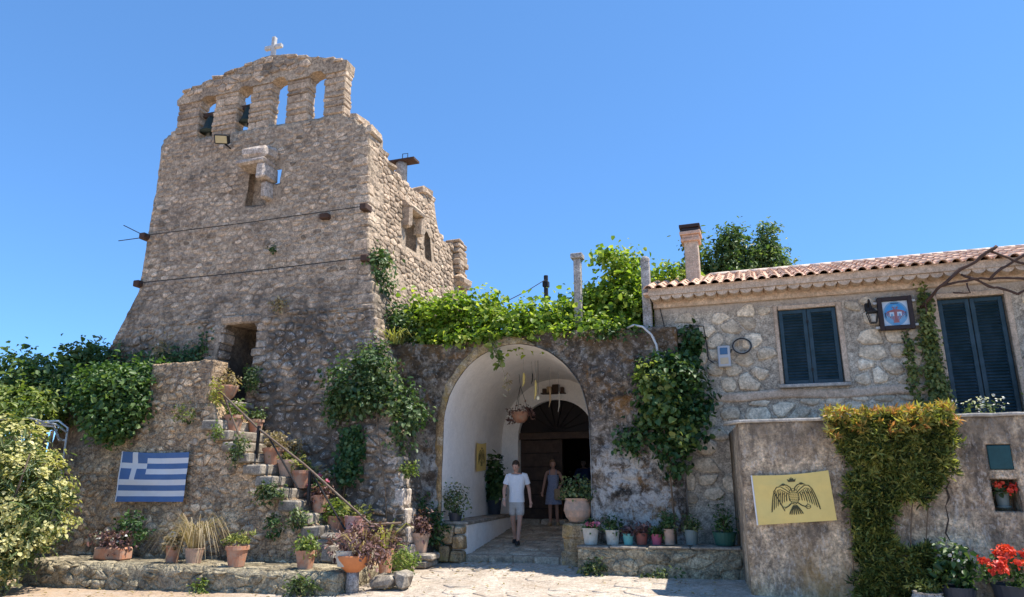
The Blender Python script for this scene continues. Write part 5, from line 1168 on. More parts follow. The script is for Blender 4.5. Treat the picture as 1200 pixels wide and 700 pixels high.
P2 = [(x, yf(z) - 0.05, z) for x, z in wallpatch(200, 3, [(-3.2, 2.1, 0.28, 0.55, 1), (-3.15, 2.45, 0.2, 0.3, 0.5)])]
surf_leaves('foliage', iv2, 'leaf_ivy', P2, (0, -1, 0), 1500, 0.075, 0.16, 0.8, 52)
stems(iv2, [([(-3.3, -0.95, 1.2), (-3.2, -0.95, 2.0), (-3.1, -0.92, 2.6)], 0.015, 0.006)], 'twig')
iv3 = thing('tower_side_shrub', 'small shrub growing out of the tower side wall below the iron tie', 'shrub', (-3.3, -0.2, 6.3))
foliage('foliage', iv3, 'leaf_ivy_pale', [((-3.22, -0.12, 6.35), (0.2, 0.28, 0.38), 1), ((-3.15, 0.1, 6.0), (0.2, 0.25, 0.22), 0.5)], 620, 0.085, 0.7, 0.09, 10, 0.5, 0.6, 0.5, 53)
stems(iv3, [([(-3.4, -0.1, 6.0), (-3.2, -0.1, 6.4)], 0.02, 0.008)], 'twig')
iv4 = thing('tower_side_shrub', 'broad grey green shrub where the tower side meets the arch wall top', 'shrub', (-2.9, 0.3, 4.6))
foliage('foliage', iv4, 'leaf_ivy_pale', [((-2.75, 0.35, 5.05), (0.4, 0.5, 0.42), 1), ((-2.8, 0.9, 5.25), (0.3, 0.4, 0.3), 0.6)], 1800, 0.075, 0.65, 0.09, 10, 0.5, 0.6, 0.4, 54)
stems(iv4, [([(-2.9, 0.4, 4.5), (-2.8, 0.5, 5.1)], 0.03, 0.01)], 'twig')
iv5 = thing('tower_foot_ivy', 'dark ivy mat clinging to the battered tower foot behind the parapet', 'ivy', (-9, -0.7, 4.2))
P5 = [(x, yf(z) - 0.03, z) for x, z in wallpatch(220, 5, [(-10.2, 4.5, 0.45, 0.4, 0.7), (-9.2, 4.4, 0.6, 0.28, 0.5), (-8.1, 4.45, 0.7, 0.32, 1.0), (-7.5, 4.55, 0.18, 0.55, 0.5), (-10.5, 4.4, 0.35, 0.6, 0.7)])]
surf_leaves('foliage', iv5, 'leaf_ivy', P5, (0, -1, 0), 1900, 0.07, 0.10, 0.8, 55)
ivr = thing('arch_ivy', 'dark glossy ivy mass hanging right of the arch beneath the bent pipe', 'ivy', (3, -0.2, 1.6))
stems(ivr, [([(3.1, -0.15, 0.5), (3.05, -0.15, 1.8), (2.95, -0.15, 3.0), (2.9, -0.15, 3.9)], 0.02, 0.008), ([(3.05, -0.15, 2.0), (2.5, -0.15, 2.6)], 0.02, 0.008)], 'twig')
foliage('foliage', ivr, 'leaf_ivy', [((3.1, -0.25, 3.55), (0.58, 0.26, 0.42), 1.6), ((2.95, -0.28, 3.05), (0.42, 0.22, 0.35), 1.0), ((3.4, -0.18, 2.6), (0.36, 0.2, 0.36), 0.9), ((2.7, -0.12, 2.5), (0.36, 0.12, 0.26), 0.5), ((3.15, -0.16, 2.15), (0.22, 0.14, 0.42), 0.55), ((3.55, 0.1, 3.2), (0.35, 0.2, 0.5), 0.6), ((2.25, -0.1, 2.4), (0.22, 0.1, 0.22), 0.18)], 5000, 0.08, 0.8, 0.08, 12, 0.5, 0.7, 0.6, 61, 0.5)
foliage('pale_leaves', ivr, 'leaf_lime', [((2.85, -0.5, 3.5), (0.42, 0.10, 0.36), 1.4), ((3.3, -0.42, 2.5), (0.36, 0.10, 0.26), 0.6), ((3.0, -0.48, 3.0), (0.4, 0.1, 0.2), 0.5)], 330, 0.10, 0.85, 0.06, 6, 0.8, 0.5, 0.4, 62, 0.6)
iv6 = thing('house_ivy_tuft', 'small dark ivy tuft on the house wall left of the electric meter', 'ivy', (3.54, 0.2, 4.0))
foliage('foliage', iv6, 'leaf_ivy', [((3.54, 0.2, 4.28), (0.16, 0.12, 0.22), 1), ((3.5, 0.2, 4.0), (0.13, 0.1, 0.2), 0.8)], 620, 0.085, 0.8, 0.06, 10, 0.4, 0.7, 0.6, 63)
iv7 = thing('door_vine', 'thin column of green vine climbing beside the shuttered house door', 'vine', (7.62, 0.25, 2.6))
P7 = [(x, 0.24, z) for x, z in wallpatch(240, 7, [(7.63, 3.1, 0.13, 0.6, 1), (7.6, 3.9, 0.12, 0.6, 1), (7.62, 4.6, 0.07, 0.45, 0.5)])]
surf_leaves('foliage', iv7, 'leaf_succulent', P7, (0, -1, 0), 1900, 0.06, 0.12, 0.7, 71, spread=0.04)
stems(iv7, [([(7.64, 0.22, 2.5), (7.6, 0.22, 3.6), (7.64, 0.2, 4.95)], 0.018, 0.01)], 'twig')
iv8 = thing('door_vine', 'sparse thread of vine creeping down the wall below the framed picture', 'vine', (7.28, 0.25, 2.6))
surf_leaves('foliage', iv8, 'leaf_succulent', [(x, 0.25, z) for x, z in wallpatch(120, 8, [(7.28, 3.5, 0.08, 0.7, 1)])], (0, -1, 0), 380, 0.055, 0.07, 0.7, 72, spread=0.03)
# trailing succulent over the terrace wall
su = thing('trailing_succulent', 'thick trailing succulent curtain with orange tips over the terrace wall', 'succulent', (6.3, -2.1, 0.1))
def tufts(name, parent, mat, pts, per, leaf, seed, asp=0.22, nrm=(0, -0.7, 0.5), tvar=0.32):
    rs = np.random.RandomState(seed); pts = np.asarray(pts); n = len(pts); idx = np.repeat(np.arange(n), per)
    D = rs.normal(size=(len(idx), 3)) * 0.75 + np.array(nrm); D /= np.linalg.norm(D, axis=1, keepdims=True)
    P = pts[idx] + D * 0.01 + rs.normal(size=D.shape) * 0.012; Nn = rs.normal(size=D.shape) + np.array([0, -0.3, 0.6])
    return leaf_obj(name, P, Nn, D, leaf * (1 + 0.3 * rs.normal(size=len(P))).clip(0.4, 1.7), mat, parent, asp, 0.2, 0.5 + rs.normal(0, tvar, n)[idx] + rs.normal(0, 0.14, len(P)))
rs0 = np.random.RandomState(81); tp = []; lp = []
def su_edge(z): return (5.70 + 0.05 * math.sin(z * 4) + (0.08 if z < 1.7 else 0), interp(z, [(0.0, 6.72), (0.45, 6.86), (0.9, 6.66), (1.4, 6.84), (1.75, 7.06), (2.0, 7.22), (2.45, 7.25), (2.62, 7.15)]))
while len(lp) < 1350:
    z = rs0.rand() * 2.5 + 0.0; x0, x1 = su_edge(z); x = x0 + (x1 - x0) * rs0.rand() + rs0.normal() * 0.05
    if mnoise.noise(Vector((x * 2.2, z * 1.6, 3))) < -0.20 and z < 2.0: continue
    thick = interp(z, [(0, 0.12), (1.5, 0.18), (2.2, 0.30), (2.6, 0.26)]) * (0.75 + 1.1 * mnoise.noise(Vector((x * 2.5, z * 1.4, 9)))); lp.append((x, -2.02 - thick * rs0.rand() ** 0.45, z))
while len(tp) < 240:
    x = 5.62 + 1.66 * rs0.rand(); tp.append((x, -2.38 + 0.6 * rs0.rand(), 2.22 + 0.42 * rs0.rand() ** 0.8 + 0.08 * mnoise.noise(Vector((x * 3, 0, 0)))))
tufts('foliage', su, 'leaf_succulent', lp, 13, 0.10, 82)
tufts('top_foliage', su, 'leaf_succulent_top', tp, 12, 0.085, 83, 0.28, (0, -0.3, 0.8))
tufts('upper_foliage', su, 'leaf_yellow', [p for p in lp if p[2] > 1.5][::2] + [p for p in lp if p[2] < 1.5 and mnoise.noise(Vector((p[0] * 4, p[2] * 4, 2))) > 0.05][::2] + tp[::2], 10, 0.09, 84)
stems(su, [([(5.8 + k * 0.26, -2.0, 2.55), (5.8 + k * 0.26, -2.12, 2.3), (5.78 + k * 0.2, -2.1, 1.2), (5.75 + k * 0.17, -2.08, 0.2)], 0.012, 0.006) for k in range(6)], 'twig')

# ================================================================== POTS
def pot_profile(kind, w, h):
    r = w / 2
    if kind == 'classic': return [(r * 0.66, 0), (r * 0.90, h * 0.80), (r * 0.90, h * 0.81), (r, h * 0.81), (r, h), (r * 0.88, h), (r * 0.82, h * 0.82)], h * 0.84
    if kind == 'plain': return [(r * 0.74, 0), (r * 0.96, h * 0.94), (r, h * 0.94), (r, h), (r * 0.9, h), (r * 0.86, h * 0.84)], h * 0.86
    if kind == 'bowl': return [(r * 0.40, 0), (r * 0.72, h * 0.30), (r * 0.95, h * 0.75), (r, h * 0.90), (r, h), (r * 0.92, h), (r * 0.86, h * 0.8)], h * 0.82
    if kind == 'urn': return [(r * 0.55, 0), (r * 0.85, h * 0.22), (r, h * 0.5), (r * 0.95, h * 0.75), (r * 0.86, h * 0.9), (r * 0.92, h), (r * 0.8, h), (r * 0.76, h * 0.85)], h * 0.86
    if kind == 'tall': return [(r * 0.8, 0), (r * 0.98, h * 0.95), (r, h * 0.95), (r, h), (r * 0.9, h), (r * 0.88, h * 0.86)], h * 0.88
PSEED = [100]
def plant(t, c, kind, ph, pw, seed, leaf=None):
    x, y, z = c
    P = lambda dx, dy, dz: (x + dx, y + dy, z + dz)
    R3 = (pw / 2, pw / 2, ph / 2)
    if kind in ('leafy', 'purple', 'lime', 'dark', 'dry'):
        m = {'leafy': 'leaf_pot', 'purple': 'leaf_purple', 'lime': 'leaf_lime', 'dark': 'leaf_ivy', 'dry': 'leaf_dry'}[kind]
        for k in range(5):
            a = k * 1.3 + seed; MB().tube([P(0, 0, -0.02), P(0.15 * pw * math.cos(a), 0.15 * pw * math.sin(a), ph * 0.4), P(0.3 * pw * math.cos(a), 0.3 * pw * math.sin(a), ph * 0.75)], [0.008, 0.006, 0.003], 5).make('stem', G['twig'], t)
        foliage('foliage', t, m, [(P(0, 0, ph * 0.5), R3, 2), (P(pw * 0.2, -pw * 0.12, ph * 0.3), (pw * 0.32, pw * 0.32, ph * 0.28), 1), (P(-pw * 0.22, 0, ph * 0.36), (pw * 0.3, pw * 0.3, ph * 0.3), 1)], int(260 + 900 * pw * ph), leaf or 0.06, 0.6, 0.05, 8, 0.5, 0.7, 0.2, seed, 0.3)
    elif kind == 'grass': blades('foliage', t, 'leaf_dry', P(0, 0, -0.02), 190, ph * 1.15, pw * 0.4, 0.006, seed, 1.1, 0.4)
    elif kind == 'spiky': blades('foliage', t, 'leaf_pot', P(0, 0, -0.02), 55, ph * 1.1, pw * 0.4, 0.014, seed, 0.5, 0.3)
    elif kind == 'strap': blades('foliage', t, 'leaf_yellow', P(0, 0, -0.02), 14, ph * 1.1, pw * 0.3, 0.022, seed, 0.6, 0.3)
    elif kind == 'succ':
        rs = np.random.RandomState(seed); pts = [P(*(rs.normal(size=3) * np.array([pw * 0.24, pw * 0.24, ph * 0.16]) + np.array([0, 0, ph * 0.38]))) for _ in range(30)]
        tufts('foliage', t, 'leaf_succulent', pts, 9, leaf or 0.07, seed, 0.3, (0, 0, 0.6))
    elif kind.startswith('flower'):
        foliage('foliage', t, 'leaf_ivy', [(P(0, 0, ph * 0.38), (pw * 0.46, pw * 0.46, ph * 0.36), 1)], int(200 + 520 * pw * ph), leaf or 0.06, 0.85, 0.05, 8, 0.6, 0.6, 0.2, seed, 0.3)
        rs = np.random.RandomState(seed); col = {'flower_r': 'flower_red', 'flower_p': 'flower_pink', 'flower_w': 'flower_white'}[kind]
        nfl = max(3, int(52 * pw * ph)) if kind != 'flower_p' else 3
        for k in range(nfl):
            d = rs.normal(size=3); d /= np.linalg.norm(d); d[2] = abs(d[2]) * 0.9; d[1] = -abs(d[1])
            q = (x + d[0] * pw * 0.5, y + d[1] * pw * 0.5, z + ph * 0.42 + d[2] * ph * 0.5); s_ = 0.048 if kind == 'flower_r' else 0.03
            foliage('flower_head', t, col, [(q, (s_, s_, s_ * 0.7), 1)], 40, 0.036, 0.95, 0.02, 8, 0.8, 1.0, 0.0, seed + k, 0.7)
            MB().tube([(x + d[0] * pw * 0.2, y + d[1] * pw * 0.2, z + ph * 0.3), q], 0.004, 4).make('stem', G['leaf_pot'], t)
def potted(label, x, y, z, kind, w, h, mat, pkind, ph, pw, cat='plant pot', group=None, leaf=None, name='potted_plant', saucer=False):
    PSEED[0] += 7; t = thing(name, label, cat, (x, y, z), group)
    z0 = z
    if saucer: MB().lathe([(w * 0.42, 0), (w * 0.5, 0.02), (w * 0.5, 0.035), (w * 0.4, 0.03)], (x, y, z), 16).make('saucer', G[mat], t, True); z0 += 0.028
    pr, sl = pot_profile(kind, w, h)
    MB().lathe(pr, (x, y, z0), 20).make('pot', G[mat], t)
    MB().lathe([(w * 0.42, 0), (w * 0.2, 0.012), (0, 0.015)], (x, y, z0 + sl - 0.01), 14).make('soil', G['soil'], t)
    if pkind: plant(t, (x, y, z0 + sl), pkind, ph, pw, PSEED[0], leaf)
    return t
def stepz(x):
    i = math.floor((-2.42 - x) / 0.285); return 0.40 + max(0, min(NST - 1, i)) * 0.222
GS = 'terracotta pots up the tower stair'
for (lab, x, dy, kind, w, h, mat, pk, ph, pw) in (
    ('wide terracotta bowl at the top of the stair beside the parapet', -5.93, 0, 'bowl', 0.50, 0.30, 'terracotta', 'dry', 0.32, 0.5),
    ('small terracotta pot at the tower door sill behind the wide bowl', -5.45, 0.45, 'classic', 0.34, 0.30, 'terracotta', 'leafy', 0.25, 0.3),
    ('terracotta pot just below the wide bowl with dry green stems', -5.55, -0.12, 'classic', 0.40, 0.34, 'terracotta', 'lime', 0.35, 0.42),
    ('terracotta pot with straggly dry plant beside the first railing post', -4.62, 0, 'classic', 0.42, 0.34, 'terracotta', 'dry', 0.38, 0.5),
    ('pale terracotta pot half hidden behind the first railing brace', -4.22, 0, 'classic', 0.46, 0.32, 'terracotta_pale', 'succ', 0.3, 0.4),
    ('terracotta pot with yellow green succulent beside the middle brace', -3.88, 0, 'classic', 0.42, 0.34, 'terracotta', 'succ', 0.34, 0.4),
    ('terracotta pot with pink blooms against the tower face', -3.52, 0.05, 'classic', 0.36, 0.34, 'terracotta', 'flower_p', 0.45, 0.35),
    ('small plain terracotta pot squeezed beside the middle railing post', -3.33, -0.15, 'plain', 0.32, 0.32, 'terracotta', 'purple', 0.24, 0.3),
    ('squat terracotta pot tucked behind the first brace against the tower', -4.42, 0.4, 'bowl', 0.40, 0.26, 'terracotta', 'dry', 0.3, 0.42),
    ('terracotta pot with a dry bush behind the middle railing post', -3.72, 0.42, 'classic', 0.38, 0.32, 'terracotta', 'dry', 0.36, 0.42),
    ('low terracotta pot of green rosettes near the stair foot', -2.72, 0.32, 'bowl', 0.40, 0.24, 'terracotta_pale', 'succ', 0.26, 0.42),
    ('terracotta pot on a saucer with bushy green succulent', -2.98, -0.1, 'plain', 0.38, 0.36, 'terracotta', 'lime', 0.34, 0.5)):
    potted(lab, x, -1.5 + dy, stepz(x) if x > -5.82 else 3.3, kind, w, h, mat, pk, ph, pw, 'plant pot', GS, saucer='saucer' in lab)
t = potted('reddish pot with a moulded face relief beside the foot of the handrail', -2.56, -1.66, 0.62, 'plain', 0.40, 0.40, 'terracotta_red', 'succ', 0.36, 0.5)
MB().box(-2.75, -2.37, -1.8, -1.4, 0.28, 0.615, bev=0.03).make('plinth', G['step_stone'], t)
fc = MB().ball((-2.53, -1.86, 0.80), (0.085, 0.03, 0.11)).ball((-2.53, -1.89, 0.80), (0.016, 0.02, 0.03)); fc.make('face_relief', G['terracotta_red'], t, True)
potted('terracotta pot with tall yellow strap leaves beside the buttress', -2.08, -1.3, g(-2.08, -1.3), 'plain', 0.3, 0.42, 'terracotta', 'strap', 0.75, 0.4)
GL = 'pots standing on the low ledge'
t = thing('planter_trough', 'long terracotta trough of dark flowering plants at the ledge end', 'planter', (-7.1, -2.75, 0.2), GL)
MB().box(-7.42, -6.72, -2.90, -2.62, 0.21, 0.44, bev=0.03).make('trough', G['terracotta'], t); MB().box(-7.38, -6.76, -2.87, -2.65, 0.441, 0.455).make('soil', G['soil'], t)
foliage('foliage', t, 'leaf_purple', [((-7.3, -2.78, 0.56), (0.3, 0.2, 0.16), 1), ((-6.9, -2.78, 0.56), (0.26, 0.2, 0.2), 1)], 420, 0.06, 0.6, 0.05, 8, 0.5, 0.6, 0.3, 301)
foliage('dark_foliage', t, 'leaf_ivy', [((-6.95, -2.5, 0.75), (0.35, 0.2, 0.35), 1)], 420, 0.07, 0.5, 0.05, 8, 0.5, 0.6, 0.2, 302)
foliage('pale_flowers', t, 'flower_white', [((-7.1, -2.85, 0.66), (0.4, 0.1, 0.16), 1)], 40, 0.03, 0.9, 0.02, 5, 0.6, 0.6, 0, 303)
potted('small terracotta pot of dry twigs beside the shaggy grass on the ledge', -5.62, -2.8, 0.21, 'plain', 0.26, 0.30, 'terracotta', 'dry', 0.24, 0.3, group=GL)
potted('shaggy straw coloured grass plant spilling over its pot on the ledge', -5.18, -2.75, 0.21, 'plain', 0.34, 0.26, 'terracotta_pale', 'grass', 0.85, 0.7, group=GL)
potted('rimmed terracotta pot with lime trailing leaves on the ledge', -4.08, -2.95, 0.21, 'classic', 0.40, 0.34, 'terracotta', 'succ', 0.34, 0.55, group=GL)
potted('terracotta pot with twisting stems nearest the ledge end', -2.72, -2.9, 0.21, 'classic', 0.36, 0.30, 'terracotta', 'lime', 0.30, 0.4, group=GL, leaf=0.055)
# bowl on its post
t = thing('bowl_planter', 'orange bowl planter with purple plant on a short concrete post', 'planter', (-1.74, -3.0, -0.1))
MB().lathe([(0.11, 0), (0.10, 0.36)], (-1.74, -3.0, -0.14), 12).make('post', G['concrete_post'], t, True)
pr, sl = pot_profile('bowl', 0.56, 0.26); MB().lathe(pr, (-1.74, -3.0, 0.21), 22).make('bowl', G['plastic_orange'], t, True)
pr, s2 = pot_profile('plain', 0.32, 0.24); MB().lathe(pr, (-1.84, -3.1, 0.30), 16).make('inner_pot', G['pot_white'], t)
foliage('foliage', t, 'leaf_purple', [((-1.78, -3.0, 0.66), (0.42, 0.28, 0.20), 1.5), ((-1.45, -2.95, 0.58), (0.24, 0.24, 0.26), 1), ((-1.5, -2.9, 0.85), (0.3, 0.2, 0.18), 0.6)], 900, 0.065, 0.45, 0.05, 8, 0.5, 0.7, 0.3, 311)
blades('dry_stems', t, 'leaf_dry', (-1.65, -2.95, 0.45), 36, 0.62, 0.4, 0.009, 312, 0.3, 0.7)
t = thing('rock_planter', 'two pale rough rocks cradling a lime green tuft by the tower foot', 'rock', (-1.5, -2.6, 0))
block('rock', -1.52, -1.12, -2.85, -2.5, -0.06, 0.14, G['step_stone'], t, 0.06, 0.08); block('rock', -1.10, -0.88, -2.8, -2.5, -0.05, 0.22, G['step_stone'], t, 0.06, 0.1, 0.7)
foliage('foliage', t, 'leaf_lime', [((-1.12, -2.45, 0.32), (0.2, 0.18, 0.2), 1)], 420, 0.06, 0.35, 0.05, 8, 0.7, 0.7, -0.4, 313)
foliage('purple_foliage', t, 'leaf_purple', [((-1.45, -2.3, 0.55), (0.3, 0.2, 0.25), 1)], 300, 0.05, 0.4, 0.05, 8, 0.5, 0.7, 0.2, 314)
# urn left of the arch, shrubs there
t = potted('pale clay urn with purple plant on flat stones left of the arch', -1.72, -0.62, 0.32, 'classic', 0.40, 0.36, 'terracotta_pale', 'purple', 0.50, 0.55)
for (x0, x1, z0, z1) in ((-2.0, -1.45, 0.05, 0.19), (-1.96, -1.36, 0.195, 0.315)):
    block('base_stone', x0, x1, -0.85, -0.4, z0, z1, G['step_stone'], t, 0.03, 0.04)
t = thing('dark_shrub', 'dark tangled shrub against the wall behind the pale clay urn', 'shrub', (-1.85, -0.2, 0.2))
foliage('foliage', t, 'leaf_ivy', [((-1.95, -0.28, 0.95), (0.3, 0.2, 0.45), 1), ((-1.6, -0.25, 0.75), (0.25, 0.2, 0.35), 1)], 900, 0.07, 0.5, 0.06, 8, 0.5, 0.6, 0.2, 321)
stems(t, [([(-1.85, -0.2, 0.1), (-1.9, -0.25, 0.9)], 0.02, 0.008)], 'twig')
potted('green bushy shrub in a low pot on the passage bench end', -1.30, 0.1, 0.87, 'plain', 0.30, 0.16, 'pot_dark', 'leafy', 0.62, 0.6, leaf=0.05)
potted('tall dark leafy plant in a black pot far along the passage bench', -1.74, 3.55, 0.87, 'tall', 0.36, 0.34, 'pot_dark', 'dark', 1.25, 0.5, leaf=0.12)
potted('big round pale clay urn with leafy shrub on the stub pier', 1.24, 0.12, 0.885, 'urn', 0.54, 0.44, 'terracotta_pale', 'leafy', 0.50, 0.68, leaf=0.06)
GP = 'pots on the planter ledge'
zz = lambda x: 0.535 + (x - 1.46) * 0.018
for (lab, x, kind, w, h, mat, pk, ph, pw) in (
    ('cream plastic pot with pink bloom at the arch end of the planter ledge', 1.62, 'plain', 0.34, 0.32, 'pot_white', 'flower_p', 0.34, 0.40),
    ('cream plastic pot beside the turquoise one on the planter ledge', 2.02, 'plain', 0.30, 0.28, 'pot_white', 'dark', 0.42, 0.40),
    ('small turquoise pot on the planter ledge', 2.30, 'plain', 0.23, 0.21, 'pot_turquoise', 'purple', 0.22, 0.25),
    ('small brown red pot between the turquoise and magenta pots', 2.54, 'plain', 0.24, 0.22, 'pot_brown', 'purple', 0.40, 0.36),
    ('small magenta pink pot on the planter ledge', 2.80, 'plain', 0.22, 0.20, 'pot_magenta', 'dark', 0.22, 0.28),
    ('upright terracotta pot with a tall weedy stem on the planter ledge', 3.02, 'tall', 0.22, 0.30, 'terracotta_pale', 'dark', 0.75, 0.34),
    ('grey clay pot overgrown with dark foliage at the middle of the planter ledge', 3.40, 'tall', 0.26, 0.28, 'pot_grey', 'leafy', 0.42, 0.36),
    ('wide dark green planter with tall leaves in the shaded ledge corner', 3.95, 'plain', 0.46, 0.24, 'pot_green', 'dark', 0.95, 0.42)):
    potted(lab, x, -0.5, zz(x), kind, w * 0.9, h * 0.88, mat, pk, ph * 0.58, pw * 0.7, 'plant pot', GP, leaf=0.045)
# terrace foot and niche
t = potted('grey green pot of red geraniums inside the wall niche', 7.78, -1.80, 1.25, 'plain', 0.19, 0.19, 'pot_grey', None, 0, 0, saucer=True)
foliage('foliage', t, 'leaf_pot', [((7.78, -1.84, 1.49), (0.12, 0.09, 0.07), 1)], 90, 0.05, 0.85, 0.03, 6, 0.5, 0.6, 0.2, 331)
for k, q in enumerate(((7.72, -1.95, 1.57), (7.86, -1.97, 1.50), (7.89, -1.96, 1.53))): foliage('flower_head', t, 'flower_red', [(q, (0.045, 0.035, 0.03), 1)], 40, 0.034, 0.95, 0.02, 8, 0.8, 1, 0, 332 + k, 0.6)
t = potted('dark tub of vivid red geraniums against the terrace wall', 7.62, -2.5, g(7.6, -2.5), 'tall', 0.62, 0.36, 'pot_dark', 'flower_r', 0.56, 0.95, leaf=0.05)
t = potted('dark tub with a slim dark leaved plant at the terrace wall', 6.95, -2.45, g(6.9, -2.45), 'tall', 0.40, 0.30, 'pot_dark', 'dark', 0.62, 0.34, leaf=0.085)
foliage('pale_buds', t, 'flower_white', [((6.95, -2.6, 0.7), (0.12, 0.1, 0.2), 1)], 14, 0.04, 0.8, 0.02, 2, 0.5, 0.6, 0, 341)
t = potted('mossy stone pot at the foot of the succulent curtain', 6.58, -2.45, g(6.5, -2.45), 'urn', 0.40, 0.22, 'concrete_post', 'succ', 0.2, 0.3)
t = thing('white_flower_plant', 'small plant with tiny white flowers on the terrace before the house door', 'plant', (7.75, -1.6, 2.5))
foliage('foliage', t, 'leaf_pot', [((7.75, -1.6, 2.62), (0.35, 0.15, 0.10), 1)], 160, 0.05, 0.5, 0.04, 6, 0.5, 0.6, 0, 351)
foliage('flowers', t, 'flower_white', [((7.75, -1.65, 2.72), (0.36, 0.12, 0.10), 1)], 60, 0.035, 0.9, 0.03, 4, 0.5, 0.6, 0, 352)
t = thing('terrace_shrub', 'yellow green shrub tip beside the right jamb of the house door', 'shrub', (9.1, -0.6, 2.5))
foliage('foliage', t, 'leaf_lime', [((9.05, -0.7, 3.2), (0.25, 0.25, 0.45), 1)], 500, 0.09, 0.4, 0.07, 8, 0.5, 0.7, 0.1, 353)
stems(t, [([(9.1, -0.6, 2.5), (9.1, -0.6, 3.2)], 0.02, 0.01)], 'twig')
# tufts on walls and steps
for k, (lab, x, y, z, rx, rz, m, n) in enumerate((
    ('green weed tuft hanging from the upper stair treads', -4.95, -2.12, 2.25, 0.18, 0.30, 'leaf_pot', 360), ('leafy weed sprouting beneath the middle stair treads', -4.15, -2.14, 1.42, 0.36, 0.16, 'leaf_pot', 420),
    ('small weed under the lower stair treads', -3.45, -2.14, 0.98, 0.22, 0.16, 'leaf_pot', 240), ('tiny fern in the stair wall below the parapet', -5.5, -2.12, 2.6, 0.12, 0.16, 'leaf_lime', 120),
    ('dark weed against the stair wall behind the rimmed ledge pot', -4.0, -2.12, 0.85, 0.2, 0.2, 'leaf_ivy', 220), ('bright weed tuft on the ground against the ledge face', -4.4, -3.42, -0.1, 0.16, 0.10, 'leaf_lime', 140),
    ('weeds trailing on the ledge face near its end', -2.4, -3.42, 0.0, 0.3, 0.16, 'leaf_pot', 260), ('leafy weeds at the planter ledge foot beside the arch', 1.75, -0.92, 0.16, 0.25, 0.12, 'leaf_pot', 240),
    ('yellow weed clump on the parapet corner of the stair', -5.82, -1.9, 3.42, 0.12, 0.24, 'leaf_yellow', 200), ('green tuft growing beside the tower doorway', -5.85, -0.85, 3.85, 0.22, 0.32, 'leaf_ivy_pale', 420),
    ('dry pinkish tuft high in the tower face beside a crack', -5.45, -0.62, 5.55, 0.22, 0.14, 'leaf_dry', 200), ('single dark tuft in the tower face below the tie rod', -5.9, -0.45, 6.98, 0.09, 0.11, 'leaf_ivy', 80),
    ('light green tuft on the buttress edge below the corner ivy', -1.98, -0.75, 1.85, 0.22, 0.16, 'leaf_lime', 260), ('dark moss clump along the top of the arch wall', 2.0, -0.05, 4.5, 0.8, 0.10, 'leaf_ivy', 420),
    ('dry scrub twigs on the tower foot beside the ivy mat', -8.6, -0.75, 4.75, 0.3, 0.35, 'leaf_dry', 180), ('yellow green weed on the parapet face', -6.35, -2.1, 3.0, 0.3, 0.2, 'leaf_succulent', 150),
    ('weed patch at the foot of the tower buttress', -1.75, -1.15, 0.22, 0.3, 0.14, 'leaf_lime', 220), ('sparse weeds at the planter ledge foot toward the terrace wall', 2.9, -0.93, 0.1, 0.4, 0.08, 'leaf_pot', 160))):
    t = thing('weed_tuft', lab, 'weed', (x, y, z - rz)); foliage('foliage', t, m, [((x, y, z), (rx, 0.08, rz), 1)], n, 0.06, 0.5, 0.05, 6, 0.5, 0.6, 0.1, 400 + k, 0.2)
# ground litter too small to count: dry leaves and pebbles
rl = np.random.RandomState(5); LP = []
while len(LP) < 520:
    x, y = rl.uniform(-8, 6), rl.uniform(-5, 0)
    if (x < -1.8 and y > -3.4) or (x > 1.3 and y > -0.9) or (x > 4 and y > -2.1): continue
    if rl.rand() > 0.35 and not (-1.3 < x < 1.6 and y > -1 or x < -1.5 or y > -1.5 or x > 3.2): continue
    LP.append((x, y, g(x, y) + 0.02))
lit = leaf_obj('leaf_litter', np.array(LP), np.array([0, 0, 1.0]) + rl.normal(size=(520, 3)) * 0.2, rl.normal(size=(520, 3)), 0.05 * (1 + 0.3 * rl.normal(size=520)).clip(0.4, 1.6), 'leaf_dry', None, 0.5, 0.3, rl.rand(520), None)
lit['kind'] = 'stuff'; lit['label'] = 'dry fallen leaves scattered on the courtyard paving'; lit['category'] = 'leaves'

# ================================================================== HANGING THINGS IN THE PASSAGE
t = thing('hanging_bowl', 'terracotta hanging bowl with trailing plant under the vault', 'planter', (-0.87, 3.0, 3.1))
pr, sl = pot_profile('bowl', 0.46, 0.26); MB().lathe(pr, (-0.87, 3.0, 3.05), 18).make('bowl', G['terracotta'], t, True)
for a in (0.5, 2.6, 4.7): MB().tube([(-0.87 + 0.22 * math.cos(a), 3.0 + 0.22 * math.sin(a), 3.3), (-0.87, 3.0, 3.95)], 0.006, 4).make('chain', G['iron'], t)
MB().tube([(-0.87, 3.0, 3.95), (-0.9, 3.0, 4.25)], 0.006, 4).make('hook', G['iron'], t)
foliage('foliage', t, 'leaf_purple', [((-0.87, 3.0, 3.36), (0.32, 0.3, 0.10), 1), ((-1.12, 3.0, 3.22), (0.1, 0.15, 0.14), 0.5), ((-0.6, 2.95, 3.25), (0.1, 0.15, 0.14), 0.5)], 330, 0.06, 0.5, 0.04, 8, 0.5, 0.6, 0.5, 361)
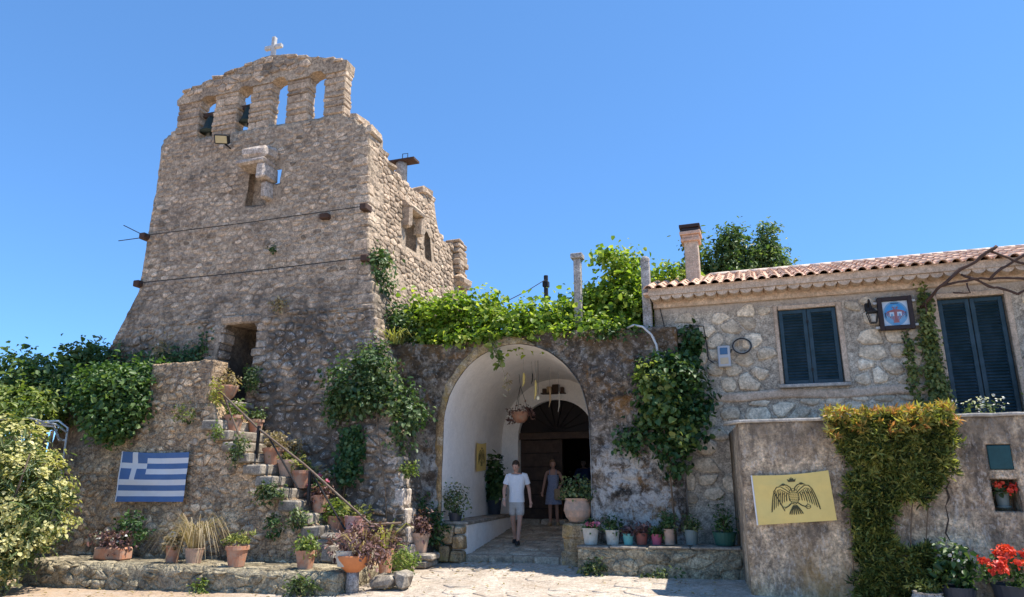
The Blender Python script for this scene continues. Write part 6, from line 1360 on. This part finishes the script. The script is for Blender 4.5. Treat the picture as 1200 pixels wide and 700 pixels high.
for k, (lab, x, y, zt_, zb, m, w) in enumerate((('dried yellow gourd strip hanging near the vault crown', -0.30, 1.5, 4.34, 3.72, 'candle', 0.032), ('thin dark twisted ornament hanging beside the gourd strip', -0.13, 1.6, 4.3, 3.78, 'iron', 0.014),
      ('slim yellow dried pod hanging before the inner arch', -0.02, 1.5, 4.3, 3.42, 'candle', 0.028), ('brown dried pod hanging over the wooden door', 0.20, 1.9, 4.2, 3.28, 'straw', 0.022), ('pale shell string hanging over the wooden door', 0.33, 2.2, 4.15, 3.2, 'pot_white', 0.016))):
    t = thing('hanging_ornament', lab, 'ornament', (x, y, zb), 'ornaments hanging under the vault')
    MB().tube([(x, y, zt_), (x + 0.01, y, lerp(zt_, zb, 0.55))], 0.004, 4).make('string', G['cable_grey'], t)
    MB().tube([(x + 0.01, y, lerp(zt_, zb, 0.5)), (x + 0.015, y, lerp(zt_, zb, 0.6)), (x + 0.01, y, lerp(zt_, zb, 0.85)), (x - 0.02, y, zb)], [w * 0.5, w, w * 0.9, w * 0.3], 7).make('pod', G[m], t, True)
t = thing('hanging_bulb', 'small round pale bulb hanging on a wire before the inner arch', 'bulb', (0.05, 1.5, 3.4)); MB().tube([(0.05, 1.5, 4.3), (0.05, 1.5, 3.5)], 0.004, 4).make('wire', G['cable_black'], t); MB().ball((0.05, 1.5, 3.45), (0.04, 0.04, 0.05)).make('globe', G['glass_bulb'], t, True)
t = thing('door_shelf', 'little wooden shelf of lanterns above the passage door', 'shelf', (-0.6, 4.85, 4.0))
MB().box(-0.88, -0.22, 4.78, 4.99, 3.97, 3.995).make('board', G['old_wood'], t)
for (x, w, h, m) in ((-0.80, 0.05, 0.12, 'old_wood'), (-0.66, 0.07, 0.17, 'straw'), (-0.48, 0.09, 0.22, 'old_wood'), (-0.30, 0.045, 0.14, 'rusty_iron')):
    MB().box(x - w, x + w, 4.83, 4.95, 3.996, 4.0 + h, bev=0.012).make('box', G[m], t)

# ================================================================== PEOPLE
def skin_mesh(joints, bones, root, sub=1):
    names = list(joints); me = bpy.data.meshes.new('skel'); me.from_pydata([joints[n][0] for n in names], [(names.index(a), names.index(b)) for a, b in bones], [])
    o = link(bpy.data.objects.new('skel', me)); o.modifiers.new('skin', 'SKIN')
    for i, n in enumerate(names):
        r = joints[n][1]; sv = me.skin_vertices[0].data[i]; sv.radius = (r, r) if np.isscalar(r) else r; sv.use_root = (n == root)
    s = o.modifiers.new('sub', 'SUBSURF'); s.levels = sub; s.render_levels = sub
    ev = o.evaluated_get(bpy.context.evaluated_depsgraph_get()); m2 = bpy.data.meshes.new_from_object(ev)
    V = [v.co.copy() for v in m2.vertices]; F = [tuple(p.vertices) for p in m2.polygons]
    bpy.data.objects.remove(o); return V, F
def voxel(V, F, size):
    me = bpy.data.meshes.new('vox'); me.from_pydata([tuple(v) for v in V], [], F); o = link(bpy.data.objects.new('vox', me))
    r = o.modifiers.new('r', 'REMESH'); r.mode = 'VOXEL'; r.voxel_size = size; sm = o.modifiers.new('s', 'SMOOTH'); sm.iterations = 3; sm.factor = 0.5
    m2 = bpy.data.meshes.new_from_object(o.evaluated_get(bpy.context.evaluated_depsgraph_get()))
    V = [v.co.copy() for v in m2.vertices]; F = [tuple(p.vertices) for p in m2.polygons]; bpy.data.objects.remove(o); return V, F
def head_shape():
    V = []; F = []; n, m = 28, 20
    for i in range(m + 1):
        t = math.pi * i / m
        for k in range(n):
            a = 2 * math.pi * k / n; x, y, z = math.sin(t) * math.sin(a), -math.sin(t) * math.cos(a), -math.cos(t)
            px, py, pz = x * 0.074, y * 0.094, z * 0.115
            if z < 0: px *= 1 - 0.28 * (-z) ** 1.5; py = py * (1 - 0.10 * (-z)) - 0.006 * (-z)
            if y < -0.3:
                py -= 0.024 * math.exp(-(px / 0.013) ** 2 - ((pz + 0.018) / 0.020) ** 2) + 0.008 * math.exp(-(px / 0.03) ** 2 - ((pz + 0.095) / 0.018) ** 2) + 0.006 * math.exp(-((pz - 0.028) / 0.012) ** 2 - (px / 0.05) ** 2)
                py += 0.009 * math.exp(-((abs(px) - 0.030) / 0.014) ** 2 - ((pz - 0.006) / 0.012) ** 2)
                py -= 0.005 * math.exp(-(px / 0.022) ** 2 - ((pz + 0.056) / 0.010) ** 2)
            V.append(Vector((px, py, pz)))
    F = [(i * n + k, i * n + (k + 1) % n, (i + 1) * n + (k + 1) % n, (i + 1) * n + k) for i in range(m) for k in range(n)]
    e = MB()
    for s in (-1, 1): e.ball((s * 0.076, 0.008, -0.004), (0.010, 0.020, 0.031), 8, 6)
    b = len(V); V += [Vector(q) for q in e.v]; F += [tuple(i + b for i in q) for q in e.f]
    return V, F
def hand(J, B, side, wrist, d, palm_n, curl, tag_):
    """five fingers rooted in the palm: d = hand direction, palm_n = towards the body's front"""
    d = Vector(d).normalized(); nrm = Vector(palm_n).normalized(); acr = d.cross(nrm).normalized()
    w = Vector(wrist); pm = w + d * 0.05; J[tag_ + 'palm'] = (pm, (0.034, 0.018)); B.append((tag_ + 'wrist', tag_ + 'palm'))
    J[tag_ + 'kn'] = (w + d * 0.085, (0.036, 0.014)); B.append((tag_ + 'palm', tag_ + 'kn'))
    for k, (o, L) in enumerate(((-0.028, 0.062), (-0.010, 0.075), (0.010, 0.070), (0.028, 0.055))):
        p0 = w + d * 0.088 + acr * o; p1 = p0 + d * L * 0.5 + nrm * curl * L * 0.2; p2 = p1 + (d * (1 - curl * 0.5) + nrm * curl).normalized() * L * 0.5
        J[f'{tag_}f{k}a'] = (p0, 0.0095); J[f'{tag_}f{k}b'] = (p1, 0.0088); J[f'{tag_}f{k}c'] = (p2, 0.007); B += [(tag_ + 'kn', f'{tag_}f{k}a'), (f'{tag_}f{k}a', f'{tag_}f{k}b'), (f'{tag_}f{k}b', f'{tag_}f{k}c')]
    q0 = w + d * 0.035 + acr * -0.036 * side; q1 = q0 + d * 0.03 - acr * 0.016 * side + nrm * 0.012
    J[tag_ + 'ta'] = (q0, 0.012); J[tag_ + 'tb'] = (q1, 0.010); J[tag_ + 'tc'] = (q1 + d * 0.028 + nrm * 0.006, 0.008); B += [(tag_ + 'palm', tag_ + 'ta'), (tag_ + 'ta', tag_ + 'tb'), (tag_ + 'tb', tag_ + 'tc')]
def build_person(label, loc, yaw, K, head_rot, skin, hair, clothes):
    t = thing('person', label, 'person', loc); rz = Matrix.Rotation(yaw, 3, 'Z'); L0 = Vector(loc); sc = K['scale']
    place = lambda V: [rz @ (Vector(v) * sc) + L0 for v in V]
    J = {}; B = []; w = K['w']
    def add(n, co, r, par=None):
        J[n] = (Vector(co), r)
        if par: B.append((par, n))
    add('pelvis', K['pelvis'], (0.13 * w, 0.10)); add('waist', K['waist'], (0.11 * w, 0.085), 'pelvis'); add('chest', K['chest'], (0.14 * w, 0.10), 'waist'); add('upper', K['upper'], (0.115 * w, 0.08), 'chest')
    add('neck', K['neck'], 0.050, 'upper'); add('skull', K['head'], 0.05, 'neck')
    for s, n in ((-1, 'r'), (1, 'l')):
        add(n + 'sh', K[n + 'sh'], 0.054 * w, 'upper'); add(n + 'el', K[n + 'el'], 0.041 * w, n + 'sh'); add(n + 'fa', Vector(K[n + 'el']).lerp(Vector(K[n + 'wr']), 0.35), 0.040 * w, n + 'el'); add(n + 'wrist', K[n + 'wr'], 0.027, n + 'fa')
        hand(J, B, s, K[n + 'wr'], Vector(K[n + 'wr']) - Vector(K[n + 'el']) + Vector((0, 0, -0.1)), (-s * 0.5, -0.8, 0), 0.5, n)
        add(n + 'hip', K[n + 'hip'], 0.086, 'pelvis'); add(n + 'thigh', Vector(K[n + 'hip']).lerp(Vector(K[n + 'knee']), 0.5), 0.076, n + 'hip'); add(n + 'knee', K[n + 'knee'], 0.055, n + 'thigh')
        add(n + 'calf', Vector(K[n + 'knee']).lerp(Vector(K[n + 'an']), 0.33) + Vector((0, 0.015, 0)), 0.056, n + 'knee'); add(n + 'ankle', K[n + 'an'], 0.037, n + 'calf'); add(n + 'toe', K[n + 'toe'], (0.042, 0.026), n + 'ankle')
    V, F = skin_mesh(J, B, 'pelvis', 2)
    H, HF = head_shape(); hm = Euler(head_rot).to_matrix(); hc = Vector(K['head']) + Vector((0, -0.012, 0.055)); HP = lambda q: hm @ Vector(q) + hc
    b = len(V); V = list(V) + [HP(q) for q in H]; F = list(F) + [tuple(i + b for i in q) for q in HF]
    V, F = voxel(V, F, 0.0075)
    obj('body', place(V), F, G[skin], t, True)
    for s in (-1, 1):
        e = MB().ball((s * 0.030, -0.083, 0.006), (0.009, 0.005, 0.0042), 8, 6); obj('eye', place([HP(q) for q in e.v]), e.f, G['eye_dark'], t, True)
        e = MB().ball((s * 0.030, -0.090, 0.026), (0.014, 0.004, 0.0022), 8, 5); obj('eyebrow', place([HP(q) for q in e.v]), e.f, G[hair], t, True)
    e = MB().ball((0, -0.090, -0.056), (0.022, 0.008, 0.006), 10, 6); obj('mouth', place([HP(q) for q in e.v]), e.f, G['lip'], t, True)
    # hair: shell over the skull, thicker on top
    hb = MB().ball((0, 0.012, 0.022), (0.084, 0.098, 0.112), 26, 18); keep = []
    for q in hb.f:
        c = sum((Vector(hb.v[i]) for i in q), Vector()) / len(q)
        if c.z > 0.055 + (0.012 if c.y < -0.05 else 0) or c.y > 0.015 + (0.03 if c.z < -0.04 else 0) or (abs(c.x) > 0.062 and c.z > 0.005 and c.y > -0.035): 
            if c.z > K.get('hairlow', -0.06): keep.append(q)
    hv = [Vector(v) + Vector(v).normalized() * 0.008 * fbm(v[0] * 40, v[1] * 40, v[2] * 40) for v in hb.v]
    used = sorted({i for q in keep for i in q}); mp = {i: k for k, i in enumerate(used)}
    hv2 = [hv[i] for i in used]; nb = len(hv2); inn = [v * 0.86 for v in hv2]
    hf2 = [tuple(mp[i] for i in q) for q in keep]
    obj('hair', place([HP(v) for v in hv2 + inn]), hf2 + [tuple(i + nb for i in q[::-1]) for q in hf2], G[hair], t, True)
    clothes(t, place, K, HP); return t
def shoe(t, place, an, toe, mat):
    an, toe = Vector(an), Vector(toe); d = Vector((toe.x - an.x, toe.y - an.y, 0)).normalized(); s = Vector((-d.y, d.x, 0)); V = []; F = []; n = 12
    for lv, (z, k) in enumerate(((0.0, 1.0), (0.02, 1.04), (0.055, 0.92), (0.085, 0.5))):
        for i in range(n):
            a = 2 * math.pi * i / n; ln, wd_ = 0.145 * k, 0.050 * k * (1.1 if math.cos(a) > 0 else 0.9)
            c = an + d * (0.07 if lv < 3 else 0.02); V.append(Vector((c.x, c.y, 0)) + d * ln * math.cos(a) + s * wd_ * math.sin(a) + Vector((0, 0, min(an.z, toe.z) - 0.03 + z)))
    F = [(l * n + i, l * n + (i + 1) % n, (l + 1) * n + (i + 1) % n, (l + 1) * n + i) for l in range(3) for i in range(n)] + [tuple(range(n - 1, -1, -1)), tuple(3 * n + i for i in range(n))]
    obj('shoe', place(V), F, G[mat], t, True)
def rings(t, place, name, mat, rows, n=28, wob=0.0, seed=0):
    """lofted garment: rows of (centre, rx, ry)"""
    V = []
    for j, (c, rx, ry) in enumerate(rows):
        for k in range(n):
            a = 2 * math.pi * k / n; f = 1 + wob * math.sin(a * 7 + seed + j * 0.3) + wob * math.sin(a * 3 + seed * 2)
            V.append(Vector(c) + Vector((rx * f * math.cos(a), ry * f * math.sin(a), 0)))
    F = [(j * n + k, j * n + (k + 1) % n, (j + 1) * n + (k + 1) % n, (j + 1) * n + k) for j in range(len(rows) - 1) for k in range(n)]
    return obj(name, place(V), F, G[mat], t, True)
def tee(t, place, K, mat, w, low, sleeve=0.62):
    V = []; F = []; n = 28; pz = K['pelvis']
    rows = [((pz[0], pz[1], pz[2] + low), 0.172 * w, 0.128), ((pz[0], pz[1] - 0.004, pz[2] + 0.02), 0.166 * w, 0.125), (K['waist'], 0.158 * w, 0.122), (Vector(K['waist']).lerp(Vector(K['chest']), 0.55), 0.170 * w, 0.128), (K['chest'], 0.184 * w, 0.130),
            (Vector(K['chest']).lerp(Vector(K['upper']), 0.7), 0.192 * w, 0.118), (Vector(K['upper']) + Vector((0, 0, 0.015)), 0.186 * w, 0.100), (Vector(K['upper']) + Vector((0, 0, 0.05)), 0.140 * w, 0.086), (Vector(K['neck']) + Vector((0, 0, -0.03)), 0.078, 0.074)]
    for j, (c, rx, ry) in enumerate(rows):
        for k in range(n):
            a = 2 * math.pi * k / n; ca, sa = math.cos(a), math.sin(a); f = 1 + 0.045 * fbm(ca * 3.2 + j * 0.8, sa * 3.2, j * 0.7)
            V.append(Vector(c) + Vector((rx * f * math.copysign(abs(ca) ** 0.85, ca), ry * f * math.copysign(abs(sa) ** 0.9, sa), -0.03 * max(0, -sa) if j == len(rows) - 1 else 0)))
    F += [(j * n + k, j * n + (k + 1) % n, (j + 1) * n + (k + 1) % n, (j + 1) * n + k) for j in range(len(rows) - 1) for k in range(n)]
    for s_, q in ((-1, 'r'), (1, 'l')):
        sh, el = Vector(K[q + 'sh']), Vector(K[q + 'el']); sl = MB().tube([sh + Vector((-s_ * 0.07, 0, 0.0)), sh + Vector((0, 0, -0.005)), sh.lerp(el, 0.3), sh.lerp(el, sleeve)], [0.075 * w, 0.070 * w, 0.064 * w, 0.068 * w], 16, False)
        b = len(V); V += [Vector(p) for p in sl.v]; F += [tuple(i + b for i in f_) for f_ in sl.f]
    obj('shirt', place(V), F, G[mat], t, True)
# the man
KM = dict(scale=1.0, w=1.0, pelvis=(0, 0.0, 0.94), waist=(0, -0.01, 1.10), chest=(0, -0.01, 1.29), upper=(0, 0.0, 1.41), neck=(-0.005, -0.015, 1.50), head=(-0.015, -0.035, 1.575),
          rsh=(-0.185, -0.01, 1.415), rel=(-0.275, 0.0, 1.145), rwr=(-0.265, -0.13, 0.92), lsh=(0.185, 0.01, 1.425), lel=(0.265, 0.09, 1.155), lwr=(0.295, 0.06, 0.90),
          rhip=(-0.085, 0.0, 0.90), rknee=(-0.085, 0.10, 0.50), ran=(-0.05, 0.26, 0.13), rtoe=(-0.06, 0.13, 0.05), lhip=(0.085, 0.0, 0.90), lknee=(0.07, -0.09, 0.49), lan=(0.03, -0.10, 0.085), ltoe=(0.015, -0.25, 0.035), hairlow=-0.055)
def dress_man(t, place, K, HP):
    tee(t, place, K, 'shirt_white', 1.0, -0.07)
    J = {}; B = []
    def add(n, co, r, p=None):
        J[n] = (Vector(co), r)
        if p: B.append((p, n))
    add('belt', Vector(K['pelvis']) + Vector((0, 0, 0.03)), (0.143, 0.112)); add('seat', Vector(K['pelvis']) + Vector((0, 0, -0.05)), (0.150, 0.118), 'belt')
    for n in ('r', 'l'):
        add(n + 'a', Vector(K[n + 'hip']).lerp(Vector(K[n + 'knee']), 0.28), 0.102, 'seat'); add(n + 'b', Vector(K[n + 'hip']).lerp(Vector(K[n + 'knee']), 0.80), 0.098, n + 'a')
    V, F = skin_mesh(J, B, 'seat', 2); obj('shorts', place(V), F, G['shorts_check'], t, True)
    for n in ('r', 'l'): shoe(t, place, K[n + 'an'], K[n + 'toe'], 'shoe_dark')
    MB_ = MB().tube([Vector(K['rwr']) + Vector((0.032 * math.cos(a), 0.032 * math.sin(a), 0.02)) for a in np.linspace(0, 6.28, 13)], 0.006, 5); obj('wristband', place(MB_.v), MB_.f, G['flag_white'], t)
build_person('man in white shirt and pale shorts stepping out of the passage looking down', (-0.47, 1.52, fl_z(1.52) + 0.012), R(16), KM, (R(24), R(4), R(-22)), 'skin', 'hair_brown', dress_man)
# the woman
KW = dict(scale=0.93, w=0.92, pelvis=(0, 0.0, 0.94), waist=(0, -0.01, 1.10), chest=(0, -0.015, 1.28), upper=(0, 0.0, 1.40), neck=(0.0, -0.012, 1.49), head=(0.0, -0.03, 1.565),
          rsh=(-0.17, 0.0, 1.405), rel=(-0.24, 0.03, 1.13), rwr=(-0.29, -0.02, 0.90), lsh=(0.17, 0.0, 1.405), lel=(0.27, 0.06, 1.14), lwr=(0.20, -0.16, 1.05),
          rhip=(-0.085, 0.0, 0.90), rknee=(-0.09, -0.04, 0.49), ran=(-0.09, 0.0, 0.085), rtoe=(-0.11, -0.14, 0.035), lhip=(0.085, 0.0, 0.90), lknee=(0.09, 0.02, 0.49), lan=(0.10, 0.08, 0.085), ltoe=(0.12, -0.05, 0.035), hairlow=-0.10)
def dress_woman(t, place, K, HP):
    rows = [((0, -0.01, 1.33), 0.150, 0.108), ((0, -0.01, 1.27), 0.158, 0.118), ((0, -0.01, 1.12), 0.138, 0.110), ((0, 0, 1.0), 0.165, 0.130), ((0, 0, 0.85), 0.195, 0.155), ((0, 0, 0.68), 0.215, 0.175), ((0.0, 0, 0.55), 0.225, 0.185)]
    rings(t, place, 'dress', 'dress_blue', rows, 32, 0.02, 1)
    for s in (-1, 1):
        q = MB().tube([(s * 0.085, -0.115, 1.32), (s * 0.09, -0.08, 1.43), (s * 0.09, 0.02, 1.47), (s * 0.085, 0.095, 1.34)], 0.012, 5); obj('strap', place(q.v), q.f, G['dress_blue'], t)
    q = MB().ball((0, 0.06, 0.02), (0.09, 0.075, 0.12), 14, 10); obj('hair_back', place([HP(v) for v in q.v]), q.f, G['hair_auburn'], t, True)
    for n in ('r', 'l'): shoe(t, place, K[n + 'an'], K[n + 'toe'], 'straw')
LW = (-0.46, 4.42, fl_z(4.42) + 0.012)
build_person('woman in a grey blue sundress standing by the wooden door', LW, R(14), KW, (R(6), 0, R(10)), 'skin_tan', 'hair_auburn', dress_woman)
bg_ = thing('straw_bag', 'brown straw shoulder bag held at the hip of the woman', 'bag', (LW[0] + 0.22, LW[1] - 0.2, LW[2] + 0.62))
bx_, by_, bz_ = LW[0] + 0.24, LW[1] - 0.12, LW[2] + 0.62
MB().box(bx_ - 0.17, bx_ + 0.17, by_ - 0.07, by_ + 0.05, bz_, bz_ + 0.28, bev=0.03).make('bag_body', G['straw'], bg_)
MB().tube([(bx_ - 0.1, by_, bz_ + 0.27), (bx_ - 0.06, by_ + 0.02, bz_ + 0.40), (bx_ + 0.02, by_ + 0.05, bz_ + 0.40), (bx_ + 0.08, by_, bz_ + 0.27)], 0.012, 6).make('handle', G['old_wood'], bg_)
# dim figure inside the door
KI = dict(KM); KI.update(scale=0.97, ran=(-0.1, 0.03, 0.085), rtoe=(-0.12, -0.11, 0.035), rknee=(-0.095, 0, 0.49), lan=(0.1, 0.0, 0.085), ltoe=(0.12, -0.14, 0.035), lknee=(0.095, -0.02, 0.49))
def dress_in(t, place, K, HP):
    tee(t, place, K, 'shirt_navy', 1.0, -0.07)
    for s, n in ((-1, 'r'), (1, 'l')):
        a, b = Vector(K[n + 'hip']), Vector(K[n + 'an']); k = Vector(K[n + 'knee']); rings(t, place, 'trouser_leg', 'trousers_grey', [(a + Vector((0, 0, 0.08)), 0.10, 0.11), (a, 0.098, 0.108), (a.lerp(k, 0.5), 0.09, 0.095), (k, 0.075, 0.08), (b, 0.065, 0.07)], 16)
        shoe(t, place, K[n + 'an'], K[n + 'toe'], 'shoe_dark')
build_person('dim figure in navy top inside the dark doorway beyond the woman', (-0.35, 7.4, 0.632), R(14), KI, (R(5), 0, 0), 'skin', 'hair_brown', dress_in)
